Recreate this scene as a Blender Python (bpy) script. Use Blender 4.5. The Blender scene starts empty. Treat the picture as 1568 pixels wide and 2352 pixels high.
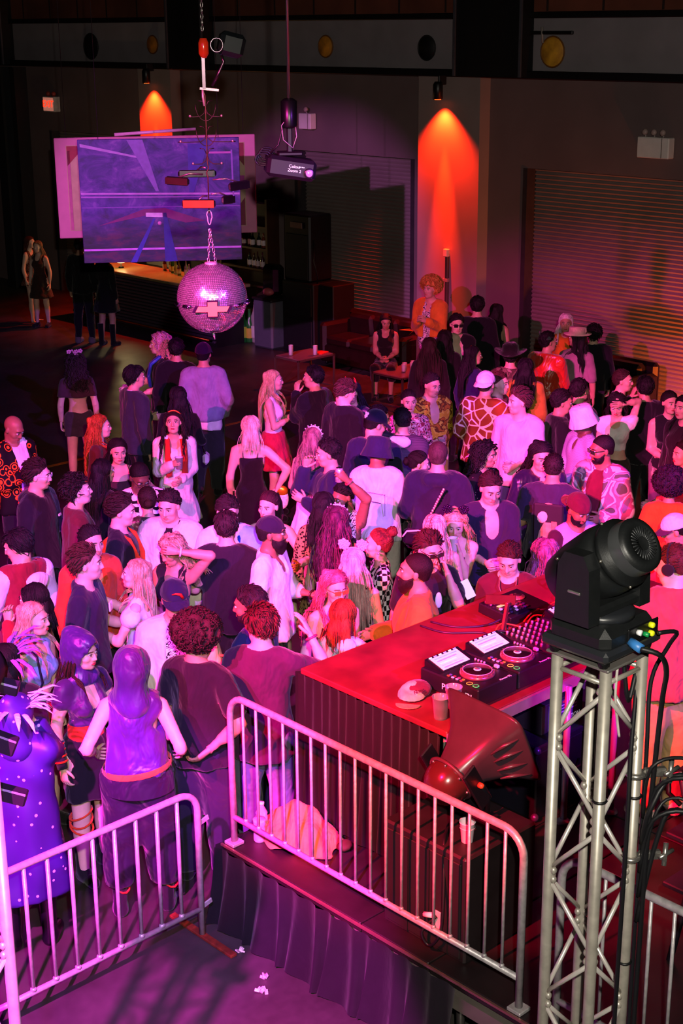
import bpy, bmesh, math, random
import numpy as np
from mathutils import Vector, Matrix, Euler

# ------------------------------------------------------------------ camera, world, exposure
SC = bpy.context.scene
COL = SC.collection
SC.view_settings.view_transform = 'Standard'
SC.view_settings.look = 'None'
SC.view_settings.exposure = 0.28
SC.view_settings.gamma = 1.0
SC.view_settings.use_curve_mapping = False
CAM_Z = 5.4
cam = bpy.data.cameras.new('camera')
cam.sensor_fit = 'VERTICAL'
cam.sensor_height = 36.0
cam.lens = 36.0 * 3430.0 / 2352.0
cam.clip_end = 200
camo = bpy.data.objects.new('camera', cam)
COL.objects.link(camo)
_yaw, _th, _ro = math.radians(43.3), math.radians(18.1), math.radians(0.45)
def _to_world(r, f, u):
    return Vector((math.cos(_yaw)*r + math.sin(_yaw)*f, -math.sin(_yaw)*r + math.cos(_yaw)*f, u))
_F = _to_world(0, math.cos(_th), -math.sin(_th))
_R0 = _to_world(1, 0, 0)
_D0 = _to_world(0, -math.sin(_th), -math.cos(_th))
_R = _R0*math.cos(_ro) + _D0*math.sin(_ro)
_D = -_R0*math.sin(_ro) + _D0*math.cos(_ro)
_m = Matrix((_R, -_D, -_F)).transposed().to_4x4()
_m.translation = (0, 0, CAM_Z)
camo.matrix_world = _m
SC.camera = camo
SC.cycles.max_bounces = 5
SC.cycles.diffuse_bounces = 2
SC.cycles.glossy_bounces = 3
SC.cycles.transmission_bounces = 4
SC.cycles.sample_clamp_indirect = 3.0
SC.cycles.caustics_reflective = False
SC.cycles.caustics_refractive = False

world = bpy.data.worlds.new('hall_dark')
SC.world = world
world.use_nodes = True
world.node_tree.nodes['Background'].inputs[0].default_value = (0.5, 0.45, 0.6, 1)
world.node_tree.nodes['Background'].inputs[1].default_value = 0.004

def add_light(name, kind, loc, aim, power, color, size=0.2, spot=40, blend=0.3):
    l = bpy.data.lights.new(name, kind)
    l.energy = power
    l.color = color
    if kind == 'SPOT':
        l.spot_size = math.radians(spot); l.spot_blend = blend; l.shadow_soft_size = size
    elif kind == 'AREA':
        l.size = size
    else:
        l.shadow_soft_size = size
    o = bpy.data.objects.new(name, l)
    COL.objects.link(o)
    o.location = loc
    if aim is not None:
        o.rotation_euler = (Vector(aim) - Vector(loc)).to_track_quat('-Z', 'Y').to_euler()
    return o

# the photographer's flash, the wash lights on the gallery rails to either side
add_light('flash', 'SPOT', (0.12, -0.22, 5.85), (7.5, 8.0, 1.5), 1750, (1.0, 0.93, 0.80), 0.05, 80, 0.5)
add_light('pink_wash', 'SPOT', (-1.2, 5.2, 7.0), (7.6, 9.0, 1.2), 9500, (1.0, 0.03, 0.42), 0.07, 40, 0.35)
add_light('pink_far', 'SPOT', (-1.2, 4.6, 7.2), (10.6, 9.6, 0.9), 13000, (1.0, 0.06, 0.50), 0.07, 18, 0.5)
add_light('violet_wash', 'SPOT', (0.0, 0.8, 6.8), (4.0, 7.9, 0.9), 4200, (0.46, 0.06, 1.0), 0.07, 30, 0.25)
add_light('violet_right', 'SPOT', (6.0, -3.2, 7.0), (8.6, 10.0, 1.2), 7500, (0.42, 0.06, 1.0), 0.07, 28, 0.4)
add_light('red_wash', 'SPOT', (0.2, 4.6, 6.2), (7.0, 5.75, 1.5), 11000, (1.0, 0.005, 0.05), 0.05, 32, 0.25)
add_light('magenta_floor', 'SPOT', (-0.8, 2.6, 6.7), (3.4, 6.1, 0.2), 20000, (0.85, 0.02, 0.62), 0.07, 28, 0.20)
add_light('violet_far', 'SPOT', (-1.5, 9.0, 7.0), (11.9, 16.1, 3.1), 6500, (0.92, 0.24, 0.95), 0.07, 15, 0.5)


# ------------------------------------------------------------------ helpers
MATS = {}
def srgb(h):
    h = h.lstrip('#')
    v = [int(h[i:i+2], 16)/255 for i in (0, 2, 4)]
    return tuple((c/12.92 if c <= 0.04045 else ((c+0.055)/1.055)**2.4) for c in v)
def rgb(c):
    return srgb(c) if isinstance(c, str) else tuple(c)
def newmat(name):
    m = bpy.data.materials.new(name)
    m.use_nodes = True
    nt = m.node_tree
    b = nt.nodes['Principled BSDF']
    return m, nt, b
def nd(nt, typ, **kw):
    n = nt.nodes.new(typ)
    for k, v in kw.items():
        setattr(n, k, v)
    return n
def lk(nt, a, b):
    nt.links.new(a, b)
def ramp(nt, fac, stops, interp='LINEAR'):
    r = nd(nt, 'ShaderNodeValToRGB')
    r.color_ramp.interpolation = interp
    e = r.color_ramp.elements
    e[0].position, e[0].color = stops[0][0], (*rgb(stops[0][1]), 1)
    e[1].position, e[1].color = stops[1][0], (*rgb(stops[1][1]), 1)
    for p, c in stops[2:]:
        x = e.new(p); x.color = (*rgb(c), 1)
    lk(nt, fac, r.inputs[0])
    return r.outputs[0]
def bump(nt, b, src, strength=0.3, dist=0.01):
    n = nd(nt, 'ShaderNodeBump')
    n.inputs['Strength'].default_value = strength
    n.inputs['Distance'].default_value = dist
    lk(nt, src, n.inputs['Height'])
    lk(nt, n.outputs[0], b.inputs['Normal'])
def objco(nt, scale=(1, 1, 1)):
    t = nd(nt, 'ShaderNodeTexCoord')
    m = nd(nt, 'ShaderNodeMapping')
    m.inputs['Scale'].default_value = scale
    lk(nt, t.outputs['Object'], m.inputs[0])
    return m.outputs[0]
def noise(nt, co, scale, detail=2, rough=0.5, dist=0.0):
    n = nd(nt, 'ShaderNodeTexNoise')
    n.inputs['Scale'].default_value = scale
    n.inputs['Detail'].default_value = detail
    n.inputs['Roughness'].default_value = rough
    n.inputs['Distortion'].default_value = dist
    lk(nt, co, n.inputs['Vector'])
    return n.outputs[0]
def plain(color, rough=0.6, metal=0.0, spec=0.5, var=0.15, emit=0.0, ns=8.0, trans=0.0, bmp=0.0, coat=0.0):
    """solid colour with a little procedural mottling"""
    key = ('plain', rgb(color), rough, metal, spec, var, emit, ns, trans, bmp, coat)
    if key in MATS:
        return MATS[key]
    m, nt, b = newmat('paint')
    c = rgb(color)
    b.inputs['Roughness'].default_value = rough
    b.inputs['Metallic'].default_value = metal
    b.inputs['Specular IOR Level'].default_value = spec
    b.inputs['Coat Weight'].default_value = coat
    co = objco(nt)
    n = noise(nt, co, ns, 3)
    lo = tuple(x*(1-var) for x in c); hi = tuple(min(1, x*(1+var)) for x in c)
    col = ramp(nt, n, [(0.3, lo), (0.7, hi)])
    lk(nt, col, b.inputs['Base Color'])
    if trans:
        b.inputs['Transmission Weight'].default_value = trans
        b.inputs['IOR'].default_value = 1.3
    if emit:
        lk(nt, col, b.inputs['Emission Color'])
        b.inputs['Emission Strength'].default_value = emit
    if bmp:
        bump(nt, b, noise(nt, co, ns*6, 3), bmp, 0.01)
    MATS[key] = m
    return m
def cloth(color, rough=0.9, sheen=0.15, fold=0.35, spec=0.25):
    key = ('cloth', rgb(color), rough, sheen, fold)
    if key in MATS:
        return MATS[key]
    m, nt, b = newmat('cloth')
    c = rgb(color)
    co = objco(nt)
    b.inputs['Roughness'].default_value = rough
    b.inputs['Specular IOR Level'].default_value = spec
    b.inputs['Sheen Weight'].default_value = sheen
    b.inputs['Sheen Roughness'].default_value = 0.5
    n = noise(nt, co, 9, 3, 0.6)
    lk(nt, ramp(nt, n, [(0.3, tuple(x*0.85 for x in c)), (0.7, tuple(min(1, x*1.12) for x in c))]), b.inputs['Base Color'])
    w = noise(nt, objco(nt, (1, 1, 0.6)), 5.5, 3, 0.5, 0.5)
    bump(nt, b, w, min(1.0, fold*2.0), 0.08)
    MATS[key] = m
    return m
def mixed_cloth(name, fn, rough=0.85):
    key = ('print', name)
    if key in MATS:
        return MATS[key]
    m, nt, b = newmat('print_' + name)
    b.inputs['Roughness'].default_value = rough
    b.inputs['Specular IOR Level'].default_value = 0.25
    fn(nt, b)
    MATS[key] = m
    return m
def skin_mat(c):
    key = ('skin', rgb(c))
    if key in MATS:
        return MATS[key]
    m, nt, b = newmat('skin')
    c = rgb(c)
    co = objco(nt)
    n = noise(nt, co, 16, 4, 0.6)
    lk(nt, ramp(nt, n, [(0.3, tuple(x*0.9 for x in c)), (0.7, (min(1, c[0]*1.08), c[1]*1.02, c[2]*1.0))]), b.inputs['Base Color'])
    b.inputs['Roughness'].default_value = 0.48
    b.inputs['Specular IOR Level'].default_value = 0.4
    bump(nt, b, noise(nt, co, 180, 2), 0.06, 0.003)
    MATS[key] = m
    return m
def hair_mat(c, c2=None):
    key = ('hair', rgb(c), c2 and rgb(c2))
    if key in MATS:
        return MATS[key]
    m, nt, b = newmat('hair')
    c = rgb(c)
    if max(c) < 0.16: c = tuple(x*0.6 for x in c)
    d = rgb(c2) if c2 else tuple(min(1, x*1.5) for x in c)
    n = noise(nt, objco(nt, (1, 1, 0.10)), 110, 3, 0.6)
    n2 = noise(nt, objco(nt, (1, 1, 0.15)), 22, 2, 0.5)
    mx = nd(nt, 'ShaderNodeMath', operation='MULTIPLY_ADD')
    lk(nt, n, mx.inputs[0]); mx.inputs[1].default_value = 0.5
    hm = nd(nt, 'ShaderNodeMath', operation='MULTIPLY'); lk(nt, n2, hm.inputs[0]); hm.inputs[1].default_value = 0.5
    lk(nt, hm.outputs[0], mx.inputs[2])
    lk(nt, ramp(nt, mx.outputs[0], [(0.36, tuple(x*0.55 for x in c)), (0.62, d)]), b.inputs['Base Color'])
    b.inputs['Roughness'].default_value = 0.55
    b.inputs['Specular IOR Level'].default_value = 0.35
    bump(nt, b, noise(nt, objco(nt, (1, 1, 0.35)), 240, 3, 0.7), 0.9, 0.006)
    MATS[key] = m
    return m
def glassy(color=(0.95, 0.95, 0.97), rough=0.05, alpha=0.28):
    key = ('glassy', rgb(color), rough, alpha)
    if key in MATS:
        return MATS[key]
    m, nt, b = newmat('clear_plastic')
    b.inputs['Base Color'].default_value = (*rgb(color), 1)
    b.inputs['Roughness'].default_value = rough
    b.inputs['Specular IOR Level'].default_value = 0.7
    tr = nd(nt, 'ShaderNodeBsdfTransparent')
    fr = nd(nt, 'ShaderNodeFresnel'); fr.inputs[0].default_value = 1.4
    ad = nd(nt, 'ShaderNodeMath', operation='ADD'); lk(nt, fr.outputs[0], ad.inputs[0]); ad.inputs[1].default_value = alpha
    mx = nd(nt, 'ShaderNodeMixShader')
    lk(nt, ad.outputs[0], mx.inputs[0]); lk(nt, tr.outputs[0], mx.inputs[1]); lk(nt, b.outputs[0], mx.inputs[2])
    lk(nt, mx.outputs[0], nt.nodes['Material Output'].inputs[0])
    MATS[key] = m
    return m

def tag(o, label=None, cat=None, group=None, kind=None):
    if label: o['label'] = label
    if cat: o['category'] = cat
    if group: o['group'] = group
    if kind: o['kind'] = kind
    return o
def empty(name, loc, rz=0.0, label=None, cat=None, group=None):
    o = bpy.data.objects.new(name, None)
    COL.objects.link(o)
    o.location = loc
    o.rotation_euler = (0, 0, rz)
    o.empty_display_size = 0.1
    return tag(o, label, cat, group)
def link(name, me, mat=None, parent=None, loc=None, rot=None):
    if mat is not None and len(me.materials) == 0:
        me.materials.append(mat)
    o = bpy.data.objects.new(name, me)
    COL.objects.link(o)
    if parent is not None: o.parent = parent
    if loc is not None: o.location = loc
    if rot is not None: o.rotation_euler = rot
    return o
def inst(name, me, mat, parent=None, mw=None):
    """object sharing mesh data, with a material of its own"""
    if len(me.materials) == 0: me.materials.append(None)
    o = bpy.data.objects.new(name, me)
    COL.objects.link(o)
    o.material_slots[0].link = 'OBJECT'
    o.material_slots[0].material = mat
    if parent is not None: o.parent = parent
    if mw is not None: o.matrix_basis = mw
    return o
def mesh_np(name, v, faces, smooth=True, mi=None):
    """faces: list of int arrays (n,4)/(n,3)"""
    me = bpy.data.meshes.new(name)
    v = np.asarray(v, np.float32)
    me.vertices.add(len(v))
    me.vertices.foreach_set('co', v.ravel())
    tot = np.concatenate([np.full(len(f), f.shape[1], np.int32) for f in faces if len(f)])
    idx = np.concatenate([f.ravel() for f in faces if len(f)]).astype(np.int32)
    me.loops.add(len(idx))
    me.loops.foreach_set('vertex_index', idx)
    me.polygons.add(len(tot))
    me.polygons.foreach_set('loop_start', np.concatenate([[0], np.cumsum(tot)[:-1]]).astype(np.int32))
    if smooth:
        me.polygons.foreach_set('use_smooth', np.ones(len(tot), bool))
    if mi is not None:
        me.polygons.foreach_set('material_index', mi.astype(np.int32))
    me.update(calc_edges=True)
    return me

class MB:
    """collects simple solids into one mesh"""
    def __init__(s): s.v = []; s.f = []; s.sm = []
    def add(s, v, f, smooth=False):
        n = len(s.v)
        s.v += [tuple(p) for p in v]
        s.f += [tuple(i+n for i in q) for q in f]
        s.sm += [smooth]*len(f)
        return s
    def box(s, c, d, rot=None, bev=0.0):
        x, y, z = d[0]/2, d[1]/2, d[2]/2
        if bev:
            bv = min(bev, x*0.9, y*0.9, z*0.9)
            P = []
            for sz in (-1, 1):
                for sy in (-1, 1):
                    for sx in (-1, 1):
                        P += [(sx*(x-bv), sy*(y-bv), sz*z), (sx*(x-bv), sy*y, sz*(z-bv)), (sx*x, sy*(y-bv), sz*(z-bv))]
            F = []
            def I(sx, sy, sz, k): return ((sz > 0)*4+(sy > 0)*2+(sx > 0))*3+k
            for sz in (-1, 1):
                q = [I(-1, -1, sz, 0), I(1, -1, sz, 0), I(1, 1, sz, 0), I(-1, 1, sz, 0)]; F.append(q if sz > 0 else q[::-1])
            for sy in (-1, 1):
                q = [I(-1, sy, -1, 1), I(-1, sy, 1, 1), I(1, sy, 1, 1), I(1, sy, -1, 1)]; F.append(q if sy > 0 else q[::-1])
            for sx in (-1, 1):
                q = [I(sx, -1, -1, 2), I(sx, 1, -1, 2), I(sx, 1, 1, 2), I(sx, -1, 1, 2)]; F.append(q if sx > 0 else q[::-1])
            for a in (-1, 1):
                for b in (-1, 1):
                    q = [I(-1, a, b, 0), I(1, a, b, 0), I(1, a, b, 1), I(-1, a, b, 1)]; F.append(q if a*b < 0 else q[::-1])
                    q = [I(a, -1, b, 0), I(a, 1, b, 0), I(a, 1, b, 2), I(a, -1, b, 2)]; F.append(q if a*b > 0 else q[::-1])
                    q = [I(a, b, -1, 1), I(a, b, 1, 1), I(a, b, 1, 2), I(a, b, -1, 2)]; F.append(q if a*b < 0 else q[::-1])
                    for c3 in (-1, 1):
                        q = [I(a, b, c3, 0), I(a, b, c3, 1), I(a, b, c3, 2)]; F.append(q if a*b*c3 < 0 else q[::-1])
        else:
            P = [(sx*x, sy*y, sz*z) for sz in (-1, 1) for sy in (-1, 1) for sx in (-1, 1)]
            F = [(0, 2, 3, 1), (4, 5, 7, 6), (0, 1, 5, 4), (2, 6, 7, 3), (0, 4, 6, 2), (1, 3, 7, 5)]
        M = rot if rot is not None else Matrix.Identity(3)
        if not isinstance(M, Matrix): M = Euler(M).to_matrix()
        return s.add([(M @ Vector(p)) + Vector(c) for p in P], F)
    def tube(s, pts, r, n=8, cap=True, closed=False, smooth=True, flat=1.0):
        pts = [Vector(p) for p in pts]
        R = r if isinstance(r, (list, tuple)) else [r]*len(pts)
        N = len(pts); V = []; F = []
        up = None
        for i, p in enumerate(pts):
            if closed: t = pts[(i+1) % N]-pts[i-1]
            else: t = pts[min(i+1, N-1)]-pts[max(i-1, 0)]
            if t.length < 1e-9: t = Vector((0, 0, 1))
            t.normalize()
            if up is None:
                up = Vector((0, 0, 1)) if abs(t.z) < 0.9 else Vector((1, 0, 0))
            a = t.cross(up)
            if a.length < 1e-4: a = t.orthogonal()
            a.normalize(); b = a.cross(t); up = b
            for k in range(n):
                w = 2*math.pi*k/n
                V.append(p + a*math.cos(w)*R[i] + b*math.sin(w)*R[i]*flat)
        for i in range(N if closed else N-1):
            j = (i+1) % N
            for k in range(n):
                F.append((i*n+k, i*n+(k+1) % n, j*n+(k+1) % n, j*n+k))
        if cap and not closed:
            F.append(tuple(range(n))[::-1]); F.append(tuple((N-1)*n+k for k in range(n)))
        return s.add(V, F, smooth)
    def lathe(s, prof, c=(0, 0, 0), n=16, M=None, cap=True, smooth=True):
        V = []; F = []
        for r, z in prof:
            for k in range(n):
                w = 2*math.pi*k/n
                V.append((r*math.cos(w), r*math.sin(w), z))
        for i in range(len(prof)-1):
            for k in range(n):
                F.append((i*n+k, i*n+(k+1) % n, (i+1)*n+(k+1) % n, (i+1)*n+k))
        if cap:
            F.append(tuple(range(n))[::-1]); F.append(tuple((len(prof)-1)*n+k for k in range(n)))
        if M is None: M = Matrix.Identity(3)
        return s.add([(M @ Vector(p))+Vector(c) for p in V], F, smooth)
    def prism(s, poly, z0, z1, M=None, c=(0, 0, 0)):
        n = len(poly)
        V = [(p[0], p[1], z0) for p in poly]+[(p[0], p[1], z1) for p in poly]
        F = [tuple(range(n))[::-1], tuple(range(n, 2*n))]+[(i, (i+1) % n, n+(i+1) % n, n+i) for i in range(n)]
        if M is None: M = Matrix.Identity(3)
        return s.add([(M @ Vector(p))+Vector(c) for p in V], F)
    def sphere(s, c, r, n=10, m=7, M=None):
        rr = r if isinstance(r, (tuple, list)) else (r, r, r)
        V = [(0, 0, -1)]
        for i in range(1, m):
            t = math.pi*i/m
            for k in range(n):
                w = 2*math.pi*k/n
                V.append((math.sin(t)*math.cos(w), math.sin(t)*math.sin(w), -math.cos(t)))
        V.append((0, 0, 1))
        F = [(0, 1+(k+1) % n, 1+k) for k in range(n)]
        for i in range(m-2):
            for k in range(n):
                F.append((1+i*n+k, 1+i*n+(k+1) % n, 1+(i+1)*n+(k+1) % n, 1+(i+1)*n+k))
        L = len(V)-1; o = 1+(m-2)*n
        F += [(o+k, o+(k+1) % n, L) for k in range(n)]
        if M is None: M = Matrix.Identity(3)
        return s.add([(M @ Vector((p[0]*rr[0], p[1]*rr[1], p[2]*rr[2])))+Vector(c) for p in V], F, True)
    def mesh(s, name):
        me = bpy.data.meshes.new(name)
        me.from_pydata([tuple(p) for p in s.v], [], s.f)
        me.polygons.foreach_set('use_smooth', s.sm)
        me.update()
        return me
    def build(s, name, mat, parent=None, loc=None, rot=None):
        return link(name, s.mesh(name), mat, parent, loc, rot)
def one(name, fn, mat, parent=None, loc=None, rot=None):
    b = MB(); fn(b); return b.build(name, mat, parent, loc, rot)
def align(z):
    return Vector(z).to_track_quat('Z', 'Y').to_matrix()
def text_mesh(body, size, ext=0.001, font=None):
    cu = bpy.data.curves.new('lettering', 'FONT')
    cu.body = body; cu.size = size; cu.extrude = ext
    cu.align_x = 'CENTER'; cu.align_y = 'CENTER'
    o = bpy.data.objects.new('lettering', cu)
    COL.objects.link(o)
    dg = bpy.context.evaluated_depsgraph_get()
    me = bpy.data.meshes.new_from_object(o.evaluated_get(dg))
    bpy.data.objects.remove(o)
    return me

# ------------------------------------------------------------------ implicit-surface bodies and clothes
def axis(lo, hi, step, f0=None, f1=None, fs=None):
    if f0 is None:
        return np.arange(lo, hi+step, step, dtype=np.float32)
    a = np.arange(f0, lo-step, -step)[::-1]
    b = np.arange(f0+fs, f1, fs)
    c = np.arange(b[-1]+fs, hi+step, step)
    return np.concatenate([a, b, c]).astype(np.float32)
class Field:
    def __init__(s, xs, ys, zs):
        s.xs, s.ys, s.zs = xs, ys, zs
        s.F = np.full((len(xs), len(ys), len(zs)), 0.3, np.float32)
    def _sl(s, lo, hi):
        r = []
        for a, l, h in zip((s.xs, s.ys, s.zs), lo, hi):
            i = max(0, np.searchsorted(a, l)-1); j = min(len(a), np.searchsorted(a, h)+1)
            if j <= i: return None
            r.append(slice(i, j))
        return tuple(r)
    def _eval(s, p, sl):
        X = s.xs[sl[0]][:, None, None]; Y = s.ys[sl[1]][None, :, None]; Z = s.zs[sl[2]][None, None, :]
        if p[0] == 'c':
            _, a, b, ra, rb = p
            ab = b-a; L = float(ab@ab)+1e-9
            dx, dy, dz = X-a[0], Y-a[1], Z-a[2]
            t = np.clip((dx*ab[0]+dy*ab[1]+dz*ab[2])/L, 0, 1)
            return np.sqrt((dx-t*ab[0])**2+(dy-t*ab[1])**2+(dz-t*ab[2])**2)-(ra+(rb-ra)*t)
        if p[0] == 'e':
            _, c, r, R = p
            dx, dy, dz = X-c[0], Y-c[1], Z-c[2]
            if R is not None:
                dx, dy, dz = (R[0, 0]*dx+R[1, 0]*dy+R[2, 0]*dz, R[0, 1]*dx+R[1, 1]*dy+R[2, 1]*dz, R[0, 2]*dx+R[1, 2]*dy+R[2, 2]*dz)
            qx, qy, qz = dx/r[0], dy/r[1], dz/r[2]
            k0 = np.sqrt(qx*qx+qy*qy+qz*qz)
            k1 = np.sqrt((qx/r[0])**2+(qy/r[1])**2+(qz/r[2])**2)+1e-6
            return k0*(k0-1)/k1
        if p[0] == 'f':   # skirt: elliptic frustum with pleats
            _, c0, c1, r0, r1, n, amp, ph = p
            t = np.clip((Z-c0[2])/(c1[2]-c0[2]), 0, 1)
            cx = c0[0]+(c1[0]-c0[0])*t; cy = c0[1]+(c1[1]-c0[1])*t
            rx = r0[0]+(r1[0]-r0[0])*t; ry = r0[1]+(r1[1]-r0[1])*t
            dx, dy = X-cx, Y-cy
            k = np.sqrt((dx/rx)**2+(dy/ry)**2)
            d = (k-1)*np.minimum(rx, ry)
            if n: d = d-amp*(1-t)*np.sin(n*np.arctan2(dy, dx)+ph)
            return np.maximum(d, np.maximum(c0[2]-Z, Z-c1[2]))
    def _box(s, p, m):
        if p[0] == 'c':
            r = max(p[3], p[4])+m
            return np.minimum(p[1], p[2])-r, np.maximum(p[1], p[2])+r
        if p[0] == 'e':
            r = (np.full(3, max(p[2])) if p[3] is not None else np.asarray(p[2]))+m
            return p[1]-r, p[1]+r
        r = np.maximum(p[3], p[4])
        e = np.array([r[0], r[1], 0])+m+p[6]
        return np.minimum(p[1], p[2])-e, np.maximum(p[1], p[2])+e
    def add(s, p, k=0.02):
        lo, hi = s._box(p, k+0.045)
        sl = s._sl(lo, hi)
        if sl is None: return
        d = s._eval(p, sl); a = s.F[sl]
        h = np.clip(0.5+0.5*(d-a)/k, 0, 1)
        s.F[sl] = d*(1-h)+a*h-k*h*(1-h)
    def sub(s, p, k=0.0):
        lo, hi = s._box(p, 0.05)
        sl = s._sl(lo, hi)
        if sl is None: return
        d = -s._eval(p, sl); a = s.F[sl]
        if k:
            h = np.clip(0.5-0.5*(d-a)/k, 0, 1)
            s.F[sl] = d*(1-h)+a*h+k*h*(1-h)
        else:
            s.F[sl] = np.maximum(a, d)
    def clip(s, n, off):
        """keep n.p < off"""
        d = s.xs[:, None, None]*n[0]+s.ys[None, :, None]*n[1]+s.zs[None, None, :]*n[2]-off
        s.F = np.maximum(s.F, d.astype(np.float32))
    def ripple(s, amp, seed, fr=26.0):
        r = np.random.default_rng(seed)
        X = s.xs[:, None, None]; Y = s.ys[None, :, None]; Z = s.zs[None, None, :]
        for i in range(3):
            v = r.normal(size=3); v /= np.linalg.norm(v)
            v[2] *= 0.6
            f = fr*(0.7+0.6*r.random())
            s.F = s.F+(amp*np.sin(f*(v[0]*X+v[1]*Y+v[2]*Z)+r.random()*6+1.5*np.sin(9*Z+r.random()*6))).astype(np.float32)
    def nets(s):
        F = s.F
        S = (F < 0)
        c = S[:-1, :-1, :-1].astype(np.uint8)
        for d in ((1, 0, 0), (0, 1, 0), (0, 0, 1), (1, 1, 0), (1, 0, 1), (0, 1, 1), (1, 1, 1)):
            c = c+S[d[0]:F.shape[0]-1+d[0], d[1]:F.shape[1]-1+d[1], d[2]:F.shape[2]-1+d[2]]
        I, J, K = np.nonzero((c > 0) & (c < 8))
        N = len(I)
        cor = [(0, 0, 0), (1, 0, 0), (0, 1, 0), (1, 1, 0), (0, 0, 1), (1, 0, 1), (0, 1, 1), (1, 1, 1)]
        val = [F[I+a, J+b, K+g] for a, b, g in cor]
        pos = [np.stack([s.xs[I+a], s.ys[J+b], s.zs[K+g]], 1) for a, b, g in cor]
        acc = np.zeros((N, 3), np.float32); cnt = np.zeros(N, np.float32)
        for a, b in ((0, 1), (2, 3), (4, 5), (6, 7), (0, 2), (1, 3), (4, 6), (5, 7), (0, 4), (1, 5), (2, 6), (3, 7)):
            m = (val[a] < 0) != (val[b] < 0)
            t = val[a][m]/(val[a][m]-val[b][m])
            acc[m] += pos[a][m]+(pos[b][m]-pos[a][m])*t[:, None]
            cnt[m] += 1
        V = acc/np.maximum(cnt, 1)[:, None]
        vid = np.full(c.shape, -1, np.int32)
        vid[I, J, K] = np.arange(N)
        Q = []
        A = S[:-1, 1:-1, 1:-1]; B = S[1:, 1:-1, 1:-1]
        i, j, k = np.nonzero(A != B); j = j+1; k = k+1
        q = np.stack([vid[i, j-1, k-1], vid[i, j, k-1], vid[i, j, k], vid[i, j-1, k]], 1)
        fl = B[i, j-1, k-1]; q[fl] = q[fl][:, ::-1]; Q.append(q)
        A = S[1:-1, :-1, 1:-1]; B = S[1:-1, 1:, 1:-1]
        i, j, k = np.nonzero(A != B); i = i+1; k = k+1
        q = np.stack([vid[i-1, j, k-1], vid[i-1, j, k], vid[i, j, k], vid[i, j, k-1]], 1)
        fl = B[i-1, j, k-1]; q[fl] = q[fl][:, ::-1]; Q.append(q)
        A = S[1:-1, 1:-1, :-1]; B = S[1:-1, 1:-1, 1:]
        i, j, k = np.nonzero(A != B); i = i+1; j = j+1
        q = np.stack([vid[i-1, j-1, k], vid[i, j-1, k], vid[i, j, k], vid[i-1, j, k]], 1)
        fl = B[i-1, j-1, k]; q[fl] = q[fl][:, ::-1]; Q.append(q)
        q = np.concatenate(Q)
        q = q[(q >= 0).all(1)]
        return V, q
def A3(*p): return np.array(p, np.float32)
def ce(a, b, ra, rb=None): return ('c', np.asarray(a, np.float32), np.asarray(b, np.float32), ra, ra if rb is None else rb)
def el(c, r, R=None): return ('e', np.asarray(c, np.float32), np.asarray(r, np.float32), R)
def rotx(a): c, s = math.cos(a), math.sin(a); return np.array([[1, 0, 0], [0, c, -s], [0, s, c]], np.float32)
def roty(a): c, s = math.cos(a), math.sin(a); return np.array([[c, 0, s], [0, 1, 0], [-s, 0, c]], np.float32)
def rotz(a): c, s = math.cos(a), math.sin(a); return np.array([[c, -s, 0], [s, c, 0], [0, 0, 1]], np.float32)

# ---------------- head shape in its own frame (centre of the head, +y forward)
def head_prims(sex, c, R):
    f = sex == 'f'
    def P(x, y, z): return c+R@A3(x, y, z)
    wj = 0.9 if f else 1.0
    L = [(el(P(0, -0.016, 0.028), (0.074, 0.093, 0.086), R), 0.02),
         (el(P(0, 0.026, -0.03), (0.060*wj, 0.062, 0.080), R), 0.03),
         (ce(P(-0.028*wj, 0.045, -0.078), P(0.028*wj, 0.045, -0.078), 0.026), 0.025),
         (el(P(0, 0.062, -0.093), (0.022*wj, 0.022, 0.018), R), 0.02),
         (ce(P(-0.026, 0.072, 0.026), P(0.026, 0.072, 0.026), 0.014 if f else 0.017), 0.015),
         (el(P(-0.042, 0.055, -0.025), (0.022, 0.024, 0.022), R), 0.02),
         (el(P(0.042, 0.055, -0.025), (0.022, 0.024, 0.022), R), 0.02),
         (ce(P(0, 0.086, 0.014), P(0, 0.102, -0.030), 0.008, 0.0125 if not f else 0.0105), 0.010),
         (ce(P(-0.011, 0.088, -0.034), P(0.011, 0.088, -0.034), 0.009), 0.008),
         (ce(P(-0.016, 0.080, -0.062), P(0.016, 0.080, -0.062), 0.0105), 0.008),
         (el(P(-0.076, -0.008, -0.008), (0.011, 0.019, 0.030), R), 0.006),
         (el(P(0.076, -0.008, -0.008), (0.011, 0.019, 0.030), R), 0.006)]
    S = [(el(P(-0.031, 0.092, 0.004), (0.017, 0.016, 0.011), R), 0.008), (el(P(0.031, 0.092, 0.004), (0.017, 0.016, 0.011), R), 0.008)]
    return L, S

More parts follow.
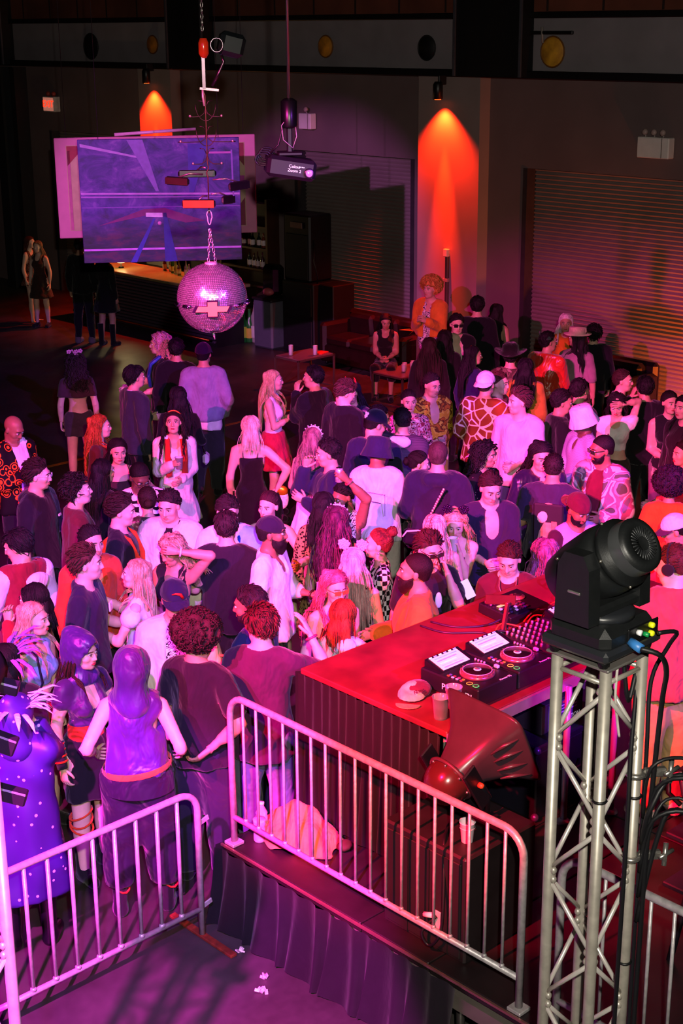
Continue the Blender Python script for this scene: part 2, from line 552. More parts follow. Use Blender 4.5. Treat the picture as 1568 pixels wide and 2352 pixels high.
def tube_np(pts, rad, n=6):
    pts = np.asarray(pts, np.float64); N = len(pts)
    t = np.gradient(pts, axis=0); t /= np.linalg.norm(t, axis=1)[:, None]+1e-9
    up = np.array([0, 0, 1.0]) if abs(t[0, 2]) < 0.9 else np.array([1.0, 0, 0])
    V = []
    for i in range(N):
        a = np.cross(t[i], up); a /= np.linalg.norm(a)+1e-9
        b = np.cross(a, t[i]); up = b
        w = np.arange(n)*2*np.pi/n
        V.append(pts[i]+rad[i]*(np.cos(w)[:, None]*a+np.sin(w)[:, None]*b))
    V = np.concatenate(V)
    F = []
    for i in range(N-1):
        k = np.arange(n); k2 = (k+1) % n
        F.append(np.stack([i*n+k, i*n+k2, (i+1)*n+k2, (i+1)*n+k], 1))
    return V, np.concatenate(F)
def sphere_np(c, r, n=8, m=6, M=None):
    b = MB().sphere((0, 0, 0), 1.0, n, m)
    V = np.array(b.v)*np.asarray(r)
    if M is not None: V = V@np.asarray(M).T
    Q = np.array([list(q)+([q[2]] if len(q) == 3 else []) for q in b.f if len(q) == 4])
    T = np.array([q for q in b.f if len(q) == 3])
    return V+np.asarray(c), Q, T

def make_hand(curl, spread, thumb_in):
    """right hand, wrist at origin, fingers +y, palm -z, thumb -x"""
    V = []; Q = []
    def put(v, q):
        n = sum(len(x) for x in V); V.append(v); Q.append(q+n)
    rings = [(-0.02, 0.024, 0.020), (0.0, 0.027, 0.019), (0.03, 0.036, 0.017), (0.06, 0.041, 0.015), (0.085, 0.040, 0.012), (0.096, 0.034, 0.006)]
    n = 8; R = []
    for y, a, b in rings:
        w = np.arange(n)*2*np.pi/n
        R.append(np.stack([a*np.cos(w), np.full(n, y), b*np.sin(w)], 1))
    v = np.concatenate(R); F = []
    for i in range(len(rings)-1):
        k = np.arange(n); k2 = (k+1) % n
        F.append(np.stack([i*n+k, (i+1)*n+k, (i+1)*n+k2, i*n+k2], 1))
    put(v, np.concatenate(F))
    for i, (x, L) in enumerate(((-0.030, 0.074), (-0.010, 0.083), (0.011, 0.077), (0.030, 0.060))):
        p = np.array([x, 0.086-abs(x)*0.15, 0.0]); a = 0.12+curl*(0.85+0.08*i); pts = [p-np.array([0, 0.015, 0]), p]
        yaw = spread*(x+0.0)*9
        ang = 0.0
        for sg, fr in enumerate((0.45, 0.32, 0.23)):
            ang += a*(1.0 if sg else 0.8)
            d = np.array([math.sin(yaw)*math.cos(ang), math.cos(yaw)*math.cos(ang), -math.sin(ang)])
            pts.append(pts[-1]+d*L*fr)
        pts.append(pts[-1]+d*0.004)
        put(*tube_np(pts, [0.0095, 0.0095, 0.0088, 0.0078, 0.0066, 0.002], 6))
    d0 = np.array([-0.75, 0.6, -0.25-0.5*thumb_in]); d0 /= np.linalg.norm(d0)
    d1 = np.array([-0.35+0.5*thumb_in, 0.85, -0.2-0.7*thumb_in]); d1 /= np.linalg.norm(d1)
    p0 = np.array([-0.018, 0.012, -0.003])
    pts = [p0, p0+d0*0.030, p0+d0*0.044+d1*0.02, p0+d0*0.044+d1*0.045, p0+d0*0.044+d1*0.050]
    put(*tube_np(pts, [0.014, 0.0125, 0.0105, 0.0085, 0.003], 6))
    return np.concatenate(V), np.concatenate(Q)
HANDS = {'open': make_hand(0.10, 1.0, 0.0), 'rest': make_hand(0.42, 0.3, 0.25), 'grip': make_hand(0.78, 0.1, 0.75), 'fist': make_hand(1.25, 0.0, 1.0)}

# ---------------- hair and headgear templates in the head frame
CR_C, CR_R = A3(0, -0.016, 0.028), A3(0.076, 0.095, 0.088)
def hairline(y):
    return np.interp(y, [-0.11, -0.06, -0.015, 0.015, 0.045, 0.075, 0.1], [-0.060, -0.050, -0.018, 0.028, 0.055, 0.080, 0.088])
def head_field(lo, hi, st):
    return Field(axis(lo[0], hi[0], st), axis(lo[1], hi[1], st), axis(lo[2], hi[2], st))
def cap_shell(th, step=0.009, noise_amp=0.0, seed=0, grow=(0, 0, 0)):
    f = head_field((-0.14, -0.16, -0.12), (0.14, 0.14, 0.19), step)
    f.add(el(CR_C+A3(0, -0.006, 0.002), CR_R+th), 0.01)
    f.add(el((0, -0.05, -0.03), A3(0.058, 0.05, 0.045)+th*0.7), 0.02)
    Y = f.ys[None, :, None]; Z = f.zs[None, None, :]
    f.F = np.maximum(f.F, (hairline(Y)-Z).astype(np.float32))
    if noise_amp: f.ripple(noise_amp, seed, 120)
    return f.nets()
def roots(n, rng, ymax=0.085):
    P = []
    while len(P) < n:
        d = rng.normal(size=3); d /= np.linalg.norm(d)
        p = CR_C+CR_R*d
        if p[2] > hairline(p[1])+0.004 and p[1] < ymax: P.append((p, d))
    return P
def strands(n, seed, L, dirf, rad=0.006, seg=7, wav=0.0, wf=40.0, grav=0.3, off=0.008, body=True, lift=0.3, stick=0.0):
    rng = np.random.default_rng(seed)
    V = []; Q = []; cnt = 0
    for p, d in roots(n, rng):
        l = L*(0.75+0.5*rng.random()) if L < 0.2 else L*(0.86+0.2*rng.random())
        v = dirf(p, d, rng); v = v/np.linalg.norm(v)
        if L < 0.2 and lift is not None:
            v = v-d*(v@d); v = v/(np.linalg.norm(v)+1e-6)+d*lift; v /= np.linalg.norm(v)
        step = l/(seg-1); pts = [p+d*0.002]
        q = pts[0].copy(); ph = rng.random()*6; back = p[1] < 0.03; o = off*(0.4+rng.random())
        for i in range(1, seg):
            q = q+v*step
            v = v+np.array([0, 0, -1.0])*grav*(step/0.03); v /= np.linalg.norm(v)
            k = (q-CR_C)/(CR_R+o); r = np.linalg.norm(k)
            if r < 1: q = CR_C+k/r*(CR_R+o)
            elif stick and q[2] > -0.05:
                oo = o+stick*i/seg; q = CR_C+k/np.linalg.norm((q-CR_C)/(CR_R+oo))*0+ (q-CR_C)/np.linalg.norm((q-CR_C)/(CR_R+oo))
            if body and q[2] < -0.03:
                # fall outside the jaw and the neck, then over the chest or the back
                rr = math.hypot(q[0], q[1]+0.01); m = 0.068+o
                if rr < m and rr > 1e-6: q[0] *= m/rr; q[1] = (q[1]+0.01)*m/rr-0.01
                if q[2] < -0.17:
                    if back: q[1] = min(q[1], -0.075-0.16*min(1, (-0.17-q[2])/0.10)*0.4-o)
                    else: q[1] = max(q[1], 0.055+0.055*min(1, (-0.17-q[2])/0.1)+o)
                if not back and q[2] < 0.0 and abs(q[0]) < 0.058:
                    q[0] = math.copysign(0.058+o, q[0] if abs(q[0]) > 1e-3 else p[0])
            w = wav*min(1, i/3)
            pts.append(q+np.array([w*math.sin(wf*i*step+ph), w*math.cos(wf*i*step+ph*1.7), 0]))
        rd = rad*(0.7+0.6*rng.random())
        R = [rd*(0.75 if i == 0 else 1.0 if i < seg-2 else 0.7 if i == seg-2 else 0.12) for i in range(seg)]
        v_, q_ = tube_np(pts, R, 4)
        V.append(v_); Q.append(q_+cnt); cnt += len(v_)
    return np.concatenate(V), np.concatenate(Q)
def join_np(parts):
    V = []; Q = []; n = 0
    for v, q in parts:
        V.append(v); Q.append(q+n); n += len(v)
    return np.concatenate(V), np.concatenate(Q)
def curtain(L, wid=0.095, amp=0.004):
    f = head_field((-0.17, -0.24, -0.12-L), (0.17, 0.03, 0.12), 0.014)
    f.add(ce((0, -0.05, 0.05), (0, -0.07, -0.06), 0.062, 0.066), 0.02)
    f.add(el((0, -0.092, -0.10-L*0.36), (wid, 0.036, 0.10+L*0.5)), 0.05)
    f.ripple(amp, 11, 60)
    return f.nets()
def part_dir(p, d, r):   # away from the middle parting, down and back
    if p[1] < -0.05: return np.array([d[0]*0.5+0.1*r.normal(), -0.5, -0.6])
    return np.array([math.copysign(1.0, p[0] if abs(p[0]) > 0.004 else r.normal())*0.9+d[0]*0.3, -0.35+0.2*d[1], -0.2+0.3*d[2]])
def back_dir(p, d, r): return np.array([d[0]*0.4+0.15*r.normal(), -1.0, d[2]*0.3+0.15+0.1*r.normal()])
def up_dir(p, d, r): return d+np.array([0.3*r.normal(), -0.2+0.3*r.normal(), 0.3])
def fwd_dir(p, d, r): return np.array([d[0]*0.5+0.3*r.normal(), 0.7, 0.25])
def pull_dir(p, d, r): return np.array([-p[0]*4, -1.0, 0.35])
def coils(n, seed):
    rng = np.random.default_rng(seed); P = []
    while len(P) < n:
        d = rng.normal(size=3); d /= np.linalg.norm(d)
        c = np.array([0, -0.035, 0.055])+d*np.array([0.150, 0.150, 0.132])*(0.96+0.05*rng.random())
        if c[2] < (hairline(c[1])-0.01 if c[1] > 0 else -0.065) or (c[1] > 0.03 and c[2] < 0.075): continue
        a = np.cross(d, [0.3, 0.5, 0.8]); a /= np.linalg.norm(a); b = np.cross(d, a); ph = rng.random()*6; r = 0.008+0.006*rng.random()
        P.append(tube_np([c+d*(0.004*i-0.012)+a*r*math.cos(ph+i*1.1)+b*r*math.sin(ph+i*1.1) for i in range(8)], [0.005]*7+[0.002], 4))
    return join_np(P)
HAIR = {}
def hair_mesh(style, var=0):
    key = (style, var)
    if key in HAIR: return HAIR[key]
    sd = hash(style) % 1 + var*7+3
    P = []
    if style == 'buzz': P = [cap_shell(0.005)]
    elif style == 'fade': P = [cap_shell(0.004), strands(200, sd, 0.028, back_dir, 0.0055, 3, grav=0.0, body=False, lift=0.35, stick=0.010)]
    elif style == 'short': P = [cap_shell(0.010, noise_amp=0.002, seed=sd), strands(300, sd, 0.045, lambda p, d, r: np.array([0.8+0.2*r.normal(), -0.6, 0.3]) if p[1] > 0.02 else np.array([d[0]*0.5+0.2*r.normal(), -0.6+0.2*r.normal(), -0.5]), 0.0055, 4, grav=0.15, off=0.012, body=False, lift=0.25, stick=0.010)]
    elif style == 'quiff': P = [cap_shell(0.010, noise_amp=0.002, seed=sd), strands(280, sd, 0.060, lambda p, d, r: np.array([0.35*d[0]+0.25*r.normal(), -0.55, 0.3 if p[2] > 0.07 else -0.5]), 0.0055, 5, grav=0.10, off=0.014, body=False, lift=0.32, stick=0.030)]
    elif style == 'fringe': P = [cap_shell(0.010), strands(280, sd, 0.06, lambda p, d, r: fwd_dir(p, d, r) if p[1] > 0 and p[2] > 0.06 else np.array([d[0]*0.3, -0.5, -0.7]), 0.0058, 5, grav=0.2, off=0.014, body=False, lift=0.25, stick=0.015)]
    elif style == 'messy': P = [cap_shell(0.014, noise_amp=0.003, seed=sd), strands(320, sd, 0.055, lambda p, d, r: r.normal(size=3)+np.array([0, -0.6, -0.3]), 0.006, 5, wav=0.006, wf=90, grav=0.12, off=0.02, body=False, lift=0.5, stick=0.030)]
    elif style == 'mullet': P = [cap_shell(0.014), strands(280, sd, 0.10, back_dir, 0.006, 6, wav=0.004, wf=60, grav=0.28, off=0.018, body=True, lift=0.2, stick=0.012)]
    elif style == 'afro':
        f = head_field((-0.22, -0.24, -0.16), (0.22, 0.18, 0.24), 0.012)
        f.add(el((0, -0.035, 0.055), (0.150, 0.150, 0.132)), 0.01)
        Y = f.ys[None, :, None]; Z = f.zs[None, None, :]
        f.F = np.maximum(f.F, (np.where(Y > 0.0, hairline(Y)-0.015, -0.07)-Z).astype(np.float32)); f.ripple(0.007, 5, 110)
        P = [f.nets(), coils(460, sd)]
    elif style in ('long', 'long2'): l_ = 0.44 if style == 'long' else 0.56; P = [cap_shell(0.008), curtain(l_-0.12), strands(520, sd, l_, part_dir, 0.0036, 10, wav=0.002, wf=20, grav=0.42, off=0.012, stick=0.006)]
    elif style in ('wavy', 'wavylong'): l_ = 0.42 if style == 'wavy' else 0.58; P = [cap_shell(0.010), curtain(l_-0.12, 0.105, 0.008), strands(440, sd, l_, part_dir, 0.0044, 12, wav=0.009, wf=42, grav=0.38, off=0.018, stick=0.010)]
    elif style == 'curlylong': P = [cap_shell(0.018, noise_amp=0.004, seed=2), curtain(0.2, 0.12, 0.01), strands(240, sd, 0.30, lambda p, d, r: part_dir(p, d, r)+d*0.5, 0.0075, 12, wav=0.016, wf=75, grav=0.3, off=0.03, stick=0.02)]
    elif style == 'bob': P = [cap_shell(0.010), curtain(0.09), strands(480, sd, 0.22, part_dir, 0.0038, 8, wav=0.002, grav=0.42, off=0.012, stick=0.006)]
    elif style in ('bun', 'pony', 'lowbun'):
        P = [cap_shell(0.007), strands(170, sd, 0.12, pull_dir, 0.005, 6, grav=0.0, off=0.006, body=False, lift=0.0, stick=0.004)]
        if style == 'bun':
            v, q, t = sphere_np((0, -0.105, 0.105), (0.05, 0.045, 0.045), 12, 9)
            P.append((v+0.004*np.sin(v[:, [1, 2, 0]]*300), q))
        elif style == 'lowbun':
            v, q, t = sphere_np((0, -0.125, 0.0), (0.045, 0.035, 0.042), 12, 9)
            P.append((v+0.003*np.sin(v[:, [1, 2, 0]]*300), q))
        else:
            rng = np.random.default_rng(4); c = 0
            for i in range(34):
                a = rng.normal(size=2)*0.014
                pts = [(a[0]*0.5, -0.09, 0.05+a[1]*0.5), (a[0], -0.135, 0.04+a[1]), (a[0]*1.6, -0.15, -0.03+a[1]), (a[0]*2, -0.14, -0.14+a[1]), (a[0]*1.6, -0.13, -0.24+a[1]*2)]
                P.append(tube_np(pts, [0.006, 0.008, 0.008, 0.007, 0.001], 4))
    me = mesh_np('hair', *[(lambda vq: (vq[0], [vq[1]]))(join_np(P))][0])
    HAIR[key] = me
    return me
def beard_mesh(full):
    key = ('beard', full)
    if key in HAIR: return HAIR[key]
    f = head_field((-0.12, -0.06, -0.2), (0.12, 0.16, 0.03), 0.008)
    t = 0.012 if full else 0.005
    for p, k in head_prims('m', A3(0, 0, 0), np.eye(3, dtype=np.float32))[0][:4]:
        if p[0] == 'e': p = el(p[1], p[2]+t)
        else: p = ce(p[1], p[2], p[3]+t)
        f.add(p, k)
    if full: f.add(el((0, 0.06, -0.115), (0.04, 0.035, 0.05)), 0.03)
    Y = f.ys[None, :, None]; Z = f.zs[None, None, :]
    line = np.interp(f.ys, [-0.02, 0.02, 0.05, 0.08, 0.12], [0.0, -0.035, -0.045, -0.044, -0.044])[None, :, None]
    f.F = np.maximum(f.F, (Z-line).astype(np.float32)); f.F = np.maximum(f.F, (0.004-Y).astype(np.float32))
    f.sub(el((0, 0.098, -0.062), (0.022, 0.03, 0.009)))
    f.ripple(0.0012, 3, 160)
    HAIR[key] = mesh_np('beard', *[(lambda vq: (vq[0], [vq[1]]))(f.nets())][0])
    return HAIR[key]
def gear_mesh(kind):
    key = ('gear', kind)
    if key in HAIR: return HAIR[key]
    b = MB()
    if kind == 'cap':
        f = head_field((-0.14, -0.16, -0.05), (0.14, 0.14, 0.19), 0.009)
        f.add(el((0, -0.012, 0.035), (0.092, 0.112, 0.103)), 0.01); f.clip((0, 0.04, -1), -0.026)
        v, q = f.nets(); me = mesh_np('cap', v, [q])
    elif kind == 'visor':
        pts = []
        for i in range(13):
            a = math.pi*(i/12)
            pts.append((0.085*math.cos(a), 0.055+0.105*math.sin(a), 0.032-0.020*math.sin(a)-0.02*abs(math.cos(a))))
        inn = []
        for i in range(13):
            a = math.pi*(i/12)
            inn.append((0.088*math.cos(a), 0.012+0.088*math.sin(a), 0.040-0.012*abs(math.cos(a))))
        V = pts+inn+[(x, y, z-0.006) for x, y, z in pts]+[(x, y, z-0.006) for x, y, z in inn]
        F = []
        for i in range(12):
            F += [(i, i+1, 13+i+1, 13+i), (26+i, 39+i, 39+i+1, 26+i+1), (i, 26+i, 26+i+1, i+1)]
        b.add(V, F, True); me = b.mesh('visor')
    elif kind == 'bucket':
        n = 20
        b.lathe([(0.148, -0.032), (0.150, -0.027), (0.113, 0.060), (0.105, 0.125), (0.085, 0.146), (0.01, 0.152)], (0, -0.012, -0.01), n, cap=False)
        b.lathe([(0.146, -0.031), (0.108, 0.056)], (0, -0.012, -0.01), n, cap=False)
        me = b.mesh('hat')
    elif kind == 'boater':
        b.lathe([(0.17, 0.055), (0.172, 0.06), (0.112, 0.066), (0.105, 0.135), (0.0, 0.14)], (0, -0.012, 0), 20, cap=False); me = b.mesh('hat')
    elif kind == 'cowboy':
        pts = []
        n = 24; V = []; F = []
        for r, z in ((0.20, 0.085), (0.16, 0.06), (0.105, 0.06), (0.098, 0.13), (0.06, 0.16), (0.0, 0.145)):
            for k in range(n):
                w = 2*math.pi*k/n
                V.append((r*math.cos(w)*0.95, r*math.sin(w)*1.15-0.012, z-(0.045*abs(math.sin(w))**2 if r > 0.15 else 0)))
        for i in range(5):
            for k in range(n): F.append((i*n+k, i*n+(k+1) % n, (i+1)*n+(k+1) % n, (i+1)*n+k))
        b.add(V, F, True); me = b.mesh('hat')
    elif kind == 'sunglasses':
        for s in (-1, 1):
            b.box((s*0.033, 0.103, 0.006), (0.050, 0.006, 0.036), (0, 0, -s*0.12), 0.004)
            b.tube([(s*0.058, 0.098, 0.014), (s*0.076, 0.05, 0.012), (s*0.080, -0.01, 0.008)], 0.003, 5)
        b.tube([(-0.012, 0.107, 0.012), (0.012, 0.107, 0.012)], 0.003, 5); me = b.mesh('sunglasses')
    elif kind == 'glasses':
        for s in (-1, 1):
            b.tube([(s*0.033+0.022*math.cos(a), 0.103-0.003*abs(math.cos(a)), 0.005+0.017*math.sin(a)) for a in [i*2*math.pi/14 for i in range(14)]], 0.002, 5, closed=True)
            b.tube([(s*0.056, 0.098, 0.010), (s*0.076, 0.05, 0.010), (s*0.080, -0.01, 0.008)], 0.002, 5)
        b.tube([(-0.011, 0.105, 0.008), (0.011, 0.105, 0.008)], 0.002, 5); me = b.mesh('glasses')
    elif kind == 'headband':
        b.tube([(0.085*math.cos(a), -0.005+0.02*math.sin(a), 0.035+0.088*math.sin(a)) for a in [math.pi*i/16 for i in range(17)]], 0.008, 6); me = b.mesh('headband')
    elif kind == 'beads':
        rng = random.Random(3)
        for i in range(17):
            a = math.pi*(i/16)
            b.sphere((0.088*math.cos(a), 0.0+0.02*math.sin(a), 0.035+0.092*math.sin(a)), 0.010, 6, 5)
            if i % 2: b.sphere((0.10*math.cos(a), 0.01, 0.04+0.105*math.sin(a)), 0.007, 6, 5)
        me = b.mesh('beads')
    elif kind == 'horns':
        for s in (-1, 1):
            b.tube([(s*0.045, 0.0, 0.10), (s*0.060, 0.0, 0.135), (s*0.062, 0.005, 0.165), (s*0.052, 0.012, 0.19)], [0.016, 0.012, 0.007, 0.001], 7)
        me = b.mesh('horns')
    elif kind == 'ears':
        for s in (-1, 1):
            for k in range(24):
                a = k*2.4; r = 0.042*math.sqrt((k+0.5)/24)
                b.sphere((s*0.07+r*math.cos(a), -0.005, 0.15+r*math.sin(a)), 0.012, 6, 5)
        b.tube([(0.085*math.cos(a), -0.005, 0.035+0.088*math.sin(a)) for a in [math.pi*i/14 for i in range(15)]], 0.007, 6); me = b.mesh('ears')
    elif kind == 'bow':
        for s in (-1, 1): b.sphere((s*0.03, -0.02, 0.135), (0.034, 0.014, 0.022), 8, 6)
        b.sphere((0, -0.02, 0.135), 0.012, 6, 5); me = b.mesh('bow')
    elif kind == 'flowers':
        rng = random.Random(5)
        for i in range(9):
            c = (rng.uniform(-0.08, 0.08), rng.uniform(-0.06, 0.05), rng.uniform(0.11, 0.16))
            for k in range(5): b.sphere((c[0]+0.018*math.cos(k*1.256), c[1], c[2]+0.018*math.sin(k*1.256)), (0.014, 0.008, 0.014), 6, 5)
        me = b.mesh('flowers')
    elif kind == 'feathers':
        rng = random.Random(8)
        for i in range(26):
            a = rng.uniform(0, 2*math.pi); l = rng.uniform(0.14, 0.26); z = rng.uniform(0.02, 0.14)
            d = Vector((math.cos(a), math.sin(a), rng.uniform(-0.3, 0.5))).normalized()
            p = Vector((0.07*math.cos(a), 0.08*math.sin(a), z))
            b.tube([p, p+d*l*0.35+Vector((0, 0, 0.015)), p+d*l*0.75+Vector((0, 0, 0.005)), p+d*l-Vector((0, 0, 0.03))], [0.006, 0.020, 0.017, 0.002], 6, flat=0.3)
        me = b.mesh('feathers')
    elif kind == 'headphones':
        b.tube([(0.092*math.cos(a), -0.01, 0.02+0.105*math.sin(a)) for a in [math.pi*i/18 for i in range(19)]], 0.006, 6)
        for s in (-1, 1): b.lathe([(0.030, -0.012), (0.036, -0.006), (0.036, 0.012), (0.028, 0.018)], (s*0.092, -0.008, -0.004), 16, align((s, 0, 0)))
        me = b.mesh('headphones')
    elif kind == 'bandana':
        f = head_field((-0.14, -0.17, -0.06), (0.14, 0.14, 0.19), 0.009)
        f.add(el((0, -0.016, 0.032), (0.086, 0.106, 0.096)), 0.01); f.add(el((0.0, -0.118, -0.0), (0.03, 0.03, 0.03)), 0.02)
        f.clip((0, -0.25, -1), -0.025); v, q = f.nets(); me = mesh_np('bandana', v, [q])
    elif kind == 'wings':
        for s in (-1, 1): b.tube([(s*0.06, -0.03, 0.03), (s*0.14, -0.05, 0.06), (s*0.17, -0.06, 0.10)], [0.02, 0.03, 0.004], 6, flat=0.3)
        me = b.mesh('leaves')
    HAIR[key] = me
    return me
def shoe_mesh(kind):
    key = ('shoe', kind)
    if key in HAIR: return HAIR[key]
    top = {'sneaker': 0.11, 'boot': 0.26, 'tallboot': 0.44, 'heel': 0.085}[kind]
    f = head_field((-0.08, -0.12, -0.02), (0.08, 0.22, top+0.04), 0.013)
    f.add(ce((0, -0.03, 0.035), (0, 0.13, 0.035), 0.046, 0.044), 0.02)
    f.add(ce((0, -0.02, 0.05), (0, -0.03, top+0.05), 0.048, 0.050 if top < 0.3 else 0.062), 0.03)
    f.add(ce((0, 0.02, 0.06), (0, 0.10, 0.045), 0.045, 0.035), 0.03)
    f.clip((0, 0, -1), 0.0); f.clip((0, 0, 1), top)
    HAIR[key] = mesh_np('shoe', *[(lambda vq: (vq[0], [vq[1]]))(f.nets())][0])
    return HAIR[key]

TEST=False
# ------------------------------------------------------------------ people
SKIN = {'fair': (0.72, 0.47, 0.37), 'light': (0.62, 0.38, 0.28), 'tan': (0.48, 0.27, 0.18), 'brown': (0.27, 0.14, 0.085), 'dark': (0.13, 0.065, 0.04)}
POSE = {'down': (0.07, 0.03, -0.52), 'bent': (0.0, 0.27, -0.28), 'chest': (-0.10, 0.25, -0.16), 'face': (-0.10, 0.20, 0.10), 'mouth': (-0.13, 0.22, 0.04),
        'up': (0.08, 0.12, 0.48), 'hip': (0.10, -0.02, -0.40), 'back': (-0.02, -0.16, -0.40), 'phone': (-0.09, 0.30, -0.14), 'fwd': (0.0, 0.48, -0.10),
        'pocket': (0.04, 0.06, -0.46), 'cross': (-0.22, 0.17, -0.24), 'belly': (-0.12, 0.20, -0.34), 'head': (-0.08, 0.06, 0.24), 'hair': (-0.02, 0.14, 0.26),
        'reach': (0.05, 0.44, 0.12), 'wave': (0.16, 0.2, 0.30), 'fwdlow': (0.03, 0.36, -0.30), 'out': (0.34, 0.20, -0.26), 'sidehi': (0.30, 0.18, 0.22)}
def unit(v): v = np.asarray(v, np.float64); return v/(np.linalg.norm(v)+1e-9)
def ik(S, T, l1, l2, pole):
    d = T-S; L = np.linalg.norm(d); u = d/(L+1e-9)
    L = min(max(L, 0.10), (l1+l2)*0.995)
    T = S+u*L
    a = (l1*l1-l2*l2+L*L)/(2*L); hh = math.sqrt(max(l1*l1-a*a, 0))
    p = pole-u*(pole@u); p = unit(p)
    return S+u*a+p*hh, T
def G(name, m, sl='short', hem=0.84, nk='crew', i=0.014, lo=0.02, op=0.0, hood=0, rip=0.003, slm=None, tp=None, hoodm=None, skirt=None, bare=0):
    return dict(n=name, m=m, sl=sl, hem=hem, nk=nk, i=i, lo=lo, op=op, hood=hood, rip=rip, slm=slm, tp=tp, hoodm=hoodm, skirt=skirt, bare=bare)
def tee(m, **k): return G('t_shirt', m, **k)
def longs(m, **k): return G('sweater', m, **{**dict(sl='long', i=0.018), **k})
def shirt(m, **k): return G('shirt', m, **{**dict(sl='long', i=0.018, nk='vee'), **k})
def jacket(m, **k): return G('jacket', m, **{**dict(sl='long', i=0.026, lo=0.03, op=0.055, hem=0.82, nk='vee'), **k})
def hoodie(m, **k): return G('hoodie', m, **{**dict(sl='long', i=0.022, hood=1, lo=0.03), **k})
def tank(m, **k): return G('tank_top', m, **{**dict(sl='none', i=0.010, nk='scoop', lo=0.0), **k})
def tube(m, **k): return G('strapless_top', m, **{**dict(sl='none', i=0.009, nk='tube', lo=0.0, hem=1.02), **k})
def crop(m, **k): return G('crop_top', m, **{**dict(sl='none', i=0.009, nk='scoop', lo=0.0, hem=1.16), **k})
def dress(m, hem=0.5, **k): return G('dress', m, **{**dict(sl='none', i=0.013, nk='scoop', lo=0.0, hem=1.02, skirt=(hem, 0.10, 9, 0.012)), **k})
def pants(m, **k): return dict(n='trousers', m=m, **{**dict(i=0.016, hem=0.06, top=1.03), **k})
def shorts(m, **k): return dict(n='shorts', m=m, **{**dict(i=0.020, hem=0.62, top=1.03), **k})
def skirt(m, hem=0.55, fl=0.08, n=14, amp=0.014, **k): return dict(n='skirt', m=m, i=0.020, skirt=(hem, fl, n, amp), top=1.05, **k)
def asm(m): return cloth(m) if isinstance(m, (str, tuple)) else m
FAC = {}
PCOUNT = [0]
def person(x, y, h, yaw, label, sex='m', skin='light', hair=('short', '#17100c'), tops=(), bot=None, R='down', L='down', hy=None, hp=0, hr=0,
           lean=0, side=0, w=1.0, gear=(), shoe=('sneaker', '#101010'), base=0.0, spread=0.03, stag=0.03, sit=False, lod=0, hold=(), beard=0, hands=('rest', 'rest'),
           lips=None, poleR=None, poleL=None, hv=0, gloves=None, look=None):
    PCOUNT[0] += 1
    seed = PCOUNT[0]
    s = h/1.75
    f = sex == 'f'
    toc = math.atan2(-y, -x) if not TEST else -math.pi/2
    rz = toc+math.radians(yaw)-math.pi/2
    root = empty('person', (x, y, base), rz, label, 'person')
    M = [('c', 0)]
    rl = rotx(-math.radians(lean))@roty(math.radians(side))
    pv = A3(0, 0, 0.95); dz = -0.44 if sit else 0.0
    def U(px, py, pz): return rl@(A3(px, py, pz)-pv)+pv+A3(0, 0, dz)
    def e(c, r): return el(U(*c), r, rl)
    hw = 0.157*w if f else 0.172*w
    SH = {1: U(hw, -0.008, 1.40), -1: U(-hw, -0.008, 1.40)}
    tor = []
    if f:
        tor = [(e((0, -0.005, 0.955), (0.158*w, 0.112*w, 0.115)), 0.03), (e((0, 0.0, 1.10), (0.112*w, 0.088*w, 0.15)), 0.05), (e((0, 0.0, 1.29), (0.136*w, 0.096*w, 0.155)), 0.04),
               (e((-0.062, 0.072, 1.275), (0.058, 0.055, 0.06)), 0.03), (e((0.062, 0.072, 1.275), (0.058, 0.055, 0.06)), 0.03),
               (ce(U(-0.115*w, -0.01, 1.405), U(0.115*w, -0.01, 1.405), 0.040), 0.03), (ce(U(0, -0.02, 1.475), U(-0.12, -0.012, 1.43), 0.032), 0.03), (ce(U(0, -0.02, 1.475), U(0.12, -0.012, 1.43), 0.032), 0.03)]
        nr = 0.044
    else:
        tor = [(e((0, 0, 0.95), (0.150*w, 0.110*w, 0.12)), 0.03), (e((0, 0.005, 1.10), (0.136*w, 0.102*w, 0.16)), 0.05), (e((0, 0.005, 1.29), (0.166*w, 0.112*w, 0.165)), 0.05),
               (ce(U(-0.13*w, -0.01, 1.405), U(0.13*w, -0.01, 1.405), 0.050), 0.03), (ce(U(0, -0.025, 1.485), U(-0.13, -0.012, 1.44), 0.040), 0.03), (ce(U(0, -0.025, 1.485), U(0.13, -0.012, 1.44), 0.040), 0.03)]
        nr = 0.055
    HC = U(0, 0.018, 1.632)
    a = math.radians((hy if hy is not None else yaw)-yaw)
    HR = rotz(a)@rotx(-math.radians(hp))@roty(math.radians(hr))
    HC = HC+HR@A3(0, 0.012, 0)-A3(0, 0.012, 0)+A3(0, 0, -0.0006*abs(hp))
    neck = [(ce(U(0, -0.018, 1.43), HC+HR@A3(0, -0.018, -0.075), nr*1.12, nr*0.98), 0.03)]
    hl, hs = head_prims(sex, HC, HR)
    # arms
    arms = {}; hand = {}
    for sd, ps, pl in ((1, R, poleR), (-1, L, poleL)):
        t = POSE[ps] if isinstance(ps, str) else ps
        T = SH[sd]+(rl@A3(sd*t[0], t[1], t[2]) if not isinstance(ps, str) or ps not in ('down', 'pocket') else A3(sd*t[0], t[1], t[2]))
        po = np.array([sd*0.45, -0.6, -0.7]) if pl is None else np.array([sd*pl[0], pl[1], pl[2]])
        E, T = ik(SH[sd].astype(float), np.asarray(T, float), 0.285, 0.25, po)
        arms[sd] = (SH[sd], E, T)
        hand[sd] = (T, unit(T-E))
    k = 0.92 if f else 1.0
    ra = (0.052*k*w**0.5, 0.041*k*w**0.5, 0.027*k)
    armp = []
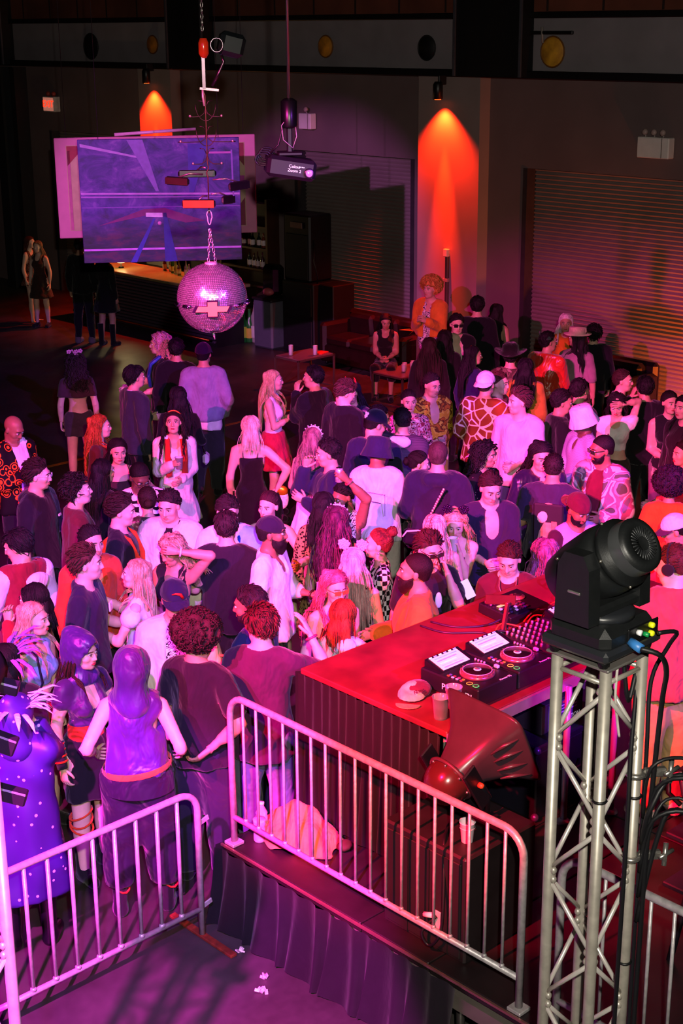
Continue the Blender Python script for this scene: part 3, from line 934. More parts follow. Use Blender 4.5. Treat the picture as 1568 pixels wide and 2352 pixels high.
    for sd in (1, -1):
        S_, E_, T_ = arms[sd]
        armp += [(ce(S_, E_, ra[0], ra[1]), 0.025), (ce(E_, T_, ra[1], ra[2]), 0.015), (ce(E_, E_+(T_-E_)*0.45, ra[1]*0.9, ra[1]*1.02), 0.02)]
    # legs
    legs = []; feet = {}
    for sd in (1, -1):
        HJ = A3(sd*0.085, 0, 0.90+dz)
        if sit:
            K = A3(sd*0.13, 0.42, 0.50); AN = A3(sd*0.12, 0.44, 0.09)
        else:
            AN = A3(sd*(0.085+spread), sd*stag, 0.09)
            K = (HJ+AN)/2+A3(sd*0.006, 0.015, 0.0)
        lr = (0.088, 0.058, 0.036) if f else (0.085, 0.060, 0.040)
        legs += [(ce(HJ, K, lr[0]*w**0.5, lr[1]), 0.04), (ce(K, AN, lr[1], lr[2]), 0.02), (el((K+(AN-K)*0.35)+A3(0, -0.02, 0), (0.048, 0.050, 0.12)), 0.03), (ce(AN+A3(0, -0.02, -0.05), AN+A3(sd*0.02, 0.13, -0.06), 0.032, 0.026), 0.03)]
        feet[sd] = AN
    allp = tor+neck+hl+armp+legs
    def bounds(P, m):
        lo = np.full(3, 9.0); hi = -lo
        F0 = Field(np.zeros(1), np.zeros(1), np.zeros(1))
        for p, _ in P:
            a_, b_ = F0._box(p, m); lo = np.minimum(lo, a_); hi = np.maximum(hi, b_)
        return lo, hi
    st = (0.031, 0.037, 0.042)[lod]; fs = (0.0086, 0.0122, 0.015)[lod]
    lo, hi = bounds(allp, 0.02)
    fx = Field(axis(lo[0], hi[0], st, HC[0]-0.10, HC[0]+0.10, fs), axis(lo[1], hi[1], st, HC[1]-0.12, HC[1]+0.13, fs), axis(lo[2], hi[2], st*1.15, HC[2]-0.135, HC[2]+0.125, fs))
    for p, kk in tor+legs+armp+neck+hl: fx.add(p, kk)
    for p, kk in hs: fx.sub(p, kk)
    V, Q = fx.nets()
    parts = [(V, Q, 0)]; tris = []
    # hands
    for sd in (1, -1):
        T, d = hand[sd]
        hv_, hq_ = HANDS[hands[0 if sd == 1 else 1]]
        z = np.array([sd*1.0, 0.05, 0.0]); z = z-d*(z@d)
        if np.linalg.norm(z) < 0.25: z = np.array([0, 0, 1.0])-d*d[2]
        z = unit(z); xx = np.cross(d, z)
        v = hv_.copy(); q = hq_
        if sd < 0: v[:, 0] *= -1; q = q[:, ::-1]
        sc = 0.92 if f else 1.0
        v = (v[:, [0]]*xx+v[:, [1]]*d+v[:, [2]]*z)*sc+T
        parts.append((v, q, 5 if gloves else 0))
        hand[sd] = (T, d, -z)
    # eyes, brows, mouth
    def Hp(v): return np.asarray(v)@np.asarray(HR, float).T+HC
    if lod < 2:
        for sd in (1, -1):
            v, q, t = sphere_np((sd*0.031, 0.0775, 0.004), (0.0135, 0.0120, 0.0078), 8, 6)
            parts.append((Hp(v), q, 1)); tris.append((len(parts)-1, t))
            v, q, t = sphere_np((sd*0.031, 0.0865, 0.003), (0.0060, 0.0042, 0.0066), 6, 5)
            parts.append((Hp(v), q, 2)); tris.append((len(parts)-1, t))
            v, q = tube_np([(sd*0.013, 0.093, 0.0265), (sd*0.028, 0.092, 0.0295), (sd*0.042, 0.083, 0.027), (sd*0.052, 0.072, 0.020)], [0.003, 0.0042 if not f else 0.003, 0.0036, 0.001], 5)
            parts.append((Hp(v), q, 4))
            v, q = tube_np([(sd*0.016, 0.087, 0.008), (sd*0.026, 0.0915, 0.0135), (sd*0.037, 0.0885, 0.0125), (sd*0.047, 0.080, 0.006)], [0.0012, 0.0022, 0.0022, 0.001], 4)
            parts.append((Hp(v), q, 4))
        for zz, r in ((-0.058, 0.0042), (-0.0665, 0.0052)):
            v, q = tube_np([(-0.023, 0.0835, -0.062), (-0.011, 0.0905, zz), (0, 0.0925, zz-0.0005), (0.011, 0.0905, zz), (0.023, 0.0835, -0.062)], [0.001, r, r, r, 0.001], 5)
            parts.append((Hp(v), q, 3))
    n = 0; VV = []; QQ = []; MI = []; off = []
    for v, q, m in parts:
        VV.append(v); QQ.append(q+n); MI.append(np.full(len(q), m)); off.append(n); n += len(v)
    TT = [t+off[i] for i, t in tris]
    TI = [np.full(len(t), parts[i][2]) for i, t in tris]
    fl = [np.concatenate(QQ)]+([np.concatenate(TT)] if TT else [])
    me = mesh_np('body', np.concatenate(VV)*s, fl, True, np.concatenate(MI+TI))
    sc_ = SKIN[skin] if isinstance(skin, str) else skin
    lipc = rgb(lips) if lips else ((sc_[0]*0.75, sc_[1]*0.42, sc_[2]*0.42) if not f else (0.42, 0.05, 0.07))
    hc = rgb(hair[1]) if hair else (0.02, 0.015, 0.01)
    for m in (skin_mat(sc_), plain((0.8, 0.78, 0.76), 0.3), plain((0.03, 0.02, 0.015), 0.2), plain(lipc, 0.4), plain(tuple(min(c, 0.12)*0.6 for c in hc), 0.7), asm(gloves) if gloves else skin_mat(sc_)):
        me.materials.append(m)
    link('body', me, None, root)
    # clothes
    gst = (0.024, 0.030, 0.036)[lod]
    def infl(P, i):
        o = []
        for p, kk in P:
            if p[0] == 'c': o.append((('c', p[1], p[2], p[3]+i, p[4]+i), kk))
            else: o.append((('e', p[1], p[2]+i, p[3]), kk))
        return o
    def field_of(P):
        lo, hi = bounds(P, 0.03)
        g = Field(axis(lo[0], hi[0], gst), axis(lo[1], hi[1], gst), axis(lo[2], hi[2], gst))
        for p, kk in P: g.add(p, kk)
        return g
    def emit(g, name, m, rip, sd=0):
        if rip: g.ripple(rip, seed*7+sd)
        v, q = g.nets()
        if len(q) == 0: return
        return link(name, mesh_np(name, v*s, [q]), asm(m), root)
    def sleeves(kind, i, sds=(1, -1)):
        P = []
        for sd in sds:
            S_, E_, T_ = arms[sd]
            if kind == 'long':
                P += [(ce(S_, E_, ra[0]+i+0.004, ra[1]+i+0.004), 0.022), (ce(E_, E_+(T_-E_)*0.93, ra[1]+i+0.004, ra[2]+i+0.006), 0.018)]
            elif kind == 'short':
                P += [(ce(S_, S_+(E_-S_)*0.66, ra[0]+i+0.002, ra[1]+i+0.016), 0.022)]
            elif kind == 'cap':
                P += [(ce(S_, S_+(E_-S_)*0.25, ra[0]+i, ra[1]+i+0.015), 0.04)]
            elif kind == 'puff':
                P += [(el(S_+(E_-S_)*0.28, A3(0.088, 0.085, 0.085)), 0.04)]
            elif kind == 'roll':
                P += [(ce(S_, E_, ra[0]+i+0.004, ra[1]+i+0.010), 0.04), (ce(E_, E_+(T_-E_)*0.35, ra[1]+i+0.010, ra[1]+i+0.008), 0.03)]
        return P
    for gi, t in enumerate(tops):
        i = t['i']
        P = infl(tor, i)
        if t['lo'] > 0 and not sit:
            r1 = 0.150*w if not f else 0.140*w
            P.append((('f', A3(0, 0.0, t['hem']-0.02), U(0, 0.0, 1.27), A3(0.150*w+i+t['lo'], 0.115*w+i+t['lo'], 0), A3(r1+i, 0.10*w+i, 0), 7, 0.010, seed*1.3), 0.025))
        if t['nk'] not in ('tube', 'scoop'): P.append((ce(U(0, -0.022, 1.36), U(0, -0.022, 1.45), nr*1.12+i), 0.02))
        if not t['slm']: P += sleeves(t['sl'], i)
        if t['skirt']:
            hm, flr, npl, amp = t['skirt']
            P.append((('f', A3(0, 0, hm-0.01), A3(0, 0, 1.06), A3(0.165*w+flr, 0.135*w+flr, 0), A3(0.115*w+i, 0.092*w+i, 0), npl, amp, seed), 0.04))
        if t['hood'] == 1:
            P += [(el(U(0, -0.105, 1.445), (0.115, 0.055, 0.06), rl), 0.03), (ce(U(-0.09, -0.07, 1.47), U(-0.06, 0.06, 1.44), 0.030, 0.022), 0.03), (ce(U(0.09, -0.07, 1.47), U(0.06, 0.06, 1.44), 0.030, 0.022), 0.03)]
        g = field_of(P)
        hem = t['skirt'][0] if t['skirt'] else t['hem']
        g.clip((0, 0, -1), -(hem+dz*0.9))
        if t['nk'] == 'tube':
            nn = rl@A3(0, 0, 1); g.clip(nn, float(nn@U(0, 0, 1.345)))
        else:
            nn = rl@A3(0, 0, 1); g.clip(nn, float(nn@U(0, 0, 1.505 if t['nk'] != 'high' else 1.545)))
            if t['nk'] != 'high': g.sub(el(U(0, 0.035, 1.505), (0.078 if not f else 0.082, 0.085, 0.058), rl))
            if t['nk'] == 'vee': g.sub(el(U(0, 0.15, 1.44), (0.046, 0.10, 0.12), rl))
            if t['nk'] == 'deep': g.sub(el(U(0, 0.15, 1.41), (0.058, 0.12, 0.19), rl))
            if t['nk'] == 'scoop':
                g.sub(el(U(0, 0.12, 1.46), (0.085, 0.12, 0.11), rl)); g.sub(el(U(0, -0.12, 1.48), (0.08, 0.10, 0.09), rl))
        if t['sl'] == 'none':
            for sd in (1, -1):
                S_, E_, T_ = arms[sd]
                g.sub(ce(S_+A3(sd*0.045, 0, 0.03), S_+A3(sd*0.02, 0, -0.10), 0.062))
        if t['bare'] == 1:   # open back
            g.sub(el(U(0, -0.16, 1.27), (0.10, 0.10, 0.17), rl))
        if t['op'] > 0:
            o = t['op']
            for zz in np.arange(t['hem']-0.05, 1.46, 0.045):
                ww = o*(1.0+0.25*math.sin(zz*9+seed))
                g.sub(ce(U(0, 0.10, zz), U(0, 0.32, zz), ww))
        emit(g, t['n'], t['m'], t['rip'], gi)
        if t['slm']:
            for sd in (1, -1):
                emit(field_of(sleeves(t['sl'], i, (sd,))), 'sleeve', t['slm'], 0.003, 5+sd)
        if t['hood'] == 2:   # hood worn up
            def Q3(px, py, pz): return HC+HR@A3(px, py, pz)
            P = [(el(Q3(0, -0.025, 0.025), A3(0.108, 0.130, 0.128), HR), 0.02), (ce(Q3(0, -0.05, -0.02), U(0, -0.05, 1.44), 0.095, 0.105), 0.05), (el(U(0, -0.015, 1.45), (0.15, 0.10, 0.055), rl), 0.05), (el(Q3(0, -0.10, 0.11), A3(0.04, 0.05, 0.04), HR), 0.05)]
            g = field_of(P)
            g.sub(el(Q3(0, 0.115, -0.025), A3(0.074, 0.125, 0.108), HR))
            g.sub(ce(Q3(0, 0.13, -0.08), U(0, 0.14, 1.42), 0.075))
            emit(g, 'hood', t['hoodm'] or t['m'], 0.004, 9)
        if t['hood'] == 1 and t['hoodm']:
            g = field_of([(el(U(0, -0.115, 1.455), (0.120, 0.060, 0.062), rl), 0.03)]); g.sub(el(U(0, -0.06, 1.53), (0.08, 0.06, 0.05), rl)); emit(g, 'hood', t['hoodm'], 0.002, 9)
    if bot:
        i = bot['i']
        pel = infl(tor[:1], i)
        if 'skirt' in bot:
            hm, flr, npl, amp = bot['skirt']
            P = pel+[(('f', A3(0, 0, hm), A3(0, 0, bot['top']), A3(0.165*w+flr, 0.135*w+flr, 0), A3(0.125*w+i, 0.10*w+i, 0), npl, amp, seed), 0.03)]
            g = field_of(P); g.clip((0, 0, -1), -hm); g.clip((0, 0, 1), bot['top'])
        else:
            lg = [q for q in legs if q[0][0] == 'c'][0:]
            P = pel+[(tor[1][0] if False else p, kk) for p, kk in infl([l for n_, l in enumerate(legs) if n_ % 4 != 3], i)]
            g = field_of(P)
            g.clip((0, 0, -1), -bot['hem'])
            if not sit: g.clip((0, 0, 1), bot['top'])
            else: g.clip((0, 0, 1), bot['top']+dz)
        emit(g, bot['n'], bot['m'], 0.003, 20)
    if shoe and lod < 3:
        for sd in (1, -1):
            mw = Matrix.Translation(Vector((feet[sd]+A3(0, 0, -0.09))*s))@Matrix.Rotation(-sd*0.15, 4, 'Z')@Matrix.Scale(s*(0.92 if f else 1.0), 4)
            inst('shoe', shoe_mesh(shoe[0]), asm(shoe[1]), root, mw)
    # head wear
    HM = Matrix.Translation(Vector(HC*s))@Matrix([list(map(float, r)) for r in HR]).to_4x4()@Matrix.Scale(s, 4)
    if hair and hair[0] != 'bald':
        inst('hair', hair_mesh(hair[0], hv), hair_mat(hair[1], hair[2] if len(hair) > 2 else None), root, HM)
    if beard:
        inst('beard', beard_mesh(beard == 2), hair_mat(hair[1] if hair else '#120c09'), root, HM)
    NM = {'cap': 'cap', 'visor': 'visor', 'bucket': 'hat', 'boater': 'hat', 'cowboy': 'hat', 'beads': 'beaded_headband', 'ears': 'sequin_ears', 'wings': 'leaf_headpiece', 'horns': 'horn_headband', 'bow': 'hair_bow', 'flowers': 'hair_flowers'}  # flowers are loose blooms scattered in the hair, no band joins them
    for gk, gm in gear:
        back = gk.endswith('_back'); g0 = gk.replace('_back', '')
        m4 = HM@Matrix.Translation((0, -0.026, 0))@Matrix.Rotation(math.pi, 4, 'Z') if back else HM
        o = inst(NM.get(g0, g0), gear_mesh(g0), asm(gm), root, m4)
    # things in the hands
    Wm = Matrix.Translation(Vector((x, y, base)))@Matrix.Rotation(rz, 4, 'Z')
    for hd in hold:
        sd = 1 if hd[0] == 'R' else -1
        T, d, pn = hand[sd]
        p = (T+d*0.072+pn*0.036)*s
        hold_thing(hd[1], Wm@Vector(p), hd[2], (Wm.to_3x3()@Vector(d)), (Wm.to_3x3()@Vector(pn)), *(hd[3:]))
    FAC[label] = (root, s, HM, hand, U, arms)
    return root

def cup_shape(b, r0, r1, h, t=0.002):
    b.lathe([(r0*0.9, 0.0), (r0, 0.002), (r1, h), (r1+0.003, h+0.002), (r1-t, h), (r0-t, 0.006), (0.0005, 0.006)], (0, 0, -h*0.5), 18, cap=True)
def hold_thing(kind, p, label, d, pn, color=None):
    if kind == 'cup':
        o = empty('plastic_cup', p, 0, label, 'cup')
        one('cup_wall', lambda b: cup_shape(b, 0.030, 0.042, 0.11), plain(color or '#e8e4e8', 0.35, var=0.03), o)
    elif kind == 'glass':
        o = empty('drinking_glass', p, 0, label, 'glass')
        one('glass_wall', lambda b: cup_shape(b, 0.031, 0.040, 0.12), glassy(), o)
        one('drink', lambda b: b.lathe([(0.028, 0.0), (0.034, 0.06)], (0, 0, -0.052), 16), plain(color or '#8a5a50', 0.2, var=0.1), o)
    elif kind == 'can':
        o = empty('drink_can', p, 0, label, 'can')
        one('can_body', lambda b: b.lathe([(0.024, -0.062), (0.033, -0.056), (0.033, 0.048), (0.026, 0.060)], (0, 0, 0), 18), plain(color or '#d8dcf0', 0.3, 0.6, ns=60, var=0.45), o)
        one('can_lid', lambda b: b.lathe([(0.026, 0.060), (0.027, 0.063), (0.023, 0.061)], (0, 0, 0), 18), plain('#c8c8cc', 0.25, 1.0), o)
    elif kind == 'bottle':
        o = empty('drink_bottle', p, 0, label, 'bottle')
        one('bottle_glass', lambda b: b.lathe([(0.030, -0.10), (0.033, -0.095), (0.033, 0.03), (0.015, 0.08), (0.013, 0.13), (0.015, 0.135)], (0, 0, 0), 16), glassy(color or (0.9, 0.85, 0.8), 0.08, 0.35), o)
        one('bottle_label', lambda b: b.lathe([(0.0338, -0.06), (0.0338, 0.02)], (0, 0, 0), 16, cap=False), plain('#e8dfe0', 0.5), o)
    elif kind == 'phone':
        o = empty('mobile_phone', p, 0, label, 'phone')
        z = Vector(-pn); yv = Vector((0, 0, 1))-z*z.z
        if yv.length < 0.2: yv = Vector(d)-z*z.dot(d)
        yv.normalize(); R = Matrix((yv.cross(z), yv, z)).transposed()
        one('phone_case', lambda b: b.box((0, 0, 0), (0.075, 0.15, 0.010), R, 0.004), plain('#0a0a0c', 0.3), o)
        one('phone_screen', lambda b: b.box(Vector(R@Vector((0, 0, 0.0056))), (0.068, 0.142, 0.001), R), plain(color or '#14161c', 0.1), o)
    return o

# ------------------------------------------------------------------ the hall: floor, walls, ceiling, shutters
WX = 17.6
def struct(name, fn, mat, parent=None):
    o = one(name, fn, mat, parent)
    if parent is None: o['kind'] = 'structure'
    return o
def floor_mat():
    m, nt, b = newmat('concrete_floor')
    co = objco(nt)
    n = noise(nt, co, 0.9, 5, 0.6); n2 = noise(nt, co, 14, 3)
    ad = nd(nt, 'ShaderNodeMath', operation='MULTIPLY_ADD'); lk(nt, n2, ad.inputs[0]); ad.inputs[1].default_value = 0.25; lk(nt, n, ad.inputs[2])
    lk(nt, ramp(nt, ad.outputs[0], [(0.42, (0.022, 0.019, 0.018)), (0.82, (0.055, 0.050, 0.046))]), b.inputs['Base Color'])
    lk(nt, ramp(nt, n, [(0.35, (0.34,)*3), (0.7, (0.55,)*3)]), b.inputs['Roughness'])
    b.inputs['Specular IOR Level'].default_value = 0.45
    bump(nt, b, n2, 0.08, 0.01)
    return m
struct('floor', lambda b: b.box((8, 14, -0.1), (26, 46, 0.2)), floor_mat())
wallm = plain('#705c5c', 0.85, var=0.10, ns=1.3, bmp=0.05)
darkw = plain('#181619', 0.8, var=0.2, ns=2)
struct('ceiling', lambda b: b.box((8, 14, 9.1), (26, 46, 0.2)), darkw)
struct('wall_left', lambda b: b.box((8, 36.1, 4.5), (26, 0.2, 9.2)), wallm)
struct('wall_right', lambda b: b.box((8, -8.1, 4.5), (26, 0.2, 9.2)), darkw)
struct('wall_front', lambda b: b.box((-4.1, 14, 4.5), (0.2, 46, 9.2)), darkw)
# back wall: solid strips between the three shutter openings
OPEN = [(-3.0, 6.2), (7.6, 14.62), (16.95, 19.75), (24.6, 27.4)]
ZT = 3.34
def wall_fn(b):
    b.box((WX+0.25, 14, (ZT+9)/2), (0.5, 44, 9-ZT))
    y = -8.0
    for a, c in OPEN+[(36.0, 36.0)]:
        if a > y: b.box((WX+0.25, (y+a)/2, ZT/2), (0.5, a-y, ZT))
        y = c
wall = struct('wall_back', wall_fn, wallm)
def shutter(i, a, c):
    def fn(b):
        n = int(ZT/0.062); V = []; F = []
        for k in range(n+1):
            z = ZT*k/n
            for s_, dx in ((0, 0.0), (0.55, 0.030), (0.9, 0.0)):
                zz = min(ZT, z+s_*ZT/n)
                V += [(WX+0.20-dx, a, zz), (WX+0.20-dx, c, zz)]
        for k in range(0, len(V)-2, 2): F.append((k, k+2, k+3, k+1))
        b.add(V, F)
    o = one('door_%d' % i, fn, plain('#847672', 0.6, 0.0, var=0.12, ns=1.5))
    o['kind'] = 'structure'
    one('bottom_bar', lambda b: b.box((WX+0.18, (a+c)/2, 0.06), (0.07, c-a, 0.12)), plain('#38353a', 0.5, 0.5), o)
    for e_ in (a, c): one('guide_rail', lambda b: b.box((WX+0.10, e_, ZT/2), (0.22, 0.08, ZT)), plain('#3a3438', 0.6, 0.3), o)
for i, (a, c) in enumerate(OPEN): shutter(i+1, a, c)
# pilasters, beams and the panel strip with round vents
pil = plain('#8a7f7c', 0.7, var=0.06, ns=2)
for i, y in enumerate((15.985, 23.44)):
    struct('trim_%d' % (i+1), lambda b: b.box((WX-0.10, y, 2.33), (0.26, 1.27 if i == 0 else 1.0, 4.66)), pil)
struct('trim_3', lambda b: b.box((WX-0.12, 14, 4.68), (0.26, 44, 0.11), None, 0.01), plain('#08080a', 0.5))
struct('trim_4', lambda b: b.box((WX-0.10, 14, 5.50), (0.24, 44, 0.09), None, 0.01), plain('#0a090a', 0.5))
struct('trim_5', lambda b: b.box((WX-0.05, 14, 5.10), (0.14, 43.9, 0.74)), plain('#8a8084', 0.75, var=0.1, ns=2))
struct('trim_6', lambda b: b.box((WX-0.06, 14, 7.25), (0.14, 43.9, 3.44)), plain('#6a3424', 0.85, var=0.3, ns=1.5))
for i, (y0, y1) in enumerate(((14.45, 15.72), (21.75, 22.75), (28.4, 29.6), (7.2, 8.4))):
    o = struct('trim_%d' % (7+i), lambda b: b.box((WX-0.20, (y0+y1)/2, 6.85), (0.40, y1-y0, 4.4)), plain('#0b0b0e', 0.6, var=0.3))
    for yy in (y0, y1): one('edge_strip', lambda b: b.box((WX-0.41, yy, 6.85), (0.03, 0.04, 4.4)), plain('#55525a', 0.5, 0.3), o)
for k in range(22):
    yy = 9.3+k*0.98
    if any(a-0.2 < yy < c+0.2 for a, c in ((14.45, 15.72), (21.75, 22.75))): continue
    one('wall_seam', lambda b: b.box((WX-0.135, yy, 7.25), (0.015, 0.03, 3.4)), plain('#2a1510', 0.8), bpy.data.objects['trim_6'])
def vent(y, z, r, c, label, rim):
    o = empty('round_vent', (WX-0.13, y, z), 0, label, 'vent')
    one('disc', lambda b: b.lathe([(r*0.98, 0), (r, 0.01), (r*0.92, 0.03), (0.001, 0.035)], (0, 0, 0), 28, align((-1, 0, 0))), plain(c, 0.6, var=0.35, ns=7), o)
    one('rim', lambda b: b.tube([(-0.02, r*math.cos(t*0.2618), r*math.sin(t*0.2618)) for t in range(24)], 0.012, 6, closed=True), plain(rim, 0.6), o)
vent(23.54, 5.06, 0.16, '#c87820', 'ochre round disc on the upper wall strip above the left orange light', '#6a3c10')
vent(18.81, 5.05, 0.17, '#dc8c24', 'ochre round disc on the upper wall strip right of the projector pole', '#7a4810')
vent(14.07, 5.00, 0.21, '#f0a02c', 'large ochre round disc at the top right of the wall', '#7a4810')
vent(16.53, 5.04, 0.18, '#0b0b0d', 'black round disc on the upper wall strip left of the dark column', '#141416')
vent(21.10, 5.07, 0.17, '#0c0c0f', 'black round disc behind the hanging ring and black box', '#131316')
vent(25.55, 5.02, 0.24, '#0d0c10', 'wide black round disc in the dark upper left wall', '#131316')
# thin dark pipe with bracket on the upper wall
o = empty('wall_bracket', (WX-0.14, 13.9, 5.26), 0, 'thin black bracket arm above the large ochre disc', 'bracket')
one('arm', lambda b: b.box((-0.03, 0.3, 0), (0.05, 1.0, 0.05), (0.0, 0, 0), 0.01), plain('#08080a', 0.5), o)
one('strut', lambda b: b.tube([(-0.04, 0.35, 0.08), (-0.04, 0.33, -0.14)], 0.02, 6), plain('#9a8f88', 0.5), o)
# orange wall washers: the lamp bodies and their light
def washer(y, z, label, power, spot):
    o = empty('wall_light', (WX-0.40, y, z), 0, label, 'wall light')
    one('lamp_body', lambda b: b.lathe([(0.055, -0.20), (0.075, -0.19), (0.075, 0.02), (0.05, 0.06)], (0, 0, 0), 18), plain('#0a0a0b', 0.4), o)
    one('bracket', lambda b: b.box((0.16, 0, 0.08), (0.30, 0.03, 0.14), None, 0.006), plain('#101012', 0.5), o)
    one('lens', lambda b: b.lathe([(0.05, 0.0), (0.05, 0.004)], (0, 0, -0.203), 16), plain('#ff5a1c', 0.3, emit=6.0), o)
    add_light('wall_wash_core', 'SPOT', (WX-0.40, y, z-0.23), (WX-0.24, y, z-3.9), power*1.3, (1.0, 0.018, 0.001), 0.03, 22, 1.0)
    add_light('wall_wash', 'SPOT', (WX-0.40, y, z-0.23), (WX-0.22, y, z-2.4), power*0.34, (1.0, 0.02, 0.002), 0.03, 96, 0.8)
washer(16.05, 4.50, 'black cylinder lamp throwing orange light down the bare column', 3600, 66)
washer(23.44, 4.58, 'black cylinder lamp throwing orange light above the paintings', 3000, 66)
# floor tape
o = one('floor_tape', lambda b: b.box((11.5, 16.05, 0.002), (5.2, 0.07, 0.003)), plain('#b86a18', 0.7, var=0.4, ns=5)); tag(o, 'worn ochre tape line across the dark concrete floor', 'tape')
# exit sign
o = empty('exit_sign', (WX-0.02, 27.15, 3.88), 0, 'lit exit sign with two emergency lamp heads on the far left wall', 'sign')
one('housing', lambda b: b.box((-0.08, 0, 0), (0.16, 0.40, 0.30), None, 0.01), plain('#e4dcd8', 0.5), o)
one('face_panel', lambda b: b.box((-0.163, 0, 0), (0.006, 0.36, 0.26)), plain('#e8907a', 0.4, emit=0.35, var=0.02), o)
link('lettering', text_mesh('EXIT', 0.19, 0.003), plain('#ff2008', 0.4, emit=3.0, var=0.0), o, (-0.168, 0, 0), (math.pi/2, 0, -math.pi/2))
for s_ in (-0.1, 0.1): one('lamp_head', lambda b: b.sphere((-0.08, s_, 0.20), 0.05, 10, 7), plain('#c24a3a', 0.4), o)
def emerg(y, z, label, w=0.52, h=0.28, heads=3):
    o = empty('emergency_light', (WX-0.02, y, z), 0, label, 'emergency light')
    one('battery_box', lambda b: b.box((-0.07, 0, 0), (0.14, w, h), None, 0.012), plain('#f0e4de', 0.5, var=0.04), o)
    one('cover_seam', lambda b: b.box((-0.142, -w*0.28, 0), (0.004, 0.012, h*0.94)), plain('#8a7a76', 0.5), o)
    for k in range(heads):
        yy = (k-(heads-1)/2)*w*0.28+w*0.05
        one('lamp_head', lambda b: b.lathe([(0.025, -0.03), (0.042, 0.0), (0.042, 0.025), (0.02, 0.04)], (-0.08, yy, h/2+0.06), 12, align((-1, 0, 0.2))), plain('#b89a94', 0.4), o)
        one('lamp_neck', lambda b: b.tube([(-0.07, yy, h/2-0.01), (-0.07, yy, h/2+0.05)], 0.012, 6), plain('#b0a09a', 0.5), o)
emerg(12.27, 3.76, 'white emergency light unit with three heads on the right wall')
emerg(19.35, 3.84, 'small pale emergency light unit on the wall behind the projector mount', 0.30, 0.26, 1)
# small pale card on the beam
o = one('wall_card', lambda b: b.box((WX-0.30, 22.38, 4.80), (0.02, 0.20, 0.17)), plain('#b07a86', 0.7)); tag(o, 'small pale card clipped to the black beam by the dark column', 'card')
# conduit on the bare column
o = empty('conduit_box', (WX-0.25, 15.95, 1.0), 0, 'grey conduit with a pale switch box on the orange lit column', 'conduit')
one('pipe', lambda b: b.box((0, 0, 0.35), (0.05, 0.06, 1.2), None, 0.01), plain('#5a3a34', 0.6), o)
one('switch_box', lambda b: b.box((-0.02, 0, 0.98), (0.07, 0.09, 0.12), None, 0.01), plain('#d8c8be', 0.5), o)
one('coupling', lambda b: b.box((-0.01, 0, 0.55), (0.06, 0.09, 0.06), None, 0.008), plain('#b08a78', 0.5), o)
# dark columns of the far left
for i, (y, w) in enumerate(((28.55, 0.30), (27.95, 0.16))):
    struct('trim_%d' % (12+i), lambda b: b.box((WX-0.35, y, 2.3), (0.3, w, 4.6)), plain('#15151a', 0.7))

o = empty('floor_uplight', (16.75, 10.1, 0), 0, 'small orange floor uplight against the right hand shutter', 'uplight')
one('lamp_body', lambda b: b.lathe([(0.10, 0), (0.11, 0.02), (0.11, 0.16), (0.09, 0.18)], n=16), plain('#101012', 0.4), o)
one('lens', lambda b: b.lathe([(0.08, 0.181), (0.08, 0.184)], n=16), plain('#ff7a20', 0.3, emit=4.0), o)
add_light('uplight_glow', 'SPOT', (16.75, 10.1, 0.22), (17.7, 11.2, 0.5), 600, (1.0, 0.13, 0.01), 0.05, 110, 1.0)

# ------------------------------------------------------------------ bar, paintings, speakers, furniture along the wall
blk = plain('#0b0b0d', 0.45)
met = plain('#8f8a86', 0.35, 0.9, var=0.1)
alu = plain('#b0aa9e', 0.40, 0.45, var=0.14, ns=20)
wood = plain('#3a1d10', 0.5, var=0.3, ns=5)
o = empty('bar_counter', (16.05, 22.4, 0), 0, 'long bar with ribbed front and pale lit top behind the mirror ball', 'bar')
one('body', lambda b: b.box((0.42, 0, 0.50), (0.62, 4.2, 1.0)), plain('#17141a', 0.6), o)
for k in range(15):
    one('front_rib', lambda b: b.box((0.085, 0, 0.10+k*0.061), (0.05, 4.2, 0.047), None, 0.012), plain('#4c4656', 0.5, 0.3, var=0.1), o)
one('counter_top', lambda b: b.box((0.40, 0, 1.03), (0.86, 4.4, 0.06), None, 0.012), plain('#7a7048', 0.35, var=0.15), o)
one('foot_rail', lambda b: b.tube([(-0.06, -2.1, 0.16), (-0.06, 2.1, 0.16)], 0.022, 8), plain('#a05018', 0.3, 0.8), o)
o = empty('back_bar_shelf', (17.3, 22.1, 0), 0, 'dark wooden back bar shelving with rows of bottles under the paintings', 'shelf')
one('back_panel', lambda b: b.box((0.16, 0, 1.25), (0.04, 4.0, 2.5)), plain('#2a140c', 0.6, var=0.3), o)
for z in (0.50, 0.95, 1.25, 1.62, 2.0, 2.4): one('shelf_board', lambda b: b.box((0.02, 0, z), (0.26, 4.0, 0.035)), wood, o)
for y in (-2.0, -0.7, 0.7, 2.0): one('side_panel', lambda b: b.box((0.02, y, 1.25), (0.28, 0.05, 2.5)), wood, o)
def bottle_mesh(k):
    b = MB()
    if k == 0: b.lathe([(0.034, 0), (0.038, 0.01), (0.038, 0.17), (0.014, 0.22), (0.013, 0.29), (0.016, 0.295)], n=12)
    elif k == 1: b.lathe([(0.040, 0), (0.042, 0.01), (0.042, 0.14), (0.018, 0.19), (0.016, 0.25), (0.018, 0.255)], n=12)
    else: b.lathe([(0.032, 0), (0.034, 0.01), (0.036, 0.20), (0.02, 0.24), (0.012, 0.30), (0.014, 0.305)], n=12)
    return b.mesh('bottle_glass')
BM = [bottle_mesh(k) for k in range(3)]
LM = MB().lathe([(0.0425, 0.04), (0.0425, 0.13)], n=12, cap=False).mesh('bottle_label')
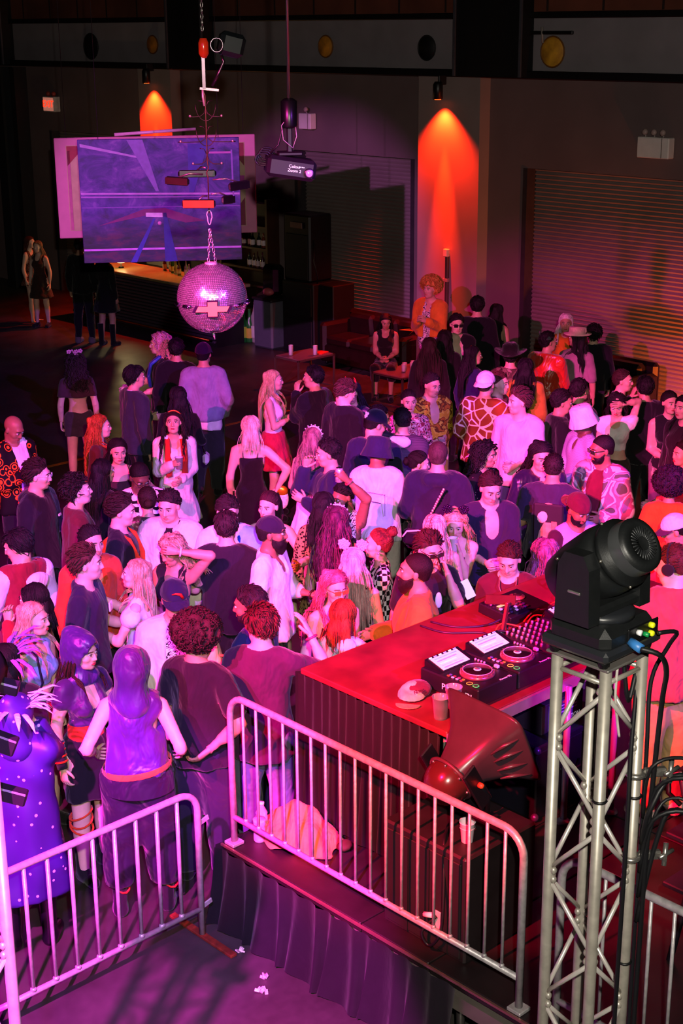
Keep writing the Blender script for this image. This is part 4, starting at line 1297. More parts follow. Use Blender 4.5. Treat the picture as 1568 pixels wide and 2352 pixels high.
def bottle(x, y, z, k, c, lc, label, group, sc=1.0):
    o = empty('bottle', (x, y, z), 0, label, 'bottle', group)
    inst('bottle_glass', BM[k], plain(c, 0.15, var=0.1), o, Matrix.Scale(sc, 4))
    if lc: inst('bottle_label', LM, plain(lc, 0.5), o, Matrix.Scale(sc, 4))
rng = random.Random(4)
for z, n_ in ((1.27, 4), (1.64, 5)):
    for k in range(n_):
        bottle(17.25+rng.uniform(-0.03, 0.03), 20.28+k*0.125, z, rng.randrange(3), rng.choice(['#3a1810', '#6a2a14', '#102018', '#401020']), rng.choice(['#e8d0d8', '#d8b8c0', '#c08890']), 'pale labelled bottle on the back bar shelf right of the purple painting', 'bottles on the back bar shelf', 1.0)
for k in range(9):
    bottle(16.62+rng.uniform(-0.12, 0.12), 21.2+k*0.16, 1.06, rng.randrange(3), rng.choice(['#6a4a10', '#8a8a60', '#30481c', '#7a3a18', '#9a8a58']), rng.choice(['#d8c070', '#c8b890', None]), 'small yellow lit bottle standing on the bar top', 'bottles on the bar top', 0.95)
for k, (c, lc, s_) in enumerate((('#20702c', '#c8d83c', 2.0), ('#d8481c', '#e87838', 2.1), ('#18682a', '#a8c83a', 2.2), ('#2a7a34', '#d0c040', 2.0), ('#a8a49c', '#d8d0c8', 2.35))):
    bottle(16.70+0.07*k, 20.55-0.085*k, 0.0, (0, 2, 1, 0, 2)[k], c, lc, ['green bottle at the left of the floor row by the bin', 'orange bottle in the floor row by the bin', 'green and yellow bottle in the middle of the floor row', 'green bottle between its yellow neighbour and the clear one', 'tall clear bottle next to the grey bin'][k], 'tall bottles on the floor by the bin', s_)
o = empty('bar_lamp', (16.35, 23.35, 1.06), 0, 'small glowing lamp at the left end of the bar top', 'lamp')
one('shade', lambda b: b.lathe([(0.07, 0.10), (0.085, 0.12), (0.085, 0.26), (0.06, 0.29)], n=14), plain('#ffd88a', 0.4, emit=5.0, var=0.02), o)
one('base', lambda b: b.lathe([(0.05, 0.0), (0.05, 0.02), (0.012, 0.03), (0.012, 0.10)], n=12), blk, o)
add_light('bar_lamp_light', 'POINT', (16.3, 23.3, 1.5), None, 14, (1.0, 0.78, 0.36), 0.08)
add_light('bar_top_light', 'SPOT', (16.9, 21.6, 2.5), (16.45, 21.5, 1.0), 34, (1.0, 0.85, 0.25), 0.05, 75, 0.5)
# grey bin and dispenser
o = empty('waste_bin', (16.95, 19.72, 0), 0, 'tall grey waste bin between the bar and the speaker stack', 'bin')
one('bin_body', lambda b: b.box((0, 0, 0.42), (0.46, 0.50, 0.84), None, 0.03), plain('#5c5a68', 0.5, var=0.08), o)
one('bin_rim', lambda b: b.box((0, 0, 0.855), (0.50, 0.54, 0.05), None, 0.02), plain('#1a181c', 0.5), o)
o = empty('sanitizer_dispenser', (16.95, 19.72, 0.88), 0, 'glossy black dispenser box above the grey bin', 'dispenser')
one('dispenser_case', lambda b: b.box((0.05, 0, 0.30), (0.26, 0.40, 0.52), None, 0.07), plain('#0c0a0b', 0.15), o)
one('pink_bag', lambda b: b.sphere((-0.10, -0.03, 0.10), (0.09, 0.12, 0.07), 12, 8), plain('#c85868', 0.5), o)
# speaker stack
o = empty('speaker_tower', (17.18, 18.95, 0), 0, 'tall black speaker tower standing against the roller shutter', 'speaker')
one('subwoofer_cabinet', lambda b: b.box((0, 0.0, 0.62), (0.62, 0.80, 1.22), None, 0.015), plain('#08090a', 0.6), o)
one('side_cabinet', lambda b: b.box((0.06, -0.58, 0.62), (0.5, 0.36, 1.22), None, 0.015), plain('#0a0a0c', 0.6), o)
one('top_cabinet', lambda b: b.box((0, 0.06, 1.80), (0.52, 0.66, 1.12), None, 0.03), plain('#0a0a0c', 0.5), o)
for z in (0.35, 0.92): one('grille', lambda b: b.box((-0.315, 0, z), (0.012, 0.70, 0.48), None, 0.005), plain('#050506', 0.7), o)
one('front_grille', lambda b: b.box((-0.265, 0.06, 1.66), (0.012, 0.56, 0.74), None, 0.005), plain('#050506', 0.7), o)
one('horn_mouth', lambda b: b.box((-0.265, 0.06, 2.18), (0.012, 0.30, 0.10), None, 0.005), plain('#6a4a40', 0.4), o)
one('power_cable', lambda b: b.tube([(-0.2, -0.30, 1.95), (-0.25, -0.36, 1.6), (-0.22, -0.42, 1.35), (-0.2, -0.38, 1.24)], 0.012, 6), blk, o)
# sofas
def sofa(x, y, ly, label, c):
    o = empty('sofa', (x, y, 0), 0, label, 'sofa')
    m = plain(c, 0.35, var=0.2, ns=6)
    one('base', lambda b: b.box((0, 0, 0.20), (0.75, ly, 0.30), None, 0.03), m, o)
    n = max(1, int(ly/0.65))
    for k in range(n):
        yy = (k-(n-1)/2)*(ly-0.3)/n
        one('seat_cushion', lambda b: b.box((-0.06, yy, 0.42), (0.66, (ly-0.32)/n-0.01, 0.15), None, 0.04), m, o)
        one('back_cushion', lambda b: b.box((0.24, yy, 0.62), (0.18, (ly-0.32)/n-0.01, 0.40), (0, -0.12, 0), 0.05), m, o)
    one('back', lambda b: b.box((0.36, 0, 0.45), (0.14, ly, 0.78), None, 0.05), m, o)
    for s_ in (-1, 1): one('armrest', lambda b: b.box((0, s_*(ly/2-0.08), 0.40), (0.80, 0.16, 0.60), None, 0.05), m, o)
    for sx in (-0.3, 0.3):
        for sy in (-1, 1): one('leg', lambda b: b.lathe([(0.02, 0), (0.03, 0.06)], (sx, sy*(ly/2-0.1), 0), 8), blk, o)
sofa(16.95, 17.10, 2.0, 'dark red leather sofa under the shutter left of the orange column', '#1f0a0a')
sofa(17.0, 12.75, 1.7, 'black sofa backed against the orange lit shutter at the right', '#0d0c0f')
# wire frame side tables
def frame_table(x, y, z, lx, ly, label, ang=0.0):
    o = empty('side_table', (x, y, 0), ang, label, 'table')
    t = 0.026; m = plain('#6e5a4c', 0.4, 0.6)
    for sx in (-1, 1):
        for sy in (-1, 1): one('leg', lambda b: b.box((sx*lx/2, sy*ly/2, z/2), (t, t, z)), m, o)
        one('top_rail', lambda b: b.box((sx*lx/2, 0, z-t/2), (t, ly, t)), m, o); one('base_rail', lambda b: b.box((sx*lx/2, 0, t/2), (t, ly, t)), m, o)
    for sy in (-1, 1):
        one('top_rail', lambda b: b.box((0, sy*ly/2, z-t/2), (lx, t, t)), m, o); one('base_rail', lambda b: b.box((0, sy*ly/2, t/2), (lx, t, t)), m, o)
    one('table_top', lambda b: b.box((0, 0, z+0.004), (lx-0.02, ly-0.02, 0.012)), glassy((0.25, 0.22, 0.25), 0.1, 0.25), o)
frame_table(15.24, 16.98, 0.52, 0.74, 0.54, 'copper framed glass cube table behind the blonde in the red skirt')
frame_table(15.75, 15.25, 0.46, 0.85, 0.62, 'copper framed glass table between the sofa and the plant')
def table_glass(x, y, z, label, hgt=0.14, c='#a07060'):
    o = empty('cocktail_glass', (x, y, z), 0, label, 'glass')
    one('glass_wall', lambda b: b.lathe([(0.03, 0), (0.034, 0.004), (0.036, hgt), (0.033, hgt), (0.028, 0.008)], n=14), glassy(), o)
    one('drink', lambda b: b.lathe([(0.028, 0.01), (0.03, hgt*0.6)], n=12), plain(c, 0.2), o)
table_glass(15.02, 17.05, 0.535, 'glass with a garnish on the left of the copper cube table', 0.16)
table_glass(15.30, 16.80, 0.535, 'plain glass near the middle of the copper cube table', 0.15)
for k in range(4): table_glass(15.62+0.09*k, 15.20+0.07*(k % 2), 0.475, 'small glass in the cluster on the table by the plant', 0.11)
bpy.context.view_layer.update()
for q in [q for q in COL.objects if q.get('label', '').startswith('small glass in the cluster')]: q['group'] = 'glasses on the table by the plant'
o = one('table_napkin', lambda b: b.box((15.48, 16.86, 0.536), (0.22, 0.14, 0.012), (0, 0, 0.3)), plain('#d83a28', 0.6)); tag(o, 'red folded menu at the right corner of the copper cube table', 'menu')
# plant
o = empty('potted_plant', (16.42, 15.45, 0), 0, 'leafy green plant beside the sofa, lit yellow on top', 'plant')
one('pot', lambda b: b.lathe([(0.13, 0), (0.15, 0.02), (0.18, 0.34), (0.16, 0.34), (0.15, 0.30)], n=16), plain('#2a2422', 0.6), o)
rng = random.Random(9)
lf = MB(); lf.add([(0, 0, 0), (0.02, 0.06, 0.008), (0.0, 0.16, -0.02), (-0.02, 0.06, 0.008), (0, 0.06, -0.004)], [(0, 1, 4), (1, 2, 4), (0, 4, 3), (4, 2, 3)], True)
lfm = lf.mesh('leaf')
for k in range(60):
    a = rng.uniform(0, 6.28); r = rng.uniform(0.02, 0.26); z = rng.uniform(0.40, 1.0)
    inst('leaf', lfm, plain(rng.choice(['#2c3a12', '#3f4a18', '#4c5420', '#24300f']), 0.5), o, Matrix.Translation((r*math.cos(a), r*math.sin(a), z))@Euler((rng.uniform(-0.9, 0.5), rng.uniform(-0.5, 0.5), a-1.57)).to_matrix().to_4x4()@Matrix.Scale(rng.uniform(0.9, 1.6), 4))
for k in range(7):
    a = k*0.9
    one('stem', lambda b: b.tube([(0.03*math.cos(a), 0.03*math.sin(a), 0.32), (0.09*math.cos(a), 0.09*math.sin(a), 0.6), (0.2*math.cos(a), 0.2*math.sin(a), 0.9)], 0.006, 5), plain('#2a3010', 0.6), o)
# ------------------------------------------------------------------ hanging paintings
def facing(x, y): return math.atan2(-y, -x)+math.pi/2   # turns local -y to the hall's front
def emitless(c): return plain(c, 0.6, var=0.12, ns=14)
def canvas_purple():
    m, nt, b = newmat('violet_canvas')
    co = objco(nt, (1.3, 1, 1.8))
    n = noise(nt, co, 2.2, 6, 0.68, 0.6)
    c1 = ramp(nt, n, [(0.30, '#1c0a40'), (0.46, '#421680'), (0.58, '#62289a'), (0.72, '#9a5cb8')])
    sep = nd(nt, 'ShaderNodeSeparateXYZ'); tc = nd(nt, 'ShaderNodeTexCoord'); lk(nt, tc.outputs['Object'], sep.inputs[0])
    # darker, redder ground below the painted horizon
    st = nd(nt, 'ShaderNodeMapRange'); st.inputs[1].default_value = -0.10; st.inputs[2].default_value = -0.45; lk(nt, sep.outputs['Z'], st.inputs[0])
    n2 = noise(nt, objco(nt, (1, 1, 3.0)), 2.6, 5, 0.7)
    c2 = ramp(nt, n2, [(0.35, '#10041c'), (0.5, '#2c0a44'), (0.62, '#520c40'), (0.74, '#200c50')])
    mx = nd(nt, 'ShaderNodeMix', data_type='RGBA'); lk(nt, st.outputs[0], mx.inputs[0]); lk(nt, c1, mx.inputs[6]); lk(nt, c2, mx.inputs[7])
    lk(nt, mx.outputs[2], b.inputs['Base Color'])
    b.inputs['Roughness'].default_value = 0.55
    return m
px, py = 11.59, 15.60
o = empty('hanging_painting', (px, py, 3.28), facing(px, py), 'large violet canvas of a night road hung in front of the bar', 'painting')
one('canvas', lambda b: b.box((0, 0, 0), (2.02, 0.045, 1.54), None, 0.005), canvas_purple(), o)
def stroke(name, pts, c, k=0.0):
    def fn(b): b.prism([(x, z) for x, z in pts], 0.0, 0.002, Matrix(((1, 0, 0), (0, 0, -1), (0, 1, 0))), (0, -0.0235-k, 0))
    one(name, fn, emitless(c), o)
stroke('painted_line', [(-1.0, 0.095), (1.0, 0.060), (1.0, 0.085), (-1.0, 0.115)], '#c878d8')
stroke('painted_line', [(-1.0, 0.055), (0.9, 0.03), (0.9, 0.038), (-1.0, 0.072)], '#b060c8')
stroke('painted_line', [(-1.0, -0.075), (1.0, -0.085), (1.0, -0.075), (-1.0, -0.065)], '#8a4ab4')
stroke('painted_line', [(-1.0, -0.615), (1.0, -0.615), (1.0, -0.590), (-1.0, -0.590)], '#c870d0')
stroke('painted_line', [(-0.98, 0.68), (-0.2, 0.52), (-0.2, 0.54), (-0.98, 0.72)], '#b47ad0')
stroke('painted_line', [(0.90, 0.62), (0.92, 0.62), (0.93, 0.02), (0.91, 0.02)], '#9a5ac8')
stroke('painted_beam', [(-0.40, 0.76), (-0.20, 0.76), (-0.02, 0.12), (-0.06, 0.12)], '#8858b8', 0.001)
stroke('painted_beam', [(0.36, 0.10), (0.42, 0.10), (0.62, 0.70), (0.36, 0.70)], '#4a30a0', 0.001)
stroke('painted_beam', [(-0.42, -0.77), (-0.34, -0.77), (-0.08, -0.22), (-0.11, -0.22)], '#3a2a9a', 0.001)
stroke('painted_beam', [(0.02, -0.77), (0.18, -0.77), (0.06, -0.15), (0.02, -0.15)], '#2e1c80', 0.001)
stroke('painted_road', [(-0.80, -0.30), (-0.22, -0.10), (0.04, -0.09), (0.55, -0.26), (0.3, -0.28), (-0.1, -0.16)], '#7a1468', 0.001)
stroke('painted_sign', [(-0.20, -0.145), (0.01, -0.150), (0.01, -0.205), (-0.20, -0.195)], '#e6b4e6', 0.002)
stroke('painted_sign', [(0.62, 0.60), (0.90, 0.60), (0.90, 0.575), (0.62, 0.575)], '#c85ac0', 0.002)
one('painted_dot', lambda b: b.lathe([(0.025, 0), (0.025, 0.002)], (-0.03, -0.025, -0.28), 12, align((0, -1, 0))), emitless('#e080c8'), o)
for s_ in (-0.75, 0.75): one('hanging_wire', lambda b: b.tube([(s_, 0.0, 0.76), (s_, 0.0, 5.7)], 0.004, 5), plain('#2a2026', 0.5), o)
px, py = 12.52, 16.92
o = empty('hanging_painting', (px, py, 3.30), facing(px, py)+0.06, 'pale framed canvas showing behind both sides of the violet painting', 'painting')
one('frame', lambda b: b.box((0, 0, 0), (2.72, 0.06, 1.34), None, 0.01), plain('#d878a8', 0.6, var=0.05), o)
one('canvas', lambda b: b.box((0, -0.02, 0), (2.42, 0.03, 1.14)), plain('#c8a08c', 0.6, var=0.1), o)
for pts, c in (([(1.20, 0.56), (0.95, 0.56), (1.20, 0.25)], '#8a1c3c'), ([(1.20, -0.56), (0.90, -0.56), (1.20, -0.18)], '#8a1c4a'), ([(0.9, -0.05), (1.2, -0.05), (1.2, 0.12), (0.9, 0.12)], '#b4189a'), ([(-1.20, 0.56), (-0.95, 0.56), (-1.20, 0.30)], '#a01c40'), ([(-1.20, -0.56), (-1.16, -0.56), (-1.16, 0.5), (-1.20, 0.5)], '#c25a90')):
    def fn(b): b.prism([(x, z) for x, z in pts], 0.0, 0.002, Matrix(((1, 0, 0), (0, 0, -1), (0, 1, 0))), (0, -0.036, 0))
    one('painted_shape', fn, emitless(c), o)
one('top_bar', lambda b: b.tube([(-0.55, -0.03, 0.70), (0.55, -0.03, 0.755)], 0.022, 8), plain('#e0a0c8', 0.4), o)
for s_ in (-1.2, 1.2): one('hanging_wire', lambda b: b.tube([(s_, 0.0, 0.66), (s_, 0.0, 5.6)], 0.004, 5), plain('#2a2026', 0.5), o)
# ------------------------------------------------------------------ mirror ball and its chain
BX, BY, BZ = 6.64, 8.38, 3.54
o = empty('mirror_ball', (BX, BY, BZ), facing(BX, BY), 'large mirror ball with an orange cross shaped emblem hanging on chains', 'mirror ball')
def tiles(b):
    rg = random.Random(1); R = 0.25; nr = 58
    for i in range(nr):
        t0 = math.pi*(i+0.10)/nr; t1 = math.pi*(i+0.90)/nr
        n = max(6, int(2*math.pi*math.sin((t0+t1)/2)/(math.pi/nr)))
        for k in range(n):
            w0 = 2*math.pi*(k+0.09)/n; w1 = 2*math.pi*(k+0.91)/n
            P = [Vector((math.sin(t)*math.cos(w), math.sin(t)*math.sin(w), math.cos(t)))*R for t, w in ((t0, w0), (t1, w0), (t1, w1), (t0, w1))]
            c = sum(P, Vector())/4; ax = Vector((rg.gauss(0, 1), rg.gauss(0, 1), rg.gauss(0, 1))).normalized()
            q = Matrix.Rotation(rg.gauss(0, 0.07), 3, ax)
            b.add([q@(p-c)+c*1.004 for p in P], [(0, 1, 2, 3)])
t = one('mirror_tiles', tiles, plain('#f4f2f4', 0.2, 0.88, var=0.02), o); t['kind'] = 'stuff'
one('core', lambda b: b.sphere((0, 0, 0), 0.247, 32, 20), plain('#1c1a1e', 0.5), o)
def cross(s_, k): return [(x*s_, z*s_) for x, z in ((-0.125, -0.018), (-0.035, -0.018), (-0.035, -0.052), (0.035, -0.052), (0.035, -0.018), (0.105, -0.018), (0.125, 0.022), (0.035, 0.022), (0.035, 0.055), (-0.035, 0.055), (-0.035, 0.022), (-0.105, 0.022))]
em = empty('e', (0, 0, 0)); bpy.data.objects.remove(em)
XZ = Matrix(((1, 0, 0), (0, 0, -1), (0, 1, 0)))
one('emblem_rim', lambda b: b.prism(cross(1.14, 0), 0.0, 0.02, XZ, (0, -0.246, -0.035)), plain('#3a1440', 0.2, 0.6), o)
one('emblem_face', lambda b: b.prism(cross(0.95, 0), 0.0, 0.006, XZ, (0, -0.266, -0.035)), plain('#d88a5a', 0.35, 0.2, var=0.05), o)
for a in (-78, -48, 44, 74, 110, 150, 190, 230):
    ra_ = math.radians(a)
    def orn(b):
        for j in range(4): b.sphere((math.sin(ra_+j*0.05)*0.256, -math.cos(ra_+j*0.05)*0.256, -0.03+0.006*(j % 2)), (0.016, 0.016, 0.012), 8, 6)
        b.tube([(math.sin(ra_-0.08)*0.258, -math.cos(ra_-0.08)*0.258, -0.035), (math.sin(ra_)*0.272, -math.cos(ra_)*0.272, -0.02), (math.sin(ra_+0.25)*0.258, -math.cos(ra_+0.25)*0.258, -0.02)], 0.008, 6)
    one('chrome_badge', orn, plain('#b4a4c8', 0.12, 1.0), o)
one('bottom_finial', lambda b: b.tube([(0, 0, -0.245), (0.004, 0, -0.27), (0.01, 0, -0.30)], [0.014, 0.008, 0.003], 8), alu, o)
one('top_cap', lambda b: b.lathe([(0.045, 0.235), (0.045, 0.255), (0.015, 0.26)], n=16), alu, o)
def chain(o, pts_fn, z0, z1, name, r=0.013, wire=0.0032, stp=0.034):
    n = int((z1-z0)/stp); b0 = MB()
    b0.tube([(r*0.62*math.cos(a), 0, 1.35*r*math.sin(a)) for a in [i*math.pi/5 for i in range(10)]], wire, 5, closed=True)
    me = b0.mesh('chain_link')
    for k in range(n):
        z = z0+(k+0.5)*stp; x, y = pts_fn((k+0.5)/n)
        inst('chain_link', me, plain('#b8aaa8', 0.3, 0.9), o, Matrix.Translation((x, y, z))@Matrix.Rotation((k % 2)*math.pi/2+0.4, 4, 'Z'))
chain(o, lambda t: (-0.018*(1-t), 0), 0.255, 0.52, 'chain')
chain(o, lambda t: (0.034*(1-t), 0), 0.255, 0.52, 'chain')
one('carabiner', lambda b: b.tube([(0.016*math.sin(a)*(1.2 if math.cos(a) > 0 else 0.8), 0, 0.57+0.05*math.cos(a)) for a in [i*math.pi/8 for i in range(16)]], 0.0045, 6, closed=True), alu, o)
# mobile of car mirrors above the ball
o = empty('mirror_mobile', (BX, BY, 4.14), facing(BX, BY), 'hanging mobile of five car mirrors on a hooked rod above the ball', 'mobile')
one('rod', lambda b: b.tube([(0, 0, 0.0), (0.0, 0, 0.25), (-0.008, 0, 0.28), (0.006, 0, 0.31), (0, 0, 0.35), (0, 0, 0.80), (-0.012, 0, 0.83), (0.004, 0, 0.86)], 0.005, 6), plain('#5a3a30', 0.4, 0.7), o)
for z, l in ((0.34, 0.11), (0.49, 0.20), (0.66, 0.12)):
    for s_ in (-1, 1):
        one('hook_arm', lambda b: b.tube([(0, 0, z+0.06), (s_*0.012, 0, z+0.02), (s_*0.04, -0.01, z), (s_*l*0.75, -0.01, z-0.002), (s_*l, -0.01, z)], 0.0035, 5), plain('#3a2c2c', 0.4, 0.7), o)
        one('pin_tip', lambda b: b.sphere((s_*l*0.9, -0.012, z+0.004), 0.009, 6, 5), plain('#f0d8d0', 0.2, 0.8), o)
        one('curl', lambda b: b.tube([(0, 0, z+0.06), (s_*0.02, 0, z+0.10), (s_*0.05, 0, z+0.105)], 0.003, 5), plain('#3a2c2c', 0.4, 0.7), o)
    one('loop_wire', lambda b: b.tube([(0.07*math.cos(a), 0, z+0.08+0.11*math.sin(a)) for a in [math.pi*(1+i/10) for i in range(11)]], 0.003, 5), plain('#3a2c2c', 0.4, 0.7), o) if z > 0.45 else None
def car_mirror(x, y, z, w, h, yaw, roll, glass, nm):
    R = Matrix.Rotation(yaw, 3, 'Z')@Matrix.Rotation(roll, 3, 'Y')
    q = one('car_mirror', lambda b: b.box((x, y, z), (w, 0.035, h), R, 0.016), plain('#0e0e10', 0.35), o)
    one('mirror_glass', lambda b: b.box(Vector((x, y, z))+R@Vector((0, -0.0185, 0)), (w*0.92, 0.003, h*0.82), R, 0.001), glass, q)
    one('ball_mount', lambda b: b.tube([Vector((x, y, z))+R@Vector((0, 0.01, h*0.4)), (x*0.6, y*0.6, z+0.05), (x*0.15, y*0.2, z+0.045)], 0.006, 6), plain('#8a7a78', 0.3, 0.8), q)
mg = plain('#181c1c', 0.12, 0.6)
car_mirror(-0.075, 0.10, 0.265, 0.27, 0.052, 0.0, 0.0, plain('#202a28', 0.3), 'a')
car_mirror(-0.215, 0.0, 0.225, 0.18, 0.058, -0.35, 0.05, plain('#3a2620', 0.2, 0.4), 'b')
car_mirror(0.215, 0.02, 0.185, 0.165, 0.062, 0.45, -0.08, mg, 'c')
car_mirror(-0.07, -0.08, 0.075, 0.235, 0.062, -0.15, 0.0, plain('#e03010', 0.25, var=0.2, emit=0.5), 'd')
car_mirror(0.135, 0.06, 0.085, 0.11, 0.06, 0.6, 0.0, mg, 'e')
# hanger parts above the mobile
o = empty('hanger_bracket', (BX, BY, 4.97), facing(BX, BY), 'chrome strap bracket with red lens and ring hanging from the ceiling chain', 'bracket')
one('strap', lambda b: b.box((-0.005, 0, 0.12), (0.022, 0.03, 0.22)), plain('#54424c', 0.25, 0.9), o)
one('strap', lambda b: b.tube([(0.05, 0, 0.03), (0.10, 0, 0.12), (0.135, 0, 0.19), (0.12, 0, 0.235)], 0.012, 6), plain('#54424c', 0.25, 0.9), o)
one('cross_plate', lambda b: b.box((0.03, 0, 0.01), (0.13, 0.02, 0.016), (0, 0.1, 0)), alu, o)
one('red_lens', lambda b: b.lathe([(0.018, 0.0), (0.034, 0.03), (0.034, 0.10), (0.022, 0.13)], (0.0, 0, 0.215), 12), plain('#c82a14', 0.2, emit=0.15), o)
one('ring', lambda b: b.tube([(0.09+0.042*math.cos(a), 0, 0.30+0.046*math.sin(a)) for a in [i*math.pi/9 for i in range(18)]], 0.006, 6, closed=True), plain('#8a7a82', 0.25, 0.9), o)
one('hook', lambda b: b.tube([(-0.015, 0, 0.02), (-0.015, 0, -0.04), (-0.006, 0, -0.10)], 0.009, 6), alu, o)
one('black_box', lambda b: b.box((0.19, 0.1, 0.30), (0.18, 0.12, 0.16), (0, 0.25, 0.2), 0.03), plain('#101418', 0.4), o)
o = empty('ceiling_chain', (BX, BY, 5.36), facing(BX, BY), 'steel chain running up from the hanger bracket to the ceiling', 'chain')
chain(o, lambda t: (-0.004, 0), 0.0, 3.60, 'chain', 0.014, 0.0035, 0.038)
# projector on its pole
PX, PY = 7.45, 8.43
o = empty('projector', (PX, PY, 4.40), facing(PX, PY)+0.10, 'black ceiling projector with a glass lens on a long pole', 'projector')
one('case', lambda b: b.box((0.0, 0, 0.0), (0.36, 0.28, 0.15), (0.0, 0.16, 0), 0.025), plain('#101416', 0.45), o)
one('lens_ring', lambda b: b.lathe([(0.038, 0), (0.038, 0.03), (0.03, 0.034)], (0.125, -0.125, -0.035), 16, align((0, -1, 0))), plain('#20242a', 0.3), o)
one('lens_glass', lambda b: b.sphere((0.125, -0.155, -0.035), (0.028, 0.010, 0.028), 12, 8), plain('#e8eef0', 0.05, 0.4), o)
link('lettering', text_mesh('Colour\nZoom 2', 0.030, 0.001), plain('#ffffff', 0.4, emit=0.6), o, (0.02, -0.1425, 0.0), (math.pi/2, 0.16, 0))
for k in range(4): one('marker_dot', lambda b: b.lathe([(0.004, 0), (0.004, 0.002)], (0.055+0.011*k, -0.1405, 0.012-0.002*k), 8, align((0, -1, 0))), plain('#ffffff', 0.4, emit=0.6), o)
one('mount_plate', lambda b: b.box((0, 0, 0.10), (0.18, 0.14, 0.03), None, 0.008), blk, o)
one('mount_arm', lambda b: b.box((0.0, 0.0, 0.20), (0.04, 0.05, 0.20), None, 0.008), blk, o)
one('mount_body', lambda b: b.lathe([(0.055, 0.28), (0.06, 0.30), (0.06, 0.47), (0.03, 0.49)], n=14), plain('#0c0e10', 0.3), o)
one('pole', lambda b: b.tube([(0, 0, 0.47), (0, 0, 4.55)], 0.011, 10), plain('#a8a098', 0.3, 0.9), o)
for k in range(4):
    one('cable_loop', lambda b: b.tube([(-0.16+0.02*math.sin(a+k), 0.03*k, -0.02+0.05*k*0.3+0.06*math.sin(a)+0.02*k) if False else (-0.20+0.055*math.cos(a)+0.012*k, 0.02*k, 0.06+0.045*math.sin(a)+0.012*k) for a in [i*math.pi/8 for i in range(16)]], 0.006, 5, closed=True), blk, o)
one('cable', lambda b: b.tube([(-0.14, 0.02, 0.10), (-0.08, 0.02, 0.16), (-0.04, 0.03, 0.30), (-0.03, 0.03, 0.40)], 0.007, 6), blk, o)
one('safety_wire', lambda b: b.tube([(0.03, -0.03, 0.42), (-0.06, -0.04, 0.30), (-0.05, -0.05, 0.20), (0.02, -0.04, 0.14), (0.05, -0.03, 0.22), (0.04, -0.03, 0.34)], 0.003, 5), alu, o)

# ------------------------------------------------------------------ stage, skirts, barricades
SZ = 0.55
def pleats(b, p0, p1, z0, z1, pitch, amp, flare, out, seed=0, seg=5):
    """hanging pleated cloth from p0 to p1, bulging along out"""
    rg = random.Random(seed)
    p0, p1, out = Vector((*p0, 0)), Vector((*p1, 0)), Vector((*out, 0))
    L = (p1-p0).length; n = int(L/pitch)*8; V = []; F = []
    ph = [rg.uniform(-0.5, 0.5) for _ in range(n)]
    am = [0.6+0.8*rg.random() for _ in range(n//8+2)]
    for j in range(seg+1):
        t = j/seg
        for i in range(n+1):
            u = i/n; a = 2*math.pi*i/8; k = am[i//8]
            d = amp*(0.35+0.65*t)*k*(0.5+0.5*math.cos(a))+flare*t*t
            w = 0.3*pitch*t*math.sin(i*0.37+seed)
            p = p0.lerp(p1, u)+out*d+(p1-p0).normalized()*w
            V.append((p.x, p.y, z1+(z0-z1)*t+(0.012*math.cos(a) if j == seg else 0)))
    for j in range(seg):
        for i in range(n): F.append((j*(n+1)+i, j*(n+1)+i+1, (j+1)*(n+1)+i+1, (j+1)*(n+1)+i))
    b.add(V, F, True)
stage = empty('stage', (0, 0, 0), 0, 'low black stage platform carrying the DJ table', 'stage')
decks = [(5.08, 7.1), (7.1, 9.05)]
ys = [(6.50, 5.275), (5.265, 4.745), (4.735, 2.5), (2.49, 0.4)]
for x0, x1 in decks:
    for y0, y1 in ys:
        one('deck_panel', lambda b: b.box(((x0+x1)/2+0.005, (y0+y1)/2, SZ-0.03), (x1-x0-0.012, y0-y1, 0.06), None, 0.004), plain('#1d1517', 0.45, var=0.35, ns=4, bmp=0.05), stage)
one('edge_trim', lambda b: b.box((5.075, 3.45, SZ-0.005), (0.014, 6.1, 0.014)), plain('#b08078', 0.35, 0.8), stage)
one('side_rail', lambda b: b.box((5.10, 3.0, SZ-0.13), (0.05, 5.2, 0.09)), plain('#8a8078', 0.4, 0.6), stage)
for y in (6.3, 4.6, 2.6, 0.8):
    for x in (5.2, 7.1, 8.9): one('leg', lambda b: b.tube([(x, y, 0), (x, y, SZ-0.05)], 0.025, 8), met, stage)
cl = cloth('#0d0b11', 0.8, 0.08, 0.1)
o = one('stage_skirt', lambda b: pleats(b, (5.06, 6.52), (5.06, 4.50), 0.012, SZ-0.02, 0.155, 0.055, 0.05, (-1, 0), 3), cl); tag(o, 'black pleated cloth skirt along the near edge of the stage', 'skirt')
o = one('stage_skirt', lambda b: pleats(b, (5.06, 6.53), (9.0, 6.53), 0.012, SZ-0.02, 0.155, 0.05, 0.04, (0, 1), 4), cl); tag(o, 'black pleated cloth skirt along the crowd side of the stage', 'skirt')

